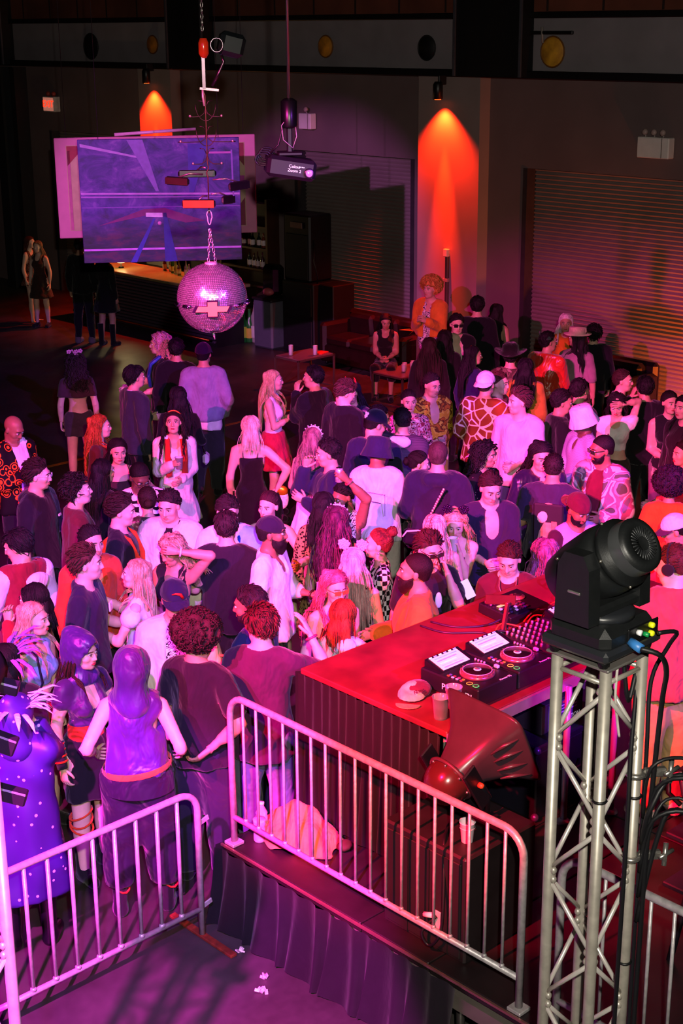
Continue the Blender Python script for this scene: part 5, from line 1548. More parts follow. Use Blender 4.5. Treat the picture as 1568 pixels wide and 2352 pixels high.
def barricade(p0, p1, zb, h, nb, label, mat, feet=None, hooks=True, r=0.021, rb=0.009, corner=0.13, rot=0.0, zr=0.19):
    p0, p1 = Vector(p0), Vector(p1); d = (p1-p0); L = d.length; d.normalize()
    o = empty('barricade', (p0.x, p0.y, zb), math.atan2(d.y, d.x), label, 'barricade')
    pts = [(0, 0, 0.02)]
    for k in range(7):
        a = math.pi/2*k/6; pts.append((corner-corner*math.cos(a), 0, h-corner+corner*math.sin(a)))
    for k in range(7):
        a = math.pi/2*k/6; pts.append((L-corner+corner*math.sin(a), 0, h-corner+corner*math.cos(a)))
    pts.append((L, 0, 0.02))
    one('frame_tube', lambda b: b.tube(pts, r, 12), mat, o)
    one('bottom_rail', lambda b: b.tube([(0, 0, zr), (L, 0, zr)], r*0.86, 10), mat, o)
    bm = MB()
    bm.tube([(0, 0, zr), (0, 0, h-0.01)], rb, 8)
    me = bm.mesh('bar')
    for k in range(nb):
        x = (k+1)*L/(nb+1)
        if x < corner*0.5 or x > L-corner*0.5: continue
        inst('bar', me, mat, o, Matrix.Translation((x, 0, 0)))
        one('weld', lambda b: b.lathe([(rb*1.7, 0), (rb*1.5, 0.012), (rb, 0.02)], (x, 0, zr+r*0.6), 8), mat, o)
    for x in ((0, L) if feet is None else feet):
        one('foot', lambda b: b.box((x, 0, 0.012), (0.05, 0.62, 0.022), None, 0.005), plain('#7a2c14', 0.8, 0.2, var=0.4, ns=25), o) if zb < 0.1 else one('foot_plate', lambda b: b.box((x, 0, 0.012), (0.09, 0.09, 0.022), None, 0.004), mat, o)
    if hooks:
        for z in (0.80, zr+0.02): one('hook', lambda b: b.box((L+0.045, 0, z), (0.08, 0.012, 0.035), (0, -0.25, 0), 0.004), mat, o)
    return o
galv = plain('#b5b0b2', 0.42, 0.35, var=0.2, ns=30, bmp=0.1)
barricade((2.75, 6.45, 0), (4.86, 6.45, 0), 0, 1.02, 13, 'galvanised crowd barricade standing on the floor at lower left', galv, rb=0.0125, zr=0.20)
barricade((5.13, 6.44, 0), (5.13, 4.14, 0), SZ, 1.02, 18, 'long galvanised barricade on the stage edge in front of the DJ table', galv, hooks=False)
barricade((5.13, 3.90, 0), (5.13, 1.70, 0), SZ, 1.02, 16, 'barricade on the stage edge behind the truss tower', galv, hooks=False)

# ------------------------------------------------------------------ DJ table
TZ = 1.55
dj = empty('dj_table', (0, 0, 0), 0, 'long DJ table draped in dark red velvet on the stage', 'table')
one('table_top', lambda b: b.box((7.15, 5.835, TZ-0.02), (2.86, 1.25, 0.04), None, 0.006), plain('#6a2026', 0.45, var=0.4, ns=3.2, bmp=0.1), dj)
one('edge_strip', lambda b: b.box((7.15, 5.20, TZ-0.045), (2.86, 0.02, 0.07)), plain('#b8a8b8', 0.35, 0.7), dj)
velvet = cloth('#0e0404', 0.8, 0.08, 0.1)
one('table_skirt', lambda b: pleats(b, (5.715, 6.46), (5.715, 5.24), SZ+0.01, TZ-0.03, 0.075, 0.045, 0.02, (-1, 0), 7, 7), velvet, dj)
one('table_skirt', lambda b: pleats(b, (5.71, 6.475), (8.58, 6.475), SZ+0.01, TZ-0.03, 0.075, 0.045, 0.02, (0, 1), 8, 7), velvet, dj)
for x in (5.85, 7.2, 8.5):
    for y in (5.32, 6.35): one('leg', lambda b: b.tube([(x, y, SZ), (x, y, TZ-0.04)], 0.025, 8), alu, dj)

def knob(b, x, y, z, r, h, n=10): b.lathe([(r, 0), (r*0.92, h*0.8), (r*0.7, h)], (x, y, z), n)
def player(x0, label, scr, first):
    """media player: 0.36 wide along x, 0.46 deep along y, DJ side at low y"""
    w, dp, hh = 0.355, 0.47, 0.115
    o = empty('media_player', (x0, 5.27, TZ+0.015), 0, label, 'DJ player')
    one('case', lambda b: b.box((w/2, dp/2, hh/2), (w, dp, hh), None, 0.008), plain('#15131a', 0.4), o)
    q = one('screen_wedge', lambda b: b.add([(0.03, 0.315, hh), (w-0.03, 0.315, hh), (w-0.03, 0.462, hh), (0.03, 0.462, hh), (0.03, 0.462, hh+0.045), (w-0.03, 0.462, hh+0.045)], [(0, 3, 2, 1), (0, 1, 5, 4), (2, 3, 4, 5), (0, 4, 3), (1, 2, 5)]), plain('#100e14', 0.4), o)
    sl = math.atan2(0.045, 0.147)
    def SP(u, v, k=0.002): return Vector((u, 0.315+v*math.cos(sl)-k*math.sin(sl), hh+v*math.sin(sl)+k*math.cos(sl)))
    RX = Matrix.Rotation(sl, 3, 'X')
    s_ = one('screen', lambda b: b.box(SP(w/2, 0.076), (0.235, 0.118, 0.003), RX), plain('#ffc9d4', 0.3, emit=0.55, var=0.03), q)
    for k, (v, c) in enumerate(((0.118, '#5aa8e0'), (0.095, '#e888a0'), (0.072, scr), (0.05, '#f4b4c4'), (0.032, '#e08aa4'))):
        one('screen_row', lambda b: b.box(SP(w/2-0.01*(k % 3), v, 0.004), (0.20-0.03*(k % 3), 0.010, 0.001), RX), plain(c, 0.3, emit=0.6, var=0.15, ns=60), s_)
    for k in range(6): one('screen_button', lambda b: b.box(SP(0.07+0.043*k, 0.143, 0.003), (0.022, 0.008, 0.004), RX), plain('#8090ff' if k % 2 else '#e0e0f0', 0.3, emit=0.8), q)
    j = one('jog_wheel', lambda b: b.lathe([(0.108, 0), (0.108, 0.012), (0.098, 0.024), (0.088, 0.026)], (w/2, 0.165, hh), 36), plain('#9a5a68', 0.25, 0.6), o)
    one('jog_platter', lambda b: b.lathe([(0.086, 0.026), (0.084, 0.030), (0.001, 0.030)], (w/2, 0.165, hh), 32, cap=False), plain('#1c0f14', 0.2), j)
    one('jog_ring', lambda b: b.tube([(w/2+0.088*math.cos(a), 0.165+0.088*math.sin(a), hh+0.029) for a in [i*math.pi/16 for i in range(32)]], 0.0035, 5, closed=True), plain('#f0c8d8', 0.25, 0.5), j)
    one('jog_display', lambda b: b.lathe([(0.024, 0.030), (0.024, 0.032)], (w/2, 0.165, hh), 20), plain('#e8dce0', 0.3, emit=0.25), j)
    one('jog_spot', lambda b: b.lathe([(0.015, 0.032), (0.015, 0.034)], (w/2, 0.165, hh), 16), plain('#8a7078', 0.3), j)
    for k in range(18):
        a = k*2*math.pi/18; one('jog_dimple', lambda b: b.sphere((w/2+0.100*math.cos(a), 0.165+0.100*math.sin(a), hh+0.024), (0.006, 0.006, 0.003), 6, 4), plain('#6a4a54', 0.3), j)
    for k, (x, y, c) in enumerate(((0.030, 0.045, '#40c060'), (0.030, 0.095, '#e0a040'))):
        bt = one('play_button', lambda b: b.lathe([(0.017, 0), (0.017, 0.008)], (x, y, hh), 16), plain('#241c20', 0.4), o)
        one('button_ring', lambda b: b.tube([(x+0.018*math.cos(a), y+0.018*math.sin(a), hh+0.007) for a in [i*math.pi/8 for i in range(16)]], 0.0022, 5, closed=True), plain(c, 0.3, emit=1.0), bt)
    for k in range(8): one('hot_cue', lambda b: b.box((0.028+0.02*(k % 2), 0.16+0.034*(k//2), hh+0.004), (0.014, 0.018, 0.008), None, 0.002), plain(['#b04050', '#a89030', '#c0b0b8', '#8a3a70', '#d0c8d0', '#7a2a3a', '#a05a30', '#504a90'][k], 0.4, emit=0.05), o)
    one('tempo_slot', lambda b: b.box((w-0.03, 0.13, hh+0.001), (0.012, 0.15, 0.003)), plain('#050506', 0.5), o)
    one('tempo_cap', lambda b: b.box((w-0.03, 0.14, hh+0.012), (0.022, 0.034, 0.020), None, 0.004), plain('#d8c8d0', 0.3), o)
    for k in range(4): one('knob', lambda b: knob(b, w-0.035, 0.235+0.024*k, hh, 0.008, 0.014), plain('#b8a0b0', 0.3, 0.4), o)
    for sx in (0.05, w-0.05):
        for sy in (0.05, dp-0.05): one('foot', lambda b: b.lathe([(0.02, -0.015), (0.022, 0.0)], (sx, sy, 0), 10), plain('#8a7a90', 0.4), o)
    if first: link('lettering', text_mesh('Pioneer DJ', 0.055, 0.001), plain('#f0e0e4', 0.4, emit=0.2, var=0), o, (-0.001, dp*0.36, 0.050), (math.pi/2, 0, -math.pi/2))
    link('front_lettering', text_mesh('Pioneer DJ', 0.022, 0.0008), plain('#f0e0e4', 0.4, var=0), o, (w*0.72, 0.012, hh+0.001), (0, 0, 0))
player(6.055, 'left DJ media player nearest the table corner with a lit pink screen', '#b0dcf0', True)
player(6.425, 'second DJ media player beside the knob covered mixer', '#a0d8f4', False)
player(7.20, 'third DJ media player behind the moving head light', '#e0c8f0', False)
mx = empty('dj_mixer', (6.80, 5.27, TZ+0.015), 0, 'black DJ mixer covered with rows of small bright knobs', 'mixer')
one('case', lambda b: b.box((0.19, 0.235, 0.055), (0.38, 0.47, 0.11), None, 0.008), plain('#1a1218', 0.4), mx)
for i in range(6):
    for j in range(8): one('knob', lambda b: knob(b, 0.035+0.062*i, 0.165+0.040*j, 0.11, 0.0095, 0.024, 8), plain('#d8b4c0' if (i+j) % 3 else '#c09098', 0.25, 0.6), mx)
for i in range(4):
    one('fader_slot', lambda b: b.box((0.07+0.08*i, 0.085, 0.111), (0.008, 0.09, 0.003)), plain('#050505', 0.5), mx)
    one('fader_cap', lambda b: b.box((0.07+0.08*i, 0.075+0.02*(i % 2), 0.121), (0.020, 0.026, 0.02), None, 0.003), plain('#e4d4dc', 0.3), mx)
    for k in range(6): one('level_light', lambda b: b.box((0.095+0.08*i, 0.06+0.014*k, 0.112), (0.006, 0.009, 0.003)), plain('#40e060' if k < 4 else '#ff8020', 0.3, emit=1.0), mx)
sp = empty('effects_unit', (7.17, 5.97, TZ+0.012), 0, 'square black effects sampler with pads and a round dial at the back', 'DJ effects')
one('case', lambda b: b.box((0.20, 0.145, 0.035), (0.40, 0.29, 0.07), (0.10, 0, 0), 0.006), plain('#191218', 0.4), sp)
one('dial', lambda b: b.lathe([(0.055, 0), (0.055, 0.012), (0.035, 0.014), (0.033, 0.02)], (0.29, 0.19, 0.07), 24), plain('#c06878', 0.25, 0.6), sp)
one('dial_centre', lambda b: b.lathe([(0.030, 0.018), (0.030, 0.024)], (0.29, 0.19, 0.07), 18), plain('#30141c', 0.3), sp)
for i in range(8):
    for j in range(3): one('pad', lambda b: b.box((0.03+0.028*i, 0.045+0.034*j, 0.072+0.0034*j), (0.02, 0.022, 0.012), None, 0.003), plain(['#5a2030', '#d8d0e0', '#30204a', '#4a1c28', '#2a1a22'][(i*2+3*j) % 5], 0.4), sp)
for i in range(6): one('knob', lambda b: knob(b, 0.03+0.032*i, 0.20, 0.08, 0.009, 0.018, 8), plain('#c8a0b0', 0.3, 0.5), sp)
for i in range(4): one('knob', lambda b: knob(b, 0.03+0.032*i, 0.245, 0.085, 0.009, 0.018, 8), plain('#c8a0b0', 0.3, 0.5), sp)
one('screen', lambda b: b.box((0.10, 0.155, 0.078), (0.10, 0.025, 0.004)), plain('#e8e070', 0.3, emit=0.5), sp)
st = empty('laptop_stand', (7.02, 5.93, TZ), 0, 'red lit folding stand leaning beside the effects unit', 'stand')
one('base_bar', lambda b: b.box((-0.02, -0.08, 0.014), (0.26, 0.035, 0.022), (0, 0, 0.35), 0.004), plain('#2a1a3a', 0.3, 0.3), st)
one('upright', lambda b: b.box((0.02, -0.02, 0.12), (0.035, 0.02, 0.24), (0.15, 0.0, 0.2), 0.004), plain('#8a3a3c', 0.4, 0.4), st)
one('tray', lambda b: b.box((0.03, 0.03, 0.235), (0.20, 0.07, 0.010), (0.75, 0.0, -0.85), 0.004), plain('#5a2020', 0.4, 0.4), st)
# microphone lying across
mc = empty('microphone', (6.93, 5.86, TZ+0.02), 0.35, 'dark handheld microphone lying behind the media players', 'microphone')
one('handle', lambda b: b.lathe([(0.010, -0.12), (0.013, -0.11), (0.017, 0.07)], n=12, M=align((1, 0.25, 0))), plain('#2a2440', 0.35, 0.4), mc)
one('grille', lambda b: b.sphere((0.10, 0.025, 0), 0.026, 12, 8), plain('#6a5a80', 0.4, 0.7), mc)
# cables
def cable(name, pts, r, c, label, n=6, cat='cable', smooth=5, mat=None):
    P = [Vector(p) for p in pts]; Q = []
    for i in range(len(P)-1):
        a, b_, c_, d_ = P[max(i-1, 0)], P[i], P[i+1], P[min(i+2, len(P)-1)]
        for k in range(smooth):
            t = k/smooth
            Q.append(0.5*((2*b_)+(c_-a)*t+(2*a-5*b_+4*c_-d_)*t*t+(3*b_-a-3*c_+d_)*t**3))
    Q.append(P[-1])
    o = one(name, lambda b: b.tube(Q, r, n), mat or plain(c, 0.5)); tag(o, label, cat)
    return o
coil = [(8.0+0.11*math.cos(i*0.9+0.3*math.sin(i))+0.04*math.sin(i*0.33), 6.12+0.10*math.sin(i*0.9)+0.05*math.cos(i*0.5), TZ+0.012+0.006*i) for i in range(22)]
cable('white_cable', coil+[(7.95, 5.98, TZ+0.02), (7.85, 6.02, TZ+0.012)], 0.008, '#f4e0ea', 'loose coil of white cable on the back of the DJ table')
o = one('power_adapter', lambda b: b.box((7.80, 6.04, TZ+0.022), (0.09, 0.06, 0.045), (0, 0, 0.5), 0.01), plain('#f0d8e0', 0.4)); tag(o, 'white power plug beside the white cable coil', 'plug')
rng = random.Random(12)
for k in range(9):
    x = 7.05+0.07*k; y = 5.80+rng.uniform(-0.02, 0.16)
    cable('patch_cable', [(x-0.25+rng.uniform(-0.1, 0.1), y-0.03, TZ+0.03), (x-0.1, y+rng.uniform(-0.08, 0.1), TZ+0.05+rng.uniform(0, 0.05)), (x+0.08, y+rng.uniform(-0.1, 0.1), TZ+0.03), (x+0.25, y+rng.uniform(-0.1, 0.12), TZ+0.03+rng.uniform(0, 0.04))], 0.006, rng.choice(['#1a1014', '#a84a20', '#c05a38', '#2a1820']), 'thin patch cable in the tangle behind the mixer')['group'] = 'patch cables behind the mixer'
cable('black_cable', [(6.75, 6.40, TZ+0.008), (6.78, 6.2, TZ+0.008), (6.95, 6.02, TZ+0.01), (6.90, 5.90, TZ+0.012)], 0.007, '#2a1030', 'dark cable lying across the red table top to the far edge')
cable('black_cable', [(6.85, 6.40, TZ+0.008), (6.90, 6.22, TZ+0.008), (7.05, 6.10, TZ+0.01), (7.18, 6.06, TZ+0.03)], 0.007, '#2a1030', 'dark cable running from the far table edge to the effects unit')
cable('black_cable', [(6.38, 5.75, TZ+0.07), (6.36, 5.84, TZ+0.10), (6.45, 5.92, TZ+0.006), (6.60, 5.84, TZ+0.04), (6.62, 5.75, TZ+0.06)], 0.006, '#3a1c28', 'short cable arching behind the left media player')
# cups and cap on the table
def tumbler(x, y, z, label, drink, lime=False):
    o = empty('plastic_tumbler', (x, y, z), 0, label, 'cup')
    one('cup_wall', lambda b: b.lathe([(0.036, 0), (0.038, 0.004), (0.050, 0.135), (0.053, 0.138), (0.049, 0.135), (0.035, 0.008), (0.001, 0.008)], n=24, cap=False), glassy((0.95, 0.9, 0.95), 0.08, 0.12), o)
    if drink: one('drink', lambda b: b.lathe([(0.034, 0.010), (0.041, 0.070)], n=20), plain(drink, 0.25, var=0.2, ns=40), o)
    if lime: one('lemon_slice', lambda b: b.sphere((0.012, -0.01, 0.055), (0.016, 0.012, 0.014), 8, 6), plain('#e8a060', 0.4), o)
tumbler(5.83, 5.36, TZ, 'clear plastic cup with pale ice drink at the near table corner', '#e8c8d0', True)
tumbler(5.985, 5.40, TZ, 'empty clear plastic cup in front of the left media player', '#d8607a')
hat = empty('baseball_cap', (5.92, 5.68, TZ), 0.6, 'cream fronted cap lying on the red table top by the cups', 'cap')
def crown(b):
    V = []; F = []
    for j in range(6):
        t = j/5*math.pi/2
        for k in range(16):
            a = 2*math.pi*k/16; V.append((0.085*math.cos(t)*math.cos(a)*1.15, 0.085*math.cos(t)*math.sin(a), 0.012+0.085*math.sin(t)*(0.75+0.25*math.cos(a))))
    for j in range(5):
        for k in range(16): F.append((j*16+k, j*16+(k+1) % 16, (j+1)*16+(k+1) % 16, (j+1)*16+k))
    b.add(V, F, True)
one('crown', crown, cloth('#e0b890', 0.8), hat)
one('back_panels', lambda b: b.sphere((0.045, -0.03, 0.035), (0.085, 0.085, 0.05), 14, 8), cloth('#5a1c2c', 0.8), hat)
one('brim', lambda b: b.prism([(-0.07+0.10*math.cos(a)*0.6-0.06, 0.075*math.sin(a)) for a in [math.pi/2+i*math.pi/10 for i in range(11)]], 0.006, 0.012), cloth('#c88a60', 0.8), hat)
link('lettering', text_mesh('Noms', 0.032, 0.001), plain('#2a1010', 0.6), hat, (-0.055, -0.055, 0.065), (1.0, 0, -0.7))

# ------------------------------------------------------------------ gear on and under the stage
o = empty('subwoofer', (5.50, 4.90, SZ), 0, 'black subwoofer box on the stage behind the barricade', 'speaker')
one('cabinet', lambda b: b.box((0, 0, 0.325), (0.58, 0.62, 0.65), None, 0.012), plain('#1c1618', 0.5, var=0.3, ns=6), o)
one('grille', lambda b: b.box((-0.293, 0, 0.32), (0.012, 0.56, 0.58), None, 0.004), plain('#100c0e', 0.7), o)
for y in (-0.18, -0.04, 0.12): one('grille_bar', lambda b: b.box((-0.302, y, 0.32), (0.008, 0.03, 0.58)), plain('#0a0809', 0.7), o)
one('corner_scuff', lambda b: b.box((0.292, -0.2, 0.56), (0.004, 0.10, 0.10)), plain('#8a8488', 0.7), o)
one('connector_plate', lambda b: b.box((-0.30, -0.12, 0.20), (0.01, 0.07, 0.12), None, 0.002), plain('#c8c0c0', 0.5), o)
cable('speaker_cable', [(5.19, 4.78, 0.78), (5.14, 4.84, 0.68), (5.16, 4.80, 0.60), (5.14, 4.70, 0.75), (5.18, 4.72, 1.0), (5.24, 4.78, 1.19), (5.35, 4.86, 1.215), (5.55, 4.98, 1.22)], 0.009, '#0c0c10', 'black cable looping from the subwoofer plate over its top')
o = one('cable_plug', lambda b: b.tube([(5.175, 4.79, 0.79), (5.17, 4.85, 0.77)], 0.016, 8), plain('#f0e8e8', 0.4)); tag(o, 'white connector plugged into the subwoofer plate', 'plug')
o = empty('paper_cup', (5.36, 4.72, 1.2), 0, 'pink lit white paper cup with a black straw on the subwoofer', 'cup')
one('cup_wall', lambda b: b.lathe([(0.030, 0), (0.032, 0.003), (0.042, 0.115), (0.045, 0.118), (0.045, 0.124), (0.040, 0.122), (0.030, 0.01), (0.001, 0.01)], n=20, cap=False), plain('#f0dce6', 0.45, var=0.02), o)
one('rim_band', lambda b: b.lathe([(0.0425, 0.085), (0.0435, 0.087), (0.0425, 0.092)], n=20, cap=False), plain('#e0c8d4', 0.5), o)
one('straw', lambda b: b.tube([(0.0, 0.0, 0.05), (0.015, 0.02, 0.16)], 0.004, 6), plain('#141014', 0.4), o)
# horn loudspeaker on a yoke
o = empty('horn_loudspeaker', (5.56, 4.96, 1.20), 0, 'big flared horn loudspeaker tilted up on a yoke over the subwoofer', 'speaker')
ax = Vector((0.90, -0.05, 0.43)).normalized(); sy = Vector((0, 1, 0)); sy = (sy-ax*sy.dot(ax)).normalized(); sz_ = ax.cross(sy); sz_ = sz_ if sz_.z > 0 else -sz_
c0 = Vector((-0.08, 0.0, 0.24))
def hornP(t, u, v): return c0+ax*t+sy*u+sz_*v
def horn(b):
    V = []; F = []; n = 28
    prof = [(0.0, 0.11, 0.10), (0.05, 0.112, 0.105), (0.14, 0.13, 0.12), (0.23, 0.17, 0.155), (0.31, 0.235, 0.21), (0.36, 0.285, 0.255), (0.375, 0.295, 0.265), (0.375, 0.272, 0.242), (0.30, 0.205, 0.18), (0.10, 0.10, 0.09)]
    for t, a, c in prof:
        for k in range(n):
            w = 2*math.pi*k/n; cs, sn = math.cos(w), math.sin(w); p = 2/ (2+5*min(1, max(0, (t-0.02)/0.25)))
            u = math.copysign(abs(cs)**p, cs)*a; v = math.copysign(abs(sn)**p, sn)*c
            V.append(hornP(t, u, v))
    for j in range(len(prof)-1):
        for k in range(n): F.append((j*n+k, j*n+(k+1) % n, (j+1)*n+(k+1) % n, (j+1)*n+k))
    b.add(V, F, True)
hm_ = plain('#40303a', 0.28, 0.1, var=0.1)
hb = one('horn_body', horn, hm_, o)
def ribs(b):
    for u in (-1,):
        for v, l in ((0.10, 0.11), (0.03, 0.13), (-0.05, 0.13), (-0.12, 0.11)):
            b.tube([hornP(0.20, -0.165, v*0.9), hornP(0.27, -0.205, v*1.1), hornP(0.34, -0.262, v*1.3)], [0.004, 0.014, 0.004], 6)
one('horn_ribs', ribs, hm_, hb)
def dome(b):
    V = []; F = []; n = 24
    for j in range(8):
        a = j/7*math.pi/2
        for k in range(n):
            w = 2*math.pi*k/n; V.append(hornP(-0.15*math.sin(a)-0.0, 0.135*math.cos(a)**0.8*math.cos(w), 0.135*math.cos(a)**0.8*math.sin(w)))
    for j in range(7):
        for k in range(n): F.append((j*n+(k+1) % n, j*n+k, (j+1)*n+k, (j+1)*n+(k+1) % n))
    b.add(V, F, True)
one('driver_dome', dome, plain('#4a2222', 0.22, 0.2, var=0.08), o)
one('driver_ring', lambda b: b.tube([hornP(0.005, 0.14*math.cos(a), 0.14*math.sin(a)) for a in [i*math.pi/14 for i in range(28)]], 0.012, 6, closed=True), plain('#4a2a34', 0.35), o)
for k in range(8):
    a = k*math.pi/4+0.2; one('bolt', lambda b: b.sphere(hornP(-0.012, 0.135*math.cos(a), 0.135*math.sin(a)), 0.010, 6, 5), met, o)
for u in (-0.165, 0.165):
    one('yoke_arm', lambda b: b.tube([hornP(0.05, u, 0), (0.05, u, 0.16), (0.05, u, 0.02)], 0.018, 4), plain('#14121a', 0.4), o)
    one('side_plate', lambda b: b.box(hornP(0.04, u, -0.02), (0.10, 0.02, 0.30), (0, -0.55, 0), 0.006), plain('#16141c', 0.4), o)
    one('pivot_bolt', lambda b: b.lathe([(0.016, 0), (0.016, 0.02), (0.010, 0.03)], hornP(0.05, u*1.08, 0.0), 10, align((0, 1 if u > 0 else -1, 0))), plain('#d85a30', 0.4), o)
one('yoke_base', lambda b: b.box((0.05, 0, 0.012), (0.12, 0.40, 0.024), None, 0.005), plain('#14121a', 0.4), o)
# road case and labelled box under the table
o = empty('road_case', (7.05, 5.56, SZ), 0, 'black road case with metal corners on the stage under the table', 'case')
one('case_body', lambda b: b.box((0, 0, 0.24), (0.75, 0.50, 0.48), None, 0.01), plain('#120f1c', 0.45, var=0.2), o)
one('lid', lambda b: b.box((0, 0, 0.50), (0.76, 0.51, 0.05), None, 0.01), plain('#161224', 0.4), o)
for sx in (-1, 1):
    for sy_ in (-1, 1):
        for z in (0.03, 0.50): one('corner', lambda b: b.sphere((sx*0.375, sy_*0.25, z), 0.028, 8, 6), plain('#6a5a90', 0.35, 0.7), o)
one('latch', lambda b: b.box((-0.38, 0.0, 0.42), (0.015, 0.07, 0.08), None, 0.004), plain('#8a7ab0', 0.3, 0.8), o)
one('handle', lambda b: b.tube([(-0.15, -0.26, 0.30), (-0.12, -0.29, 0.27), (0.02, -0.29, 0.27), (0.05, -0.26, 0.30)], 0.01, 6), blk, o)
o = empty('gear_carton', (7.02, 5.56, SZ+0.53), 0.0, 'printed carton with white lettering on the road case', 'box')
one('carton', lambda b: b.box((0, 0, 0.10), (0.42, 0.34, 0.20), None, 0.004), plain('#241a30', 0.5), o)
one('print_panel', lambda b: b.box((0.02, -0.173, 0.10), (0.34, 0.004, 0.17)), plain('#46366a', 0.5, var=0.2), o)
link('lettering', text_mesh('REMIX-STATION', 0.042, 0.001), plain('#f4f0f8', 0.4, emit=0.15, var=0), o, (0.02, -0.176, 0.045), (math.pi/2, 0, 0))
for k in range(3): one('print_line', lambda b: b.box((0.0, -0.1755, 0.105+0.022*k), (0.28, 0.002, 0.007)), plain('#c8bcd8', 0.5), o)
one('red_print', lambda b: b.box((0.07, -0.1755, 0.172), (0.16, 0.002, 0.012)), plain('#d02a4a', 0.5), o)
for k, (x, y) in enumerate(((6.80, 5.18), (7.12, 5.05))):
    o = empty('light_stand_pole', (x, y, SZ), 0, ['violet lit steel pole close behind the truss tower', 'second violet lit steel pole right of the first'][k], 'pole')
    one('pole', lambda b: b.tube([(0, 0, 0.0), (0, 0, 0.95)], 0.022, 10), plain('#b49ac8', 0.3, 0.6), o)
    one('foot', lambda b: b.lathe([(0.05, 0), (0.05, 0.012), (0.026, 0.03)], n=14), plain('#9a8ab0', 0.4, 0.6), o)
# jacket heap, bottles, litter
def heap(b):
    rg = np.random.default_rng(3); n = 26; V = []; F = []
    for i in range(n):
        for j in range(n):
            u, v = i/(n-1)*2-1, j/(n-1)*2-1
            e = max(0, 1-(u*u*0.9+v*v*0.9))
            h = 0.20*e**0.7*(0.85+0.35*math.sin(3.1*u+1)*math.cos(2.3*v))+0.018*math.sin(7*u+4*v)*e+0.012*math.sin(13*v-5*u)*e
            u2, v2 = u*math.sqrt(1-v*v/2), v*math.sqrt(1-u*u/2); V.append((0.20*u2*(1+0.12*math.sin(5*v)), 0.31*v2*(1+0.12*math.sin(6*u)), max(0.006, h*(1-0.25*u2))))
    for i in range(n-1):
        for j in range(n-1): F.append((i*n+j, (i+1)*n+j, (i+1)*n+j+1, i*n+j+1))
    b.add(V, F, True)
o = one('crumpled_jacket', heap, cloth('#d08048', 0.85, 0.1, 0.5), None, (5.47, 6.20, SZ), (0, 0, 0.25)); tag(o, 'crumpled peach jacket dropped on the stage by the barricade', 'jacket')
o = one('jacket_lining', lambda b: b.sphere((0.02, -0.31, 0.035), (0.06, 0.05, 0.03), 10, 7), plain('#3a2414', 0.8), o)
for k, (x, y, h_) in enumerate(((5.34, 6.42, 0.20), (5.27, 6.36, 0.15))):
    o = empty('water_bottle', (x, y, SZ), 0, ['tall clear plastic bottle standing on the stage corner', 'short clear plastic cup beside the clear bottle'][k], 'bottle' if k == 0 else 'cup')
    one('bottle_wall', lambda b: b.lathe([(0.036, 0), (0.038, 0.01), (0.038, h_*0.6), (0.034, h_*0.66), (0.038, h_*0.72), (0.016 if k == 0 else 0.04, h_*0.95), (0.016 if k == 0 else 0.041, h_)], n=18), glassy((0.9, 0.8, 0.95), 0.08, 0.3), o)
    if k == 0: one('bottle_cap', lambda b: b.lathe([(0.018, h_), (0.018, h_+0.018)], n=12), plain('#f0e8f0', 0.4), o)
rng = random.Random(6)
for k, (x, y, lb) in enumerate(((4.92, 6.15, 'small crumpled wrapper on the floor near the stage corner'), (4.86, 5.86, 'larger crumpled foil wrapper on the floor past the barricade foot'), (4.76, 5.76, 'tiny bright scrap of litter at the purple light edge'))):
    def scrap(b):
        for j in range(6): b.box((x+rng.uniform(-0.025, 0.025), y+rng.uniform(-0.025, 0.025), 0.012), (0.03, 0.018, 0.008), (rng.uniform(-1, 1), rng.uniform(-1, 1), rng.uniform(0, 3)))
    o = one('litter', scrap, plain('#d8c8c0', 0.4, var=0.5, ns=60)); tag(o, lb, 'litter')

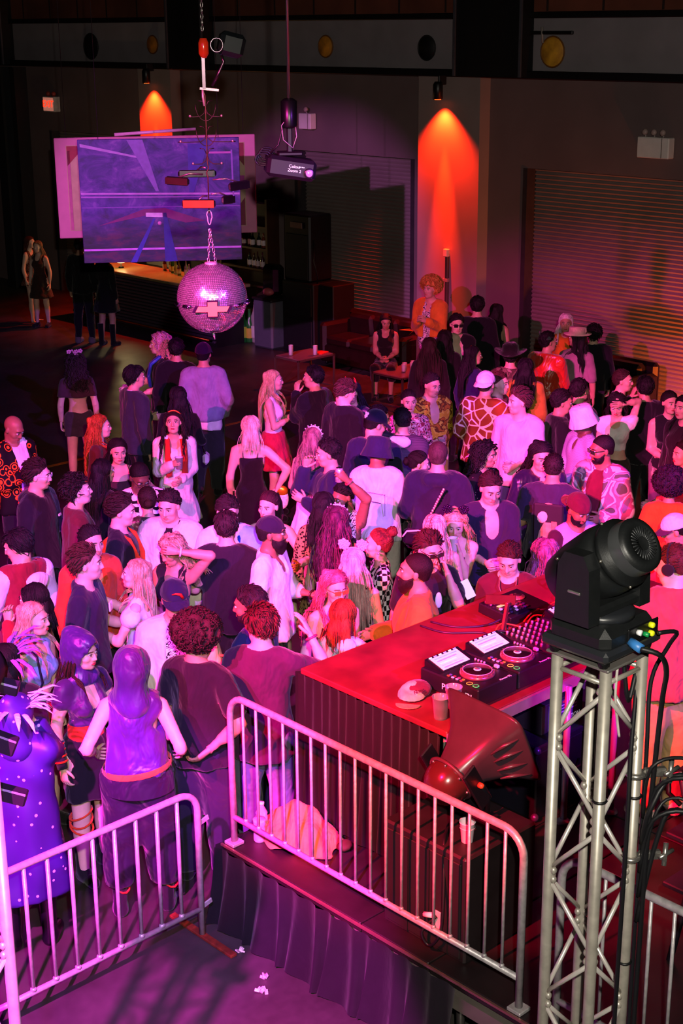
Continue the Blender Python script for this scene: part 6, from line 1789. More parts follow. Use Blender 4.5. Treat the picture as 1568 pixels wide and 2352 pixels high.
# ------------------------------------------------------------------ truss towers
def truss(x, y, z0, z1, label, a=0.24, pitch=0.40, sleeve=(), plate=True):
    o = empty('truss_tower', (x, y, z0), 0, label, 'truss')
    H_ = z1-z0; cs = [(-a/2, -a/2), (a/2, -a/2), (a/2, a/2), (-a/2, a/2)]
    for cx, cy in cs:
        q = one('chord', lambda b: b.tube([(cx, cy, 0), (cx, cy, H_)], 0.0245, 16), alu, o)
        for zs in sleeve:
            one('coupler', lambda b: b.lathe([(0.0265, -0.07), (0.029, -0.06), (0.024, -0.03), (0.024, 0.03), (0.029, 0.06), (0.0265, 0.07)], (cx, cy, zs-z0), 16), plain('#c0bab0', 0.22, 0.95), q)
            one('coupler_pin', lambda b: b.tube([(cx-0.04, cy, zs-z0-0.035), (cx+0.04, cy, zs-z0-0.035)], 0.006, 6), met, q)
            one('coupler_pin', lambda b: b.tube([(cx-0.04, cy, zs-z0+0.035), (cx+0.04, cy, zs-z0+0.035)], 0.006, 6), met, q)
    n = int(H_/pitch)
    for f_ in range(4):
        (ax_, ay), (bx, by) = cs[f_], cs[(f_+1) % 4]
        for k in range(n):
            za, zb = H_-0.10-k*pitch, H_-0.10-k*pitch-pitch*0.86
            if zb < 0: continue
            if (k+f_) % 2: za, zb = zb, za
            one('brace', lambda b: b.tube([(ax_, ay, za), (bx, by, zb)], 0.0105, 8), plain('#e4ded6', 0.3, 0.5, var=0.08), o)
            for px_, py_, pz in ((ax_, ay, za), (bx, by, zb)):
                d = Vector(((bx-ax_), (by-ay), 0)).normalized()*(1 if (px_, py_) == (ax_, ay) else -1)
                one('weld', lambda b: b.sphere(Vector((px_, py_, pz))+d*0.024, (0.016, 0.016, 0.018), 8, 6), alu, o)
        for z_ in ((H_-0.06, 0.1) + tuple(s-z0+0.12 for s in sleeve)+tuple(s-z0-0.12 for s in sleeve)): one('cross_bar', lambda b: b.tube([(ax_, ay, z_), (bx, by, z_)], 0.0105, 8), alu, o)
    if plate:
        one('top_plate', lambda b: b.box((0, 0, H_+0.012), (0.31, 0.31, 0.012), None, 0.004), plain('#9a9690', 0.4, 0.7, var=0.2), o)
        for cx, cy in cs: one('plate_bolt', lambda b: b.lathe([(0.014, 0), (0.014, 0.01), (0.008, 0.014)], (cx, cy, H_+0.018), 8), plain('#2a2826', 0.4, 0.6), o)
    one('base_plate', lambda b: b.box((0, 0, 0.008), (0.6, 0.6, 0.016)), met, o)
    return o
TX, TY = 4.54, 3.31
tw = truss(TX, TY, 0.0, 2.99, 'silver box truss tower carrying the moving head light at right', sleeve=(0.92,), pitch=0.31)
truss(2.43, 4.79, 0.0, 2.9, 'silver truss tower at the left edge beside the barricade', sleeve=(1.3,), pitch=0.31)
for z in (2.35, 2.05, 1.55, 1.1): one('cable_strap', lambda b: b.tube([(0.12+0.027*math.cos(a), -0.12+0.027*math.sin(a), z) for a in [i*math.pi/6 for i in range(12)]], 0.007, 5, closed=True), blk, tw)
for z in (2.42,): one('cable_strap', lambda b: b.tube([(-0.12+0.027*math.cos(a), -0.12+0.027*math.sin(a), z) for a in [i*math.pi/6 for i in range(12)]], 0.007, 5, closed=True), blk, tw)
# moving head light
mh = empty('moving_head_light', (TX, TY, 3.008), 0.0, 'black moving head spotlight bolted on top of the right truss tower', 'stage light')
bk = plain('#17191a', 0.42, var=0.12, bmp=0.05, ns=30)
bk2 = plain('#24262a', 0.35, var=0.1)
RB = Matrix.Identity(3)
def mhp(x, y, z): return RB@Vector((x, y, z))
bs = one('base_housing', lambda b: b.box(mhp(0, 0, 0.105), (0.34, 0.30, 0.11), RB, 0.035), bk, mh)
one('base_step', lambda b: b.box(mhp(0, 0, 0.055), (0.37, 0.33, 0.05), RB, 0.015), bk2, mh)
for sx in (-1, 1):
    for sy_ in (-1, 1): one('foot', lambda b: b.lathe([(0.018, 0), (0.026, 0.035)], mhp(sx*0.14, sy_*0.12, 0), 10), blk, mh)
one('turntable', lambda b: b.lathe([(0.13, 0.155), (0.13, 0.18), (0.11, 0.19)], n=28), bk2, mh)
for sx in (-1, 1):
    one('yoke_arm', lambda b: b.add([mhp(sx*0.165+dx, y, z) for dx in (-0.035, 0.035) for y, z in ((-0.085, 0.17), (0.085, 0.17), (0.075, 0.40), (0.045, 0.455), (-0.045, 0.455), (-0.075, 0.40))], [(5, 4, 3, 2, 1, 0), (6, 7, 8, 9, 10, 11)]+[(i, (i+1) % 6, 6+(i+1) % 6, 6+i) for i in range(6)]), bk, mh)
    one('arm_handle', lambda b: b.box(mhp(sx*0.203, -0.01, 0.30), (0.008, 0.06, 0.012), RB, 0.003), plain('#b0aca4', 0.3, 0.8), mh)
one('yoke_floor', lambda b: b.box(mhp(0, 0, 0.205), (0.36, 0.16, 0.05), RB, 0.015), bk, mh)
hd_ax = Vector((0.0, -0.83, 0.56)).normalized()
Rh = align(hd_ax)
hc_ = mhp(0, 0, 0.375)
hd = one('lamp_head', lambda b: b.lathe([(0.0, -0.265), (0.075, -0.262), (0.105, -0.235), (0.128, -0.14), (0.144, 0.0), (0.140, 0.06), (0.132, 0.065), (0.132, 0.085), (0.138, 0.09), (0.138, 0.11), (0.112, 0.125), (0.108, 0.20), (0.075, 0.215), (0.072, 0.208), (0.0, 0.206)], hc_, 36, Rh, cap=False), bk, mh)
one('rear_cap', lambda b: b.lathe([(0.110, 0.125), (0.113, 0.14), (0.110, 0.19)], hc_, 36, Rh, cap=False), plain('#4a4c4e', 0.35, 0.2), hd)
for k in range(28):
    a = k*2*math.pi/28; d1 = Rh@Vector((math.cos(a), math.sin(a), 0))
    one('cooling_fin', lambda b: b.tube([hc_+d1*0.028+hd_ax*0.212, hc_+d1*0.068+hd_ax*0.214], 0.0032, 4), plain('#2c2e30', 0.4), hd)
for k in range(10):
    a = k*0.628; d1 = Rh@Vector((math.cos(a), math.sin(a), 0))
    one('screw', lambda b: b.sphere(hc_+d1*0.140+hd_ax*(0.10 if k % 2 else -0.12), 0.007, 6, 5), plain('#c0b8a8', 0.25, 0.9), hd)
one('lens_glass', lambda b: b.lathe([(0.072, -0.266), (0.0, -0.270)], hc_, 24, Rh, cap=False), plain('#3a3050', 0.05), hd)
pr = one('socket_panel', lambda b: b.box(mhp(0.06, -0.155, 0.10), (0.20, 0.01, 0.08), RB, 0.004), plain('#0c0c0e', 0.4), mh)
one('blue_plug', lambda b: b.tube([mhp(-0.02, -0.155, 0.085), mhp(-0.03, -0.215, 0.075)], 0.020, 10), plain('#3a80c8', 0.4), mh)
for k in range(2): one('yellow_plug', lambda b: b.lathe([(0.012, 0), (0.012, 0.018), (0.008, 0.022)], mhp(0.10, -0.158, 0.125-0.035*k), 12, align(mhp(0, -1, 0))), plain('#d8e020', 0.4, emit=0.2), mh)
one('white_plug', lambda b: b.lathe([(0.012, 0), (0.012, 0.02)], mhp(0.02, -0.158, 0.115), 10, align(mhp(0, -1, 0))), plain('#f0f0f0', 0.4), mh)
one('green_plug', lambda b: b.lathe([(0.010, 0), (0.010, 0.03)], mhp(0.055, -0.158, 0.10), 10, align(mhp(0, -1, 0))), plain('#109048', 0.4), mh)
W = lambda x, y, z: tuple(Vector((TX, TY, 3.008))+mhp(x, y, z))
cable('black_cable', [W(-0.03, -0.21, 0.075), W(0.02, -0.27, 0.05), W(0.10, -0.25, -0.05), W(0.16, -0.20, -0.2), W(0.17, -0.18, -0.45), W(0.16, -0.17, -0.9), W(0.155, -0.165, -1.6), W(0.15, -0.16, -2.4)], 0.011, '#0e0e12', 'thick black cable hanging from the blue plug down the truss')
cable('black_cable', [W(0.10, -0.20, 0.10), W(0.20, -0.22, 0.08), W(0.25, -0.15, -0.02), W(0.22, -0.10, -0.18), W(0.19, -0.12, -0.5), W(0.185, -0.12, -1.2), W(0.18, -0.12, -2.2)], 0.009, '#111116', 'thin black cable from the yellow plugs down the truss')
cable('grey_cable', [W(-0.06, -0.13, -0.02), W(-0.05, -0.12, -0.15), W(0.0, -0.10, -0.28), W(0.02, -0.10, -0.36)], 0.006, '#c8c0b8', 'short pale safety wire hanging under the truss plate')
cable('black_cable', [W(0.02, -0.10, -0.02), W(0.04, -0.12, -0.2), W(0.12, -0.10, -0.1), W(0.05, -0.14, -0.42), W(0.01, -0.17, -0.8), W(0.0, -0.17, -1.7), W(0.0, -0.17, -2.6)], 0.010, '#0e0e12', 'black cable strapped along the front truss leg')
# clamps with coiled cables at the right of the truss
def clamp(x, y, z, label, dx):
    o = empty('pipe_clamp', (x, y, z), 0, label, 'clamp')
    one('ring', lambda b: b.tube([(0.030*math.cos(a), 0.030*math.sin(a), 0) for a in [i*math.pi/8 for i in range(16)]], 0.014, 6, closed=True), plain('#c8c4bc', 0.25, 0.9), o)
    one('arm', lambda b: b.box((0.07, -0.045, 0), (0.10, 0.03, 0.04), (0, 0, -0.6), 0.006), plain('#c0bcb4', 0.25, 0.9), o)
    one('wing_bolt', lambda b: b.tube([(0.10, -0.10, -0.04), (0.13, -0.085, 0.05)], 0.012, 6), plain('#d0ccc4', 0.25, 0.9), o)
    one('wing_bolt', lambda b: b.tube([(0.08, -0.09, 0.0), (0.16, -0.10, 0.01)], 0.010, 6), plain('#d0ccc4', 0.25, 0.9), o)
clamp(TX+0.12, TY-0.12, 2.45, 'upper silver pipe clamp with wing bolt on the right truss leg', 0)
clamp(TX+0.12, TY-0.12, 2.06, 'lower silver pipe clamp with wing bolt on the right truss leg', 0)
rgc = random.Random(21)
for k in range(6):
    z = 2.50-0.06*k; a = [rgc.uniform(-0.06, 0.06) for _ in range(8)]
    cable('black_cable', [(TX+0.15, TY-0.15, z-0.25-0.2*(k % 2)), (TX+0.17+a[0], TY-0.19, z-0.02+a[1]), (TX+0.26, TY-0.30+a[2], z+0.03+a[3]), (TX+0.40+a[4], TY-0.46, z-0.10+a[5]), (TX+0.58, TY-0.78+a[6], z-0.06+a[7])], 0.008+0.002*(k % 3), '#0f0f13', 'black cable swinging right from the truss clamps')['group'] = 'cables slung right of the truss'
# equipment rack behind the truss at the right edge
o = empty('keyboard_stand', (6.25, 3.55, SZ), 0.0, 'black equipment stand with drum gear at the right edge', 'stand')
for y in (-0.3, 0.3):
    one('leg', lambda b: b.tube([(-0.2, y, 0), (0.2, y, 1.1)], 0.02, 8), plain('#1a1420', 0.4), o); one('leg', lambda b: b.tube([(0.2, y, 0), (-0.2, y, 1.1)], 0.02, 8), plain('#1a1420', 0.4), o)
for z in (0.45, 0.75, 1.1): one('shelf_bar', lambda b: b.box((0, 0, z), (0.42, 0.75, 0.03), None, 0.006), plain('#1a1420', 0.4), o)
one('amplifier_case', lambda b: b.box((0, 0.0, 0.90), (0.40, 0.55, 0.24), None, 0.03), plain('#0c0a10', 0.25), o)
one('side_handle', lambda b: b.tube([(-0.2, 0.30, 0.95), (-0.2, 0.38, 0.99), (-0.2, 0.38, 1.10), (-0.2, 0.30, 1.14)], 0.014, 6), blk, o)
one('drum_shell', lambda b: b.lathe([(0.19, 0), (0.19, 0.24), (0.18, 0.25)], (0.0, 0.05, 1.13), 24), plain('#0a080c', 0.2), o)
# barn-door stage light at the left edge
o = empty('barn_door_light', (2.55, 4.70, 2.95), 0.0, 'black barn door stage light on the left truss, flaps open', 'stage light')
one('can_body', lambda b: b.lathe([(0.05, -0.18), (0.09, -0.15), (0.10, 0.08), (0.11, 0.09)], (0.02, 0.06, 0.10), 20, align((0.5, 0.75, -0.2))), plain('#0d0d10', 0.3), o)
for v_, sz2, rt in (((0.115, 0.055, 0.03), (0.14, 0.05, 0.05), (0.2, 0.30, -0.75)), ((0.085, 0.045, -0.20), (0.13, 0.05, 0.075), (0.1, 0.40, -0.75)), ((0.085, 0.03, -0.42), (0.16, 0.05, 0.06), (0.1, 0.30, -0.75))):
    one('barn_door', lambda b: b.box(v_, sz2, rt, 0.006), plain('#140c18', 0.5), o)
one('yoke', lambda b: b.tube([(-0.02, 0.0, 0.10), (-0.03, 0.0, -0.2), (0.0, -0.02, -0.45)], 0.012, 6), plain('#1a181c', 0.4), o)
one('lens', lambda b: b.lathe([(0.085, 0), (0.085, 0.008)], (0.067, 0.13, 0.082), 18, align((0.5, 0.75, -0.2))), plain('#f0d8ff', 0.2, emit=2.0), o)

# ------------------------------------------------------------------ printed cloths
def vor(nt, scale, feature='F1', sc=(1, 1, 1), rnd=1.0):
    v = nd(nt, 'ShaderNodeTexVoronoi'); v.feature = feature
    v.inputs['Scale'].default_value = scale; v.inputs['Randomness'].default_value = rnd
    lk(nt, objco(nt, sc), v.inputs['Vector'])
    return v
def p_rings(a, c, scale):
    def fn(nt, b):
        v = vor(nt, scale); lk(nt, ramp(nt, v.outputs['Distance'], [(0.0, a), (0.16, c), (0.30, a), (0.42, c), (0.50, a)], 'CONSTANT'), b.inputs['Base Color'])
    return fn
def p_edge(line, patches, scale, w=0.06):
    def fn(nt, b):
        v = vor(nt, scale, 'DISTANCE_TO_EDGE'); f = vor(nt, scale)
        pc = ramp(nt, noise(nt, objco(nt), 5), [(0.4, patches[0]), (0.6, patches[1])])
        st = nd(nt, 'ShaderNodeMath', operation='GREATER_THAN'); st.inputs[1].default_value = w; lk(nt, v.outputs[0], st.inputs[0])
        mx = nd(nt, 'ShaderNodeMix', data_type='RGBA'); mx.inputs[6].default_value = (*rgb(line), 1); lk(nt, st.outputs[0], mx.inputs[0]); lk(nt, pc, mx.inputs[7]); lk(nt, mx.outputs[2], b.inputs['Base Color'])
    return fn
def p_spots(bg, sp, scale, t=0.36):
    def fn(nt, b): lk(nt, ramp(nt, vor(nt, scale).outputs['Distance'], [(0.0, sp), (t, bg)], 'CONSTANT'), b.inputs['Base Color'])
    return fn
def p_blot(cols, scale, dist=1.5, detail=2):
    def fn(nt, b):
        n = noise(nt, objco(nt), scale, detail, 0.5, dist); k = len(cols)
        lk(nt, ramp(nt, n, [(0.34+0.32*i/k, c) for i, c in enumerate(cols)], 'CONSTANT'), b.inputs['Base Color'])
    return fn
def p_wave(a, c, scale, dist=6.0, direction='Z'):
    def fn(nt, b):
        w = nd(nt, 'ShaderNodeTexWave'); w.bands_direction = direction; w.inputs['Scale'].default_value = scale; w.inputs['Distortion'].default_value = dist; w.inputs['Detail'].default_value = 2
        lk(nt, objco(nt), w.inputs['Vector']); lk(nt, ramp(nt, w.outputs[1], [(0.0, a), (0.5, c)], 'CONSTANT'), b.inputs['Base Color'])
    return fn
def p_check(a, c, scale):
    def fn(nt, b):
        w = nd(nt, 'ShaderNodeTexChecker'); w.inputs['Scale'].default_value = scale; w.inputs[1].default_value = (*rgb(a), 1); w.inputs[2].default_value = (*rgb(c), 1)
        lk(nt, objco(nt), w.inputs['Vector']); lk(nt, w.outputs[0], b.inputs['Base Color'])
    return fn
PUMPKIN = mixed_cloth('pumpkin', p_rings('#0b090a', '#e8641c', 11))
ZEBRA = mixed_cloth('zebra', p_wave('#f0ece8', '#0a0a0c', 5.0, 9.0))
GIRAFFE = mixed_cloth('giraffe', p_edge('#f2d8cc', ('#8a4a22', '#7a3a20'), 9))
LEOPARD = mixed_cloth('leopard', p_spots('#a88a5c', '#1a120c', 42, 0.42))
CHECK = mixed_cloth('check', p_check('#f0e8f4', '#121016', 26))
CAMO = mixed_cloth('camo', p_blot(('#2a2018', '#6a5a48', '#4a3a30', '#8a7a6a'), 7))
FLORAL = mixed_cloth('floral', p_blot(('#2a1420', '#e8a8b8', '#a02848', '#f0c8d0'), 16))
YELLOWP = mixed_cloth('yellow_leopard', p_blot(('#c8a028', '#d8b840', '#6a3a14', '#b06a20'), 9))
BWLEAF = mixed_cloth('leaf', p_blot(('#f0e8ee', '#15121a', '#f4eef2', '#1a1820'), 13, 3.0))
COLLAGE = mixed_cloth('collage', p_blot(('#4a5a50', '#c89aa4', '#8a6a80', '#d8ccd0', '#a05a78', '#6a6478'), 3.6, 1.2))
QUILT = mixed_cloth('quilt', p_wave('#4a4658', '#3a3648', 22, 2.0))
BUMPY = mixed_cloth('seersucker', p_wave('#8a86a4', '#a8a4c0', 34, 5.0))
STARS = mixed_cloth('stars', p_spots('#2e1a6a', '#b8a4dc', 16, 0.15), 0.45)
ROMPER = mixed_cloth('romper', p_blot(('#6a3a30', '#2a1614', '#a06a58', '#40201c'), 18))
SATIN_P = cloth('#3c1c70', 0.42, 0.15, 0.45, 0.5)
SATIN_D = cloth('#160c2a', 0.5, 0.1, 0.45, 0.4)
RED_SAT = cloth('#c03018', 0.35, 0.3, 0.6, 0.6)
LEATHER = cloth('#1a1640', 0.35, 0.1, 0.7, 0.6)
GOLD = plain('#d8a020', 0.3, 0.7)
SEQ = plain('#2a1440', 0.2, 0.7, ns=120, var=0.6)
DENIM = cloth('#3a4866'); DARK = cloth('#14131a'); NAVY = cloth('#1a1c38'); BLACK = cloth('#0f0e12'); WHITE = cloth('#e8e4e2'); JEANS = cloth('#5a5a78')
# extra bits worn by people, in the body's own measure (1.75 m tall, +y forward, +x the wearer's right)
def ex(label, name, mat, fn, lbl=None):
    root, s, HM, hand, U, arms = FAC[label]
    b = MB(); fn(b, lambda x, y, z: Vector([float(v) for v in U(x, y, z)]))
    b.v = [(p[0]*s, p[1]*s, p[2]*s) for p in b.v]
    o = b.build(name, mat, root)
    if lbl: o['label'] = lbl
    return o
def ribbon(b, pts, w, t=0.35, n=6): b.tube(pts, w, n, flat=t)
def wrist(label, sd, name, mat, r=0.034, k=0.0, t=0.008):
    root, s, HM, hand, U, arms = FAC[label]
    S_, E_, T_ = arms[sd]; d = Vector([float(v) for v in (T_-E_)]).normalized(); c = Vector([float(v) for v in T_])-d*(0.02+k)
    M = align(d); b = MB(); b.tube([c+M@Vector((r*math.cos(a), r*math.sin(a), 0)) for a in [i*math.pi/6 for i in range(12)]], t, 6, closed=True)
    b.v = [(p[0]*s, p[1]*s, p[2]*s) for p in b.v]; b.build(name, mat, root)
def forearm(label, sd, name, mat, a, c, r):
    root, s, HM, hand, U, arms = FAC[label]
    S_, E_, T_ = [Vector([float(v) for v in q]) for q in arms[sd]]
    b = MB(); b.tube([E_.lerp(T_, a), E_.lerp(T_, (a+c)/2), E_.lerp(T_, c)], [r*1.12, r, r*0.85], 14)
    b.v = [(p[0]*s, p[1]*s, p[2]*s) for p in b.v]; b.build(name, mat, root)

# ------------------------------------------------------------------ the crowd
# -- left group
person(7.28, 12.35, 1.854, 40, 'bald man in an orange and black pumpkin print jacket at the left edge',skin='brown',hair=None,tops=[jacket(PUMPKIN,op=.06),tee('#e8e0e4')],bot=pants(DARK),hy=45,hp=28,R='chest',L='belly')
person(6.55, 10.78, 1.854, 62, 'man in clear glasses and black hoodie holding a white can',skin='fair',hair=('quiff','#2a1610'),tops=[hoodie('#12111c')],bot=pants(BLACK),gear=[('glasses','#e8e0e8')],hy=75,hp=5,R='down',L='bent',hands=('rest','grip'),hold=[('L','can','white drink can held by the man in the black hoodie')])
person(6.53, 10.15, 1.854, 95, 'man with tousled dark curls in a maroon corduroy jacket',skin='fair',hair=('messy','#1a0f0c'),tops=[jacket(cloth('#5a2430'),op=.03),tee('#1c1a30')],bot=pants(DARK),hy=95,hp=-6,R='down',L='down')
person(8.12, 12.12, 1.730, 75, 'woman with long copper red hair behind the laughing brunette',sex='f',skin='fair',hair=('wavylong','#7a2c10','#c8622a'),tops=[longs('#4a1a14')],bot=pants(DARK),hy=85,lod=1)
person(7.78, 11.33, 1.710, 5, 'laughing woman with straight dark hair and a necklace',sex='f',skin='light',hair=('long','#1c100e'),tops=[tube('#3a2228')],bot=skirt('#201418'),hy=12,hp=8,L=(.10,.26,-.06),hands=('rest','grip'),hold=[('L','glass','small dark drink glass raised by the laughing brunette','#3a1420')])
person(7.26, 10.83, 1.710, 125, 'woman with glossy black hair seen from behind left of the zebra shirt',sex='f',skin='light',hair=('long','#0d0a10'),tops=[longs('#15101c')],bot=pants(DARK),hy=120)
person(7.25, 10.25, 1.820, 12, 'man in dark glasses and a zebra print shirt looking down',skin='dark',hair=('buzz','#0a0808'),tops=[shirt(ZEBRA,op=.03),tee('#e8dcc8')],bot=pants(DARK),gear=[('glasses','#14121a')],hy=20,hp=30,R='belly',L='belly')
person(7.05, 9.87, 1.705, 178, 'woman with a low brown bun and silver top seen from behind',sex='f',hair=('lowbun','#2e1c14'),tops=[longs(cloth('#3c3a38',.4,.2,.5,.6))],bot=pants(DARK),hy=185)
person(6.47, 9.44, 1.865, 75, 'moustached man in black tee with orange braces',skin='fair',hair=('mullet','#2a160f'),tops=[tee('#17141f')],bot=pants(DARK),hy=80,hp=8,R='down',L='bent',lips='#5a2a20')
person(6.88, 9.33, 1.843, -12, 'man in a white varsity jacket with an orange chest patch',skin='light',hair=('short','#140c0c'),tops=[jacket('#e4dccc',op=.045,lo=.05,i=.034),tee('#121016')],bot=pants(DARK),hy=-22,hp=12,R='bent',L='down')
person(5.92, 9.05, 1.833, 28, 'man with cropped black hair in a coral shirt behind the navy tee',skin='light',hair=('fade','#0e0a0c'),tops=[shirt('#c8482e',lo=.04)],bot=pants(DARK),hy=32,hp=6,R='down',L='down')
person(5.56, 8.59, 1.866, 72, 'young man in navy tee with a small white chest badge',skin='fair',hair=('quiff','#4a2a22'),tops=[tee('#1d1a3a',lo=.03)],bot=pants(DARK),hy=82,R='down',L='bent')
person(5.98, 8.54, 1.675, -105, 'blonde in a white puff sleeve dress with her hands on the navy tee',sex='f',skin='fair',hair=('long','#b89468','#e8d0a8'),tops=[dress(cloth('#ece8f4',.8),hem=.50,sl='puff')],hy=-92,hp=-5,R=(.02,.40,-.02),L=(.00,.34,-.16),hands=('open','open'),poleR=(.5,.2,-.9))
person(6.46, 8.74, 1.714, -35, 'woman with striped blonde hair lifting one hand to her head',sex='f',skin='tan',hair=('wavy','#4a3028','#e8c8a0'),tops=[tank('#141018')],bot=pants(BLACK),hy=-50,hp=22,R='belly',L='hair',hands=('rest','rest'))
person(5.66, 7.67, 1.833, 12, 'man in black cap and sunglasses with a long white open jacket',skin='tan',hair=('buzz','#0e0a08'),tops=[jacket(cloth('#ece0d8'),op=.07,hem=.70,lo=.06,i=.034),shirt(BWLEAF,i=.014)],bot=pants('#e0d8d0'),gear=[('cap','#1a1838'),('visor','#1a1838'),('sunglasses','#08080c')],hy=10,hp=10,R='down',L='down')
person(5.52, 9.40, 1.813, -150, 'person with black bowl cut in maroon and white varsity jacket',skin='light',hair=('fringe','#0c0812'),tops=[jacket(cloth('#7a1c30'),op=0,nk='crew',slm=cloth('#e4dcec'))],bot=pants(DARK),hy=-110,hp=18,R='bent',L='bent')
person(5.13, 8.58, 1.698, -115, 'dark haired person in red sipping behind the blonde in blue',sex='f',skin='light',hair=('bob','#120a16'),tops=[longs('#9a2030')],bot=pants(DARK),hy=-120,hp=5,R='mouth',L='mouth')
person(4.89, 8.23, 1.724, 52, 'blonde with long pink lit hair in a pale blue crop top',sex='f',skin='fair',hair=('long2','#a88468','#e8c4a8'),tops=[crop('#8a9cd8')],bot=shorts('#a02030',hem=.70),hy=62,hp=0,R='down',L='down')
person(4.81, 7.54, 1.730, 38, 'woman in a violet ninja hood with red sash and black skirt',sex='f',skin='fair',hair=('long','#3a1c12'),tops=[tank(cloth('#3a1c5a',.5),nk='deep',sl='cap',hood=2,hoodm=SATIN_P,hem=1.0)],bot=skirt('#101018',hem=.62,fl=.03,n=5),hy=52,hp=4,R='down',L='bent',shoe=('boot','#0c0c10'),hands=('rest','grip'),hold=[('L','phone','dark phone held low by the hooded woman','#2a2438')])
person(4.78, 6.94, 1.813, 172, 'person in a sleeveless violet satin hooded tunic seen from behind',skin='fair',sex='f',hair=None,tops=[G('tunic',SATIN_P,sl='none',hem=.98,nk='crew',i=.026,lo=.02,hood=2,rip=.006)],bot=pants(SATIN_D,i=.05,hem=.20,top=.97),hy=176,R=(.10,.10,-.36),L=(.10,.10,-.36),shoe=('boot','#14101c'),spread=.06)
person(5.30, 6.96, 1.854, 148, 'man with a round dark afro in black tee, hand on his back',skin='tan',hair=('afro','#14080a','#2c1218'),tops=[tee('#121020',lo=.05,i=.02)],bot=pants('#1c1830',i=.04),hy=135,hp=16,R='back',L='bent',poleR=(.9,.1,-.2),gear=[('sunglasses','#0a0a10')])
person(4.06, 7.12, 1.669, 168, 'person in violet star print velvet cloak and feathered hat',sex='m',skin='fair',hair=None,tops=[G('cloak',STARS,sl='long',hem=.42,nk='crew',i=.04,lo=.09,hood=2,rip=.006)],hy=150,hp=10,R='face',L='bent',gear=[('feathers','#d8c8f4')],shoe=('tallboot',plain('#0c0a14',.25)))
person(4.39, 7.76, 1.710, 170, 'dark haired person with violet feathers at the far left edge',sex='f',hair=('bob','#0a080c'),tops=[longs('#1c1424')],bot=pants(BLACK),gear=[('feathers','#8a58c0')],lod=1)
# -- behind, left of centre
person(10.64, 13.63, 1.854, 176, 'man in navy cap and loose grey sweater seen from behind',skin='tan',hair=('buzz','#0a0808'),tops=[longs('#8a84a8',lo=.05,i=.03,hem=.90),tank('#e0dad8',hem=.80,i=.022,lo=.04)],bot=pants('#26282a',i=.04),gear=[('cap','#141228'),('visor','#141228')],hy=165,lod=1,R='pocket',L='pocket')
person(9.41, 13.31, 1.833, 118, 'man in charcoal blazer with a white shirt collar facing away',skin='light',hair=('fringe','#0c0a10'),tops=[jacket('#2c303e',op=.0,nk='crew'),shirt('#f0e8f0',nk='high',i=.01)],bot=pants(DARK),hy=110,lod=1,L='bent')
person(10.72, 14.58, 1.829, -75, 'man in pink wig and blue scarf wearing black',skin='fair',hair=('curlylong','#c86a88','#f0b0c8'),tops=[tee('#101014')],bot=pants(BLACK),hy=-85,lod=1,R='fwdlow',L='fwdlow')
person(10.65, 14.16, 1.838, 170, 'man in black standing behind the pink wig',skin='tan',hair=('short','#0c0808'),tops=[longs('#0e0e14')],bot=pants(BLACK),lod=1)
person(9.47, 12.60, 1.710, 172, 'dark haired woman in black top with a cut-out back',sex='f',skin='light',hair=('long','#16101a'),tops=[longs('#0d0c10',bare=1,i=.012)],bot=pants(BLACK),lod=1,hy=190,L='down',R='bent')
person(8.80, 11.80, 1.710, 6, 'woman with orange headband, red scarf and white outfit holding a cup',sex='f',skin='light',hair=('wavylong','#2a1216'),tops=[dress(cloth('#f0e4dc'),hem=.55,sl='long',i=.02,lo=.0)],hy=-6,hp=-14,R='chest',L='belly',gear=[('headband','#e87030')],hands=('grip','rest'),hold=[('R','glass','clear cup with pale drink held by the woman in the headband','#e8e0e0')])
person(9.72, 14.93, 1.669, 178, 'woman with flowers in long hair and a bare lower back',sex='f',skin='fair',hair=('curlylong','#3a1a28'),tops=[longs('#4a2838',hem=1.22,i=.014)],bot=shorts('#3a3436',hem=.70),gear=[('flowers','#e888c0')],hy=185,lod=1,shoe=('boot','#120e12'))
person(15.18, 24.62, 1.644, 55, 'barefoot woman in a patterned romper by the far wall',sex='f',skin='fair',hair=('bob','#5a2410'),tops=[dress(ROMPER,hem=.78,i=.016)],hy=60,lod=2,shoe=None,L='chest',R='down')
person(15.09, 24.19, 1.612, -30, 'blonde behind the woman in the patterned romper',sex='f',skin='fair',hair=('long','#8a6a48'),tops=[dress('#3a2420',hem=.6)],lod=2)
person(14.79, 22.34, 1.854, 150, 'man in all black with grey sneakers at the bar',skin='tan',hair=('short','#0a0808'),tops=[longs('#0a0a0e')],bot=pants('#0a0a0e'),lod=2,shoe=('sneaker','#5a5450'))
person(14.95, 21.87, 1.710, 140, 'woman in a short black dress standing at the bar',sex='f',skin='tan',hair=('long','#120c0c'),tops=[dress('#0a0a0e',hem=.62,sl='long',i=.016)],lod=2,shoe=('tallboot','#08080a'),L='bent')
person(10.66, 12.42, 1.730, 75, 'blonde with long hair in white top and red skirt holding a glass',sex='f',skin='fair',hair=('long2','#c8a068','#f0d8a8'),tops=[tank('#f0e0ea',hem=1.0)],bot=skirt('#c82848',hem=.62,fl=.10),hy=85,L='chest',R='chest',hands=('grip','grip'),lod=1,hold=[('L','glass','wine glass held by the blonde in the red skirt','#6a2038')])
person(10.81, 11.89, 1.833, -130, 'dark suited man with his hand at his mouth beside the blonde',skin='light',hair=('short','#0e0a0c'),tops=[jacket('#15141c',op=0,nk='crew')],bot=pants(BLACK),hy=-105,L='mouth',lod=1)
person(10.55, 11.13, 1.854, 135, 'man in black suit and white collar bowing his head',skin='fair',hair=('quiff','#5a3a38'),tops=[jacket('#12111c',op=0,nk='crew'),shirt('#f0e8f0',nk='high',i=.012)],bot=pants(BLACK),hy=100,hp=30,lod=1)
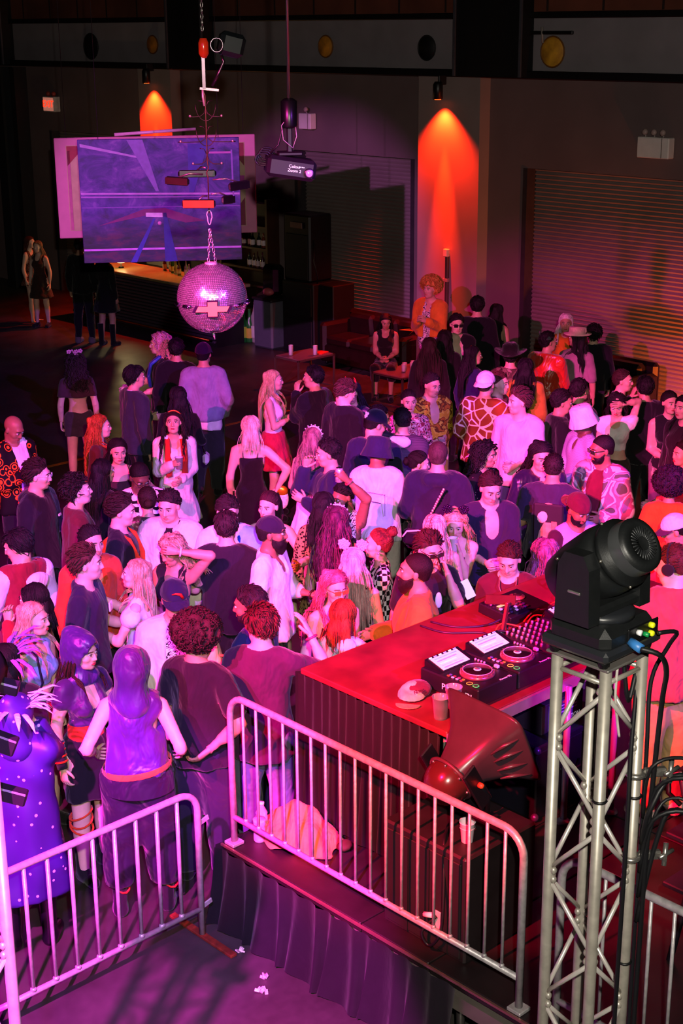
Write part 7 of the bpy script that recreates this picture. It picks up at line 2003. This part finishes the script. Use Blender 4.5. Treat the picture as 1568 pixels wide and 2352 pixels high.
person(10.92, 11.40, 1.730, -20, 'woman with red devil horns holding a glass',sex='f',skin='light',hair=('long','#2a1a34'),tops=[longs(cloth('#2a2048',.4))],bot=pants(BLACK),gear=[('horns','#e02828')],R='chest',hands=('grip','rest'),lod=1,hy=-30,hp=10,hold=[('R','glass','empty glass held up by the woman in devil horns','#b09098')])
person(9.15, 11.01, 1.730, 172, 'blonde in a black spaghetti strap dress seen from behind',sex='f',skin='fair',hair=('bob','#d8b898','#f4e4d0'),tops=[dress('#120f18',hem=.35,nk='tube',i=.010)],hy=176,R='hip',L='down',poleR=(1,-.2,.1),hv=1)
person(9.33, 10.30, 1.710, 160, 'woman with long hair and pearl headband in a white dress and gloves',sex='f',skin='light',hair=('long2','#5a4048','#a88888'),tops=[dress('#f0ece8',hem=.60,nk='tube')],gear=[('beads','#f4e8f4')],R='chest',L='bent',gloves='#f0ecec',hands=('rest','open'))
person(8.82, 9.51, 1.854, -75, 'dark haired man in navy jacket turned left beside the raised can',skin='light',hair=('short','#100a10'),tops=[jacket('#1a1c40',op=0,nk='crew')],bot=pants(DARK),hy=-85,hp=8,L='chest',R='face')
person(8.31, 8.78, 1.723, -40, 'bearded man raising a drink can high over the crowd',skin='brown',hair=('fade','#0c0809'),tops=[tank(BWLEAF,nk='deep')],bot=pants(DARK),beard=1,hy=-55,hp=16,L=(.02,.20,.44),R='down',hands=('rest','grip'),hold=[('L','can','silver drink can lifted above the dark haired men')])
person(9.69, 9.82, 1.912, 160, 'man in a black cap with a white animal logo on the back',skin='light',hair=('buzz','#140e0c'),tops=[longs('#1c1a40',i=.024)],bot=pants(DARK),gear=[('cap','#141330'),('visor','#141330')],hy=120,hp=20,L='bent')
person(10.21, 10.29, 1.779, 70, 'pale faced man half hidden behind the logo cap',skin='fair',hair=('short','#15101c'),tops=[longs('#1a1830')],bot=pants(DARK),hy=85,hp=12,lod=1)
person(9.19, 9.27, 1.836, 168, 'man in navy bucket hat and white tee printed on the back',skin='brown',hair=('buzz','#0a0808'),tops=[tee('#e8e0f4',lo=.05,i=.022)],bot=pants('#c8c0b8',i=.03),gear=[('bucket','#201e44')],hy=155,hp=15,R='bent',L='bent',hands=('grip','grip'))
person(10.11, 9.86, 1.851, 165, 'man in quilted grey jacket with a pale hood down',skin='light',hair=('fade','#120c14'),tops=[hoodie(QUILT,hoodm='#e8d4dc',i=.03)],bot=pants(DARK),hy=200,hp=10,L='bent',hands=('rest','grip'),hold=[('L','glass','iced drink glass held by the man in the quilted jacket','#c08a98')])
person(11.06, 10.69, 1.730, 4, 'woman with hair tied back in a pink floral top',sex='f',skin='fair',hair=('pony','#241418'),tops=[shirt(FLORAL)],bot=pants(DARK),hy=12,hp=4,lod=1)
person(11.49, 10.77, 1.835, 25, 'man in an open yellow and leopard print shirt',skin='light',hair=('fade','#1c1210'),tops=[shirt(YELLOWP,nk='deep',sl='roll',lo=.04)],bot=pants('#c8a83a',i=.03),hy=38,hp=12,lod=1,R='belly',L='belly',hands=('grip','rest'),hold=[('R','glass','short glass held by the man in yellow','#6a4a30')])
person(9.59, 9.15, 1.662, 110, 'woman with slick dark hair leaning in to the navy hoodie',sex='f',skin='fair',hair=('lowbun','#0e0a10'),tops=[tube('#1a1420')],bot=pants(DARK),hy=95,hp=10,R='mouth',L='down')
person(9.37, 8.69, 1.878, 168, 'broad man with a buzz cut in a navy hoodie seen from behind',skin='light',hair=('buzz','#5a4240'),tops=[hoodie('#1c1838',i=.034,lo=.06)],bot=pants(DARK),hy=170,w=1.08,R='bent',L='bent')
person(11.71, 10.19, 1.887, 160, 'man in giraffe print shirt with a white cap turned backwards',skin='light',hair=('buzz','#3a2820'),tops=[tee(GIRAFFE,sl='roll',lo=.06,i=.03)],bot=pants('#6a5040'),gear=[('cap_back','#f0e4e8'),('visor_back','#f0e4e8')],hy=155,lod=1,L='bent',R='bent')
person(12.11, 10.35, 1.801, 70, 'brown haired man close beside the white cap',skin='fair',hair=('short','#5a2c2c'),tops=[longs('#6a1c20')],bot=pants(DARK),hy=60,lod=1)
person(11.38, 9.44, 1.895, -20, 'tall man in a plain pale pink tee holding a drink',skin='fair',hair=('quiff','#5a3230'),tops=[tee('#e8c0cc',lo=.06,i=.02)],bot=pants(DENIM),hy=-62,L='belly',R='down',hands=('rest','grip'),hold=[('L','glass','amber drink glass held by the man in the pink tee','#7a4030')])
person(10.11, 8.79, 1.710, 55, 'curly haired woman in a black beaded top facing right',sex='f',skin='tan',hair=('curlylong','#14090e'),tops=[longs(mixed_cloth('beaded',p_spots('#120f14','#d8c8a8',40,.12)),i=.014)],bot=pants(DARK),hy=65,hp=4)
person(9.03, 7.78, 1.875, 12, 'man in an open dark navy shirt looking down at his cup',skin='light',hair=('short','#241414'),tops=[shirt('#1c1838',nk='deep',sl='roll',lo=.04)],bot=pants(DARK),hy=20,hp=22,R='belly',L='belly',w=1.04,hands=('grip','rest'),hold=[('R','cup','pale plastic cup held by the man in the navy shirt','#e8c8d4')])
person(10.16, 8.17, 1.833, 25, 'man with long black hair in a shiny blue jacket',skin='light',hair=('wavylong','#0d0a12'),tops=[jacket(LEATHER,op=.02)],bot=pants(DARK),hy=20,hp=14)
person(9.87, 7.79, 1.854, 168, 'man in a dark tee with a portrait printed on its back',skin='tan',hair=('fade','#1a1014'),tops=[tee('#2a2440',lo=.06,i=.024)],bot=pants(DENIM),hy=175,hp=14,w=1.06,R='bent',L='bent')
person(9.22, 7.02, 1.813, 30, 'smiling man in a burgundy cap turned backwards',skin='brown',hair=('buzz','#0a0808'),tops=[tee('#b8a0d8',slm=cloth('#3a1430'),lo=.04)],bot=pants(DARK),gear=[('cap_back','#5a1430'),('visor_back','#5a1430')],beard=1,hy=40,hp=22,R='bent',L='bent')
person(10.60, 7.81, 1.875, -30, 'man in narrow sunglasses and a multicolour collage jacket',skin='brown',hair=('buzz','#0c0809'),tops=[jacket(COLLAGE,op=.06,lo=.06,i=.036),tee('#5a1428')],bot=pants(DARK),gear=[('sunglasses','#0c0a0c')],beard=1,hy=-62,hp=8,R='bent',L='bent')
person(11.46, 8.69, 1.833, -60, 'man in white bucket hat and lavender textured shirt',skin='dark',hair=None,tops=[shirt(BUMPY,lo=.05)],bot=pants(DARK),gear=[('bucket','#f4e4ec')],hy=-75,hp=18,R='bent',L='bent',hands=('grip','grip'),hold=[('R','cup','lilac plastic cup raised by the man in the white bucket hat','#c8b8e0')])
person(11.84, 9.28, 1.833, 110, 'man in black jacket turned away beside the pink tee',skin='tan',hair=('short','#1c0c14'),tops=[jacket('#121118',op=0,nk='crew')],bot=pants(DARK),hy=95,hp=8,lod=1)
person(12.60, 9.13, 1.703, -15, 'woman in white crop top holding a phone, hand on forehead',sex='f',skin='light',hair=('wavy','#160e10'),tops=[crop('#ece4e4',sl='cap',hem=1.10)],bot=pants('#3a2c28'),hy=-5,hp=24,L='head',R='phone',hands=('grip','rest'),lod=1,hold=[('R','phone','black phone held by the woman in the white crop top','#101218')])
person(13.17, 9.50, 1.795, 95, 'short haired man in black near the right sofa',skin='light',hair=('fade','#3a2018'),tops=[longs('#0e0e12')],bot=pants(BLACK),hy=80,lod=1)
person(12.89, 8.68, 1.743, 10, 'woman in sleeveless black top and grey tights at the right',sex='f',skin='light',hair=('lowbun','#1c100e'),tops=[tank('#0f0e12',nk='high',hem=.90)],bot=pants('#6a6460',i=.006,hem=.3),hy=28,hp=2,R='belly',L='down',shoe=('tallboot','#0a0a0c'),lod=1,hands=('grip','rest'),hold=[('R','glass','dark drink glass held by the woman in the sleeveless top','#201014')])
person(12.65, 8.33, 1.797, -40, 'person in dark clothes cut off by the right edge',sex='f',skin='light',hair=('long','#100a0c'),tops=[longs('#1a1014')],bot=pants(BLACK),lod=1)
person(13.03, 9.09, 1.806, -160, 'person in black taking a photo with a lifted phone',skin='tan',hair=('short','#0c0808'),tops=[longs('#0e0d10')],bot=pants(BLACK),R='face',L='face',lod=1,hands=('grip','grip'),hold=[('R','phone','black phone held up before the orange shutter','#0c0c10')])
person(10.48, 7.00, 1.710, 176, 'woman with big curly violet lit hair and an orange top',sex='f',skin='tan',hair=('afro','#100614','#2c1038'),tops=[longs('#e0661c',i=.02)],bot=pants(DARK),hy=180,R='bent',L='bent')
person(11.39, 7.47, 1.730, -60, 'woman with bare arm in a red top at the right edge',sex='f',skin='light',hair=('long','#1a0c0c'),tops=[tank('#5a1010')],bot=pants(DARK),lod=1,R='bent')
person(9.53, 6.28, 1.730, -70, 'person in a white cap with dark brim in front of the orange top',skin='tan',hair=('buzz','#140c0c'),tops=[tee('#c8581c')],bot=pants(DARK),gear=[('cap','#f0e4e4'),('visor','#3a1c40')],hy=-80,hp=16,R='bent',L='bent')
# -- centre
person(7.15, 8.92, 1.830, 8, 'man with white shirt and blue lanyard hidden behind a dark head',skin='fair',hair=('short','#1c1018'),tops=[shirt('#e8dce8')],bot=pants(DARK),hy=15,hp=18,R='bent',L='bent')
person(6.87, 8.59, 1.827, 172, 'man in plain black tee with a neck cord seen from behind',skin='light',hair=('short','#241018'),tops=[tee('#17121f',lo=.05,i=.02)],bot=pants(DARK),hy=170,hp=6,R='bent',L='bent',w=1.03)
person(7.65, 8.99, 1.730, -12, 'bare shouldered woman in pink corset with gold gloves raised',sex='f',skin='fair',hair=('pony','#3a1420'),tops=[tube(cloth('#e8b8c4',.5),hem=1.08)],bot=skirt('#d8c890',hem=.55),hy=-30,hp=4,R=(-.02,.26,-.18),L=(.14,.28,-.20),gloves=GOLD,hands=('open','rest'))
person(6.96, 8.18, 1.861, 70, 'bearded man in headscarf and white shirt holding a bottle',skin='brown',hair=('buzz','#0c0a0e'),tops=[shirt('#f0e4ee',sl='roll',lo=.04)],bot=pants(DARK),gear=[('bandana','#1a1430')],beard=2,hy=80,hp=0,L=(-.06,.30,-.26),R='down',hands=('rest','grip'),hold=[('L','bottle','clear bottle with white label held by the man in the headscarf')])
person(7.92, 8.62, 1.744, 172, 'dark haired woman in a leopard print dress seen from behind',sex='f',skin='light',hair=('long','#120c14'),tops=[dress(LEOPARD,hem=.5,sl='long',i=.012)],hy=178)
person(7.72, 8.25, 1.749, 170, 'woman with violet lit hair and a beaded clip',sex='f',skin='light',hair=('wavylong','#2a1024','#5a2450'),tops=[tank('#141018')],bot=pants(DARK),gear=[('beads','#e8d0f0')],hy=160)
person(7.21, 7.53, 1.710, 168, 'woman with very long straight pink blonde hair and a jewelled tiara',sex='f',skin='fair',hair=('long2','#b88898','#f0d0d8'),tops=[tank('#3a1c24')],bot=pants(DARK),gear=[('ears','#d8a8e8')],hy=172,hp=-4)
person(7.62, 7.66, 1.730, -85, 'woman in profile with a red bun and checkered top',sex='f',skin='light',hair=('bun','#3a1210','#7a2c22'),tops=[longs(CHECK,i=.010)],bot=pants(BLACK),hy=-88,hp=-4,R='bent',L='chest',hands=('rest','rest'))
person(6.78, 7.28, 1.710, 25, 'woman with long wavy bright pink hair and orange sunglasses',sex='f',skin='fair',hair=('wavylong','#b83058','#e87898'),tops=[tube('#2a1420')],bot=pants(DARK),gear=[('sunglasses','#e06030')],hy=30,hp=8,R='down',L='belly')
person(6.47, 6.86, 1.689, 165, 'woman with red hair and a white collar seen from behind',sex='f',skin='fair',hair=('bob','#5a1810','#b04a28'),tops=[tank('#e8d8ec',hem=1.2)],bot=pants(DARK),hy=160,hp=6,R='down',L='down',hv=2)
person(7.09, 6.76, 1.895, -85, 'bearded man in an orange sweater facing left by the table',skin='tan',hair=('buzz','#1c0c0c'),tops=[longs('#d8722c',lo=.05,i=.026)],bot=pants(DARK),beard=2,hy=-88,hp=-4,w=1.10,R='bent',L='fwdlow',hands=('rest','grip'))
person(7.62, 7.15, 1.833, 20, 'man in dark square sunglasses and black top lifting a phone',skin='light',hair=('quiff','#3a1416'),tops=[tee('#181320')],bot=pants(DARK),gear=[('sunglasses','#0c080c')],hy=32,hp=12,L='face',R='down',hands=('rest','grip'),hold=[('L','phone','dark phone lifted by the man in square sunglasses','#120c10')])
person(8.58, 7.75, 1.654, 2, 'blonde drinking from a pale cup with sparkly ears headband',sex='f',skin='fair',hair=('wavylong','#a87858','#e8c09c'),tops=[tube('#15121c',hem=.95)],bot=pants(BLACK),gear=[('ears',SEQ)],hy=-4,hp=18,L='mouth',R='down',hands=('rest','grip'),hold=[('L','cup','white cup with straw at the blonde drinker lips','#f0e4e8')])
person(8.18, 7.61, 1.725, 175, 'woman with striped straight hair behind the square sunglasses',sex='f',skin='fair',hair=('long','#5a2428','#f0d8c8'),tops=[tank('#1a1016')],bot=pants(DARK),hy=178)
person(8.00, 6.69, 1.786, -5, 'man in maroon tee with a cross on a chain at the table',skin='fair',hair=('short','#3a1a18'),tops=[tee('#4a1424',lo=.04)],bot=pants(DARK),hy=-10,hp=24,R='down',L='down')
person(8.43, 6.70, 1.685, 172, 'woman with violet streaked hair beside the moving head light',sex='f',skin='fair',hair=('wavy','#2a1228','#b060a0'),tops=[tank('#2a1a28')],bot=pants(DARK),hy=165)
person(5.92, 7.16, 1.854, -120, 'dark haired man in a navy polo turned left',skin='brown',hair=('short','#140a10'),tops=[tee('#1c2250',lo=.03)],bot=pants('#14162a'),hy=-105,hp=8,beard=1,R='bent',L='bent')
person(5.70, 6.81, 1.875, 165, 'man in a purple tee and jeans with one hand raised',skin='fair',hair=('quiff','#5a1c1c'),tops=[tee('#40183c',lo=.04,hem=.78)],bot=pants(JEANS),hy=205,hp=8,R=(.08,.22,.10),L='down',hands=('open','rest'),poleR=(.7,.1,-.9),gear=[('sunglasses','#1a1014')])
# -- far right group by the wall
person(15.64, 14.69, 1.895, -25, 'person in a curly orange wig and orange jacket by the column',skin='light',hair=('afro','#b8702c','#f0a850'),tops=[jacket('#d8842c',op=.05,hem=1.0),shirt(BWLEAF,i=.012)],bot=pants('#7a6a50'),hy=-35,lod=1,R='chest',L='chest')
person(15.83, 15.79, 1.669, -5, 'seated woman with long dark hair on the red sofa',sex='f',skin='tan',hair=('long','#0c0808'),tops=[tank('#14100f')],bot=shorts('#14100f',hem=.3),hy=5,hp=20,lod=1,sit=True,R='belly',L='belly',base=.0)
person(15.08, 13.30, 1.895, 172, 'tall dark haired man in a black suit seen from behind',skin='light',hair=('short','#0c0a0a'),tops=[jacket('#101016',op=0,nk='crew')],bot=pants(BLACK),lod=1,hy=178)
person(14.14, 12.82, 1.847, 8, 'man in sunglasses and open black jacket near the column',skin='fair',hair=('short','#1c1014'),tops=[jacket('#101014',op=.06),tee('#d8c0c0',nk='deep')],bot=pants(BLACK),gear=[('sunglasses','#08080a')],lod=1,hy=14,hp=6,R='belly',L='belly')
person(13.29, 12.49, 1.710, 176, 'woman with long brown hair below the orange wig',sex='f',hair=('long2','#3a201c'),tops=[longs('#1c1214')],bot=pants(BLACK),lod=1)
person(13.74, 12.65, 1.717, 160, 'woman with dark hair between the brown hair and the sunglasses',sex='f',hair=('long','#120c0c'),tops=[longs('#151013')],bot=pants(BLACK),lod=1)
person(15.62, 13.42, 1.710, 150, 'woman with dark hair and one bare arm beside the suit',sex='f',skin='tan',hair=('long','#120c0c'),tops=[tank('#141012')],bot=pants(BLACK),lod=1)
person(13.27, 11.76, 1.710, 130, 'woman with long violet lit hair in front of the suit',sex='f',hair=('long2','#1c1220'),tops=[longs('#201a4a')],bot=pants(BLACK),lod=1,hy=100)
person(13.14, 10.83, 1.723, 170, 'woman with long black hair in a tan jacket',sex='f',hair=('long','#0d0a14'),tops=[jacket('#b08030',op=0,nk='crew')],bot=pants('#5a4a3a'),lod=1)
person(13.33, 11.22, 1.780, 175, 'person in a dark cowboy hat and camouflage jacket',hair=('short','#0c0808'),tops=[jacket(CAMO,op=0,nk='crew')],bot=pants(BLACK),gear=[('cowboy','#15100f')],lod=1)
person(14.24, 11.40, 1.792, 150, 'person in a red satin cape with green leaves in the hair',skin='tan',hair=('short','#0c0808'),tops=[G('cape',RED_SAT,sl='long',hem=.15,nk='crew',i=.04,lo=.12,rip=.006)],gear=[('wings','#14502a')],lod=1,hy=110,R='chest')
person(15.44, 12.07, 1.772, 5, 'person in a white wig and orange shirt by the shutter',sex='f',skin='tan',hair=('long','#e8c8d0','#fff0f4'),tops=[longs('#c8701c')],bot=pants(DARK),lod=1,hy=0)
person(14.75, 11.34, 1.772, 165, 'woman in a pale flat hat and camouflage trousers',sex='f',skin='tan',hair=('long','#0e0a0c'),tops=[longs('#8a7078',hem=1.1)],bot=pants(CAMO,i=.03),gear=[('boater','#e8c8b0')],lod=1,hy=-120)
person(15.48, 11.64, 1.669, -170, 'dark haired person in a black patterned jacket by the hat',skin='light',hair=('messy','#0c0a0a'),tops=[jacket('#14121a',op=0,nk='crew')],bot=pants(BLACK),lod=1)
person(12.50, 9.56, 1.789, 140, 'dark haired person half hidden behind the lavender shirt',hair=('short','#1a0c16'),tops=[longs('#16121c')],bot=pants(DARK),lod=1)
# -- the DJ
person(7.29, 4.80, 1.854, -150, 'DJ in a red lit tee with headphones at the right edge',skin='fair',hair=('fade','#4a241c'),tops=[tee('#a04a44',lo=.05,i=.022)],bot=pants('#b0905c',i=.03),gear=[('headphones','#101014')],hy=-108,hp=12,w=1.12,base=.55,R='bent',L='bent',shoe=('sneaker','#d8c0b8'))

# ------------------------------------------------------------------ details worn by single people
def lab(s_):
    for k in FAC:
        if s_ in k: return k
k = lab('orange braces')
for sd in (-1, 1): ex(k, 'brace_strap', cloth('#e8481c'), lambda b, U: ribbon(b, [U(sd*0.075, -0.135, 1.15), U(sd*0.085, -0.10, 1.40), U(sd*0.09, -0.02, 1.475), U(sd*0.085, 0.08, 1.42), U(sd*0.075, 0.138, 1.28), U(sd*0.07, 0.135, 1.10), U(sd*0.07, 0.13, 0.98)], 0.022, 0.3))
k = lab('small white chest badge')
ex(k, 'chest_badge', plain('#f0e0ea', 0.5), lambda b, U: b.box(U(-0.07, 0.142, 1.30), (0.055, 0.012, 0.065), None, 0.003))
k = lab('orange chest patch')
ex(k, 'chest_patch', plain('#d89030', 0.5), lambda b, U: b.box(U(-0.10, 0.158, 1.24), (0.06, 0.012, 0.085), None, 0.003))
k = lab('black hoodie holding')
ex(k, 'chest_logo', plain('#e8e4f0', 0.5), lambda b, U: b.box(U(-0.07, 0.15, 1.28), (0.035, 0.010, 0.018)))
k = lab('pumpkin print')
ex(k, 'shirt_print', plain('#6a5a68', 0.6), lambda b, U: b.box(U(0.0, 0.138, 1.16), (0.07, 0.01, 0.20), None, 0.003))
k = lab('red scarf and white')
for sd in (-1, 1): ex(k, 'scarf', cloth('#c83020'), lambda b, U: ribbon(b, [U(sd*0.02, -0.10, 1.47), U(sd*0.08, -0.04, 1.49), U(sd*0.085, 0.09, 1.42), U(sd*0.085, 0.15, 1.26), U(sd*0.08, 0.14, 1.08)], 0.035, 0.35))
k = lab('red sash and black')
ex(k, 'waist_sash', cloth('#d83018'), lambda b, U: b.lathe([(0.130, 1.00), (0.134, 1.03), (0.128, 1.12), (0.120, 1.14)], (0, 0, 0), 24, Matrix(((1, 0, 0), (0, 0.82, 0), (0, 0, 1))), cap=False))
for j in range(4): wrist(k, 1, 'arm_strap', cloth('#d83018'), 0.041, 0.03+0.04*j, 0.007)
ex(k, 'thigh_strap', cloth('#d0401c'), lambda b, U: [b.tube([Vector((0.10+0.075*math.cos(a), 0.015+0.075*math.sin(a), z+0.03*math.cos(a+z*20))) for a in [i*math.pi/8 for i in range(16)]], 0.008, 5, closed=True) for z in (0.40, 0.45, 0.50, 0.62)])
for sd in (-1, 1): forearm(k, sd, 'arm_warmer', cloth('#2a1646'), 0.25, 1.0, 0.040)
k = lab('violet satin hooded tunic')
ex(k, 'waist_sash', cloth('#e85a30'), lambda b, U: b.lathe([(0.206, 0.985), (0.212, 1.0), (0.206, 1.025)], (0, 0, 0), 28, Matrix(((1, 0, 0), (0, 0.84, 0.0), (0.12, 0.0, 1))), cap=False))
ex(k, 'obi_panel', SATIN_D, lambda b, U: b.lathe([(0.222, 0.86), (0.218, 0.92), (0.200, 0.99)], (0, 0, 0), 28, Matrix(((1, 0, 0), (0, 0.84, 0), (0, 0, 1))), cap=False))
for sd in (-1, 1): ex(k, 'boot_lace', plain('#e83020', 0.6), lambda b, U: b.tube([Vector((sd*0.145+0.066*math.cos(a), sd*0.03+0.066*math.sin(a), 0.20+0.03*math.sin(2*a))) for a in [i*math.pi/8 for i in range(16)]], 0.007, 5, closed=True))
k = lab('cross on a chain')
ex(k, 'necklace', plain('#e8b8a0', 0.25, 0.8), lambda b, U: [b.tube([U(0.065, 0.03, 1.485), U(0.06, 0.10, 1.43), U(0.02, 0.142, 1.34), U(0, 0.147, 1.32), U(-0.02, 0.142, 1.34), U(-0.06, 0.10, 1.43), U(-0.065, 0.03, 1.485)], 0.004, 5), b.box(U(0, 0.150, 1.28), (0.010, 0.008, 0.065)), b.box(U(0, 0.150, 1.295), (0.036, 0.008, 0.010))])
k = lab('blue lanyard')
for sd in (-1, 1): ex(k, 'lanyard', cloth('#2040b0'), lambda b, U: ribbon(b, [U(sd*0.06, -0.05, 1.50), U(sd*0.07, 0.09, 1.42), U(sd*0.03, 0.148, 1.20), U(0, 0.15, 1.10)], 0.012, 0.3))
k = lab('square sunglasses and black')
ex(k, 'shirt_logo', plain('#f0e8f0', 0.5), lambda b, U: b.sphere(U(-0.03, 0.138, 1.28), (0.028, 0.012, 0.06), 14, 8))
k = lab('navy hoodie seen')
ex(k, 'bag_chain', plain('#e0c8d0', 0.3, 0.6), lambda b, U: [b.sphere(U(0.09-0.16*i/16, -0.185+0.01*math.sin(i), 1.40-0.34*i/16), (0.012, 0.009, 0.014), 6, 5) for i in range(17)])
ex(k, 'chain_bag', plain('#1a1428', 0.3), lambda b, U: b.box(U(-0.12, -0.215, 0.97), (0.24, 0.07, 0.16), (0.1, 0.15, 0), 0.03))
ex(k, 'bag_trim', plain('#f0dce8', 0.4), lambda b, U: b.tube([U(-0.235, -0.255, 0.99), U(-0.2, -0.257, 1.04), U(-0.10, -0.257, 1.055), U(-0.02, -0.255, 1.03)], 0.008, 6))
k = lab('portrait printed')
def flat(b, U, x, z, w, h, y=-0.168): b.sphere(U(x, y, z), (w, 0.008, h), 16, 8)
ex(k, 'back_print', plain('#15121a', 0.7), lambda b, U: b.box(U(0.01, -0.158, 1.14), (0.25, 0.03, 0.46), (0.06, 0, 0), 0.012))
ex(k, 'print_face', plain('#e0bca8', 0.6, var=0.1, ns=20), lambda b, U: b.sphere(U(-0.035, -0.176, 1.27), (0.050, 0.008, 0.072), 18, 8, Matrix.Rotation(0.25, 3, 'Y')))
ex(k, 'print_headscarf', plain('#b87858', 0.6, var=0.25, ns=25), lambda b, U: [b.sphere(U(0.010, -0.173, 1.315), (0.066, 0.008, 0.064), 18, 8), b.prism([(0.035, 0.0), (0.075, 0.0), (0.095, -0.26), (0.045, -0.26)], 0, 0.006, XZ, U(0.0, -0.172, 1.33))])
ex(k, 'print_dress', plain('#a08a68', 0.6, var=0.25, ns=25), lambda b, U: b.prism([(-0.02, 0.0), (0.045, 0.0), (0.05, -0.19), (-0.08, -0.19), (-0.06, -0.08)], 0, 0.006, XZ, U(0.0, -0.172, 1.21)))
k = lab('white tee printed')
ex(k, 'back_print', plain('#4a4458', 0.6), lambda b, U: [b.box(U(0.02, -0.165, 1.30), (0.16, 0.004, 0.003), (0, 0.12, 0)), b.box(U(0.10, -0.162, 1.20), (0.003, 0.004, 0.20)), b.box(U(0.02, -0.163, 1.22), (0.09, 0.004, 0.006), (0, 0.12, 0))])
k = lab('white animal logo')
ex(k, 'cap_logo', plain('#f0ecf4', 0.5), lambda b, U: [b.sphere(Vector(FAC[k][2].to_3x3()@Vector((x, -0.118+0.2*abs(x), z)))/FAC[k][1]+FAC[k][2].translation/FAC[k][1], (0.012, 0.012, 0.014), 8, 6) for x, z in ((0, 0.06), (-0.014, 0.075), (0.014, 0.075), (0, 0.04), (-0.012, 0.05), (0.012, 0.05))])
k = lab('black spaghetti')
for sd in (-1, 1): ex(k, 'shoulder_strap', plain('#0e0c12', 0.6), lambda b, U: b.tube([U(sd*0.075, 0.085, 1.35), U(sd*0.085, 0.04, 1.455), U(sd*0.085, -0.045, 1.462), U(sd*0.070, -0.098, 1.34)], 0.004, 5))
k = lab('pale blue crop')
ex(k, 'bag_strap', plain('#1a1838', 0.5), lambda b, U: ribbon(b, [U(0.09, -0.02, 1.475), U(0.10, 0.09, 1.40), U(0.11, 0.13, 1.22), U(0.16, 0.06, 1.02)], 0.012, 0.35))
ex(k, 'shoulder_bag', cloth('#1c2248'), lambda b, U: b.box(U(0.20, 0.04, 0.96), (0.06, 0.14, 0.22), (0, 0.1, 0), 0.025))
k = lab('bowl cut')
ex(k, 'bag_strap', plain('#14122a', 0.5), lambda b, U: ribbon(b, [U(0.10, 0.09, 1.46), U(0.09, -0.04, 1.50), U(0.0, -0.15, 1.30), U(-0.12, -0.16, 1.08)], 0.020, 0.3))
ex(k, 'back_panel', cloth('#e8dcea'), lambda b, U: b.sphere(U(0.06, -0.115, 1.36), (0.10, 0.03, 0.07), 16, 10))
k = lab('black cap and sunglasses')
ex(k, 'cap_logo', plain('#e02818', 0.5), lambda b, U: b.tube([Vector(FAC[k][2].to_3x3()@Vector((x, 0.098-0.25*abs(x), z)))/FAC[k][1]+FAC[k][2].translation/FAC[k][1] for x, z in ((-0.035, 0.055), (-0.02, 0.085), (0.01, 0.095), (0.035, 0.088))], [0.012, 0.010, 0.007, 0.002], 6))
k = lab('cut-out back')
ex(k, 'handbag', plain('#e0d4e0', 0.5), lambda b, U: b.box(U(0.28, 0.05, 0.92), (0.07, 0.15, 0.13), None, 0.03))
ex(k, 'bag_strap', plain('#1a1418', 0.5), lambda b, U: b.tube([U(0.28, 0.0, 0.98), U(0.24, 0.02, 1.12), U(0.25, 0.08, 0.98)], 0.006, 5))
k = lab('red hair and a white collar')
ex(k, 'white_collar', cloth('#e8d8f0'), lambda b, U: b.sphere(U(0.04, -0.10, 1.44), (0.09, 0.05, 0.075), 14, 9))
k = lab('pink wig and blue')
ex(k, 'blue_scarf', cloth('#1840a8', 0.4), lambda b, U: ribbon(b, [U(-0.07, -0.08, 1.50), U(-0.09, 0.04, 1.50), U(-0.07, 0.14, 1.42), U(-0.06, 0.17, 1.28), U(-0.08, 0.16, 1.15)], 0.045, 0.5))
k = lab('red bun and check')
for sd in (-1, 1): ex(k, 'earring', plain('#f0e8f0', 0.2, 0.7), lambda b, U: b.sphere(Vector(FAC[k][2].to_3x3()@Vector((sd*0.082, -0.005, -0.05)))/FAC[k][1]+FAC[k][2].translation/FAC[k][1], 0.010, 8, 6))
for w_, sd, c in (('purple tee and jeans', 1, '#8a2a60'), ('headscarf and white', -1, '#2a1614'), ('striped blonde hair', -1, '#e8d8e0'), ('dark navy shirt looking', -1, '#14121c'), ('navy jacket turned left', 1, '#c8c0c8'), ('raising a drink can', -1, '#d84a5a')): wrist(lab(w_), sd, 'wristband', plain(c, 0.4), 0.033)
o = empty('gold_mask', (0, 0, 0), 0, 'gold and white paper mask hanging by the blonde in black', 'mask')
rt = FAC[lab('black spaghetti')][0]; bpy.context.view_layer.update()
o.location = rt.matrix_world@Vector((0.30, -0.02, 0.92)); o.rotation_euler = rt.rotation_euler
one('mask_face', lambda b: b.sphere((0, 0, -0.03), (0.07, 0.03, 0.11), 14, 9), plain('#e8e0d0', 0.5, var=0.3, ns=40), o)
one('mask_crown', lambda b: b.sphere((0, -0.004, 0.05), (0.065, 0.03, 0.06), 14, 9), GOLD, o)
o = empty('white_oblong', (0, 0, 0), 0, 'small glowing white fan held up behind the table', 'oblong')
rt = FAC[lab('cross on a chain')][0]
o.location = rt.matrix_world@Vector((0.30, 0.05, 1.40)); o.rotation_euler = rt.rotation_euler
one('oblong_sheet', lambda b: b.box((0, 0, 0), (0.075, 0.012, 0.15), (0.1, 0.45, 0.3), 0.004), plain('#fff6fa', 0.5, emit=0.25, var=0.02), o)  # unidentified bright white shape, its brightness put in as emission
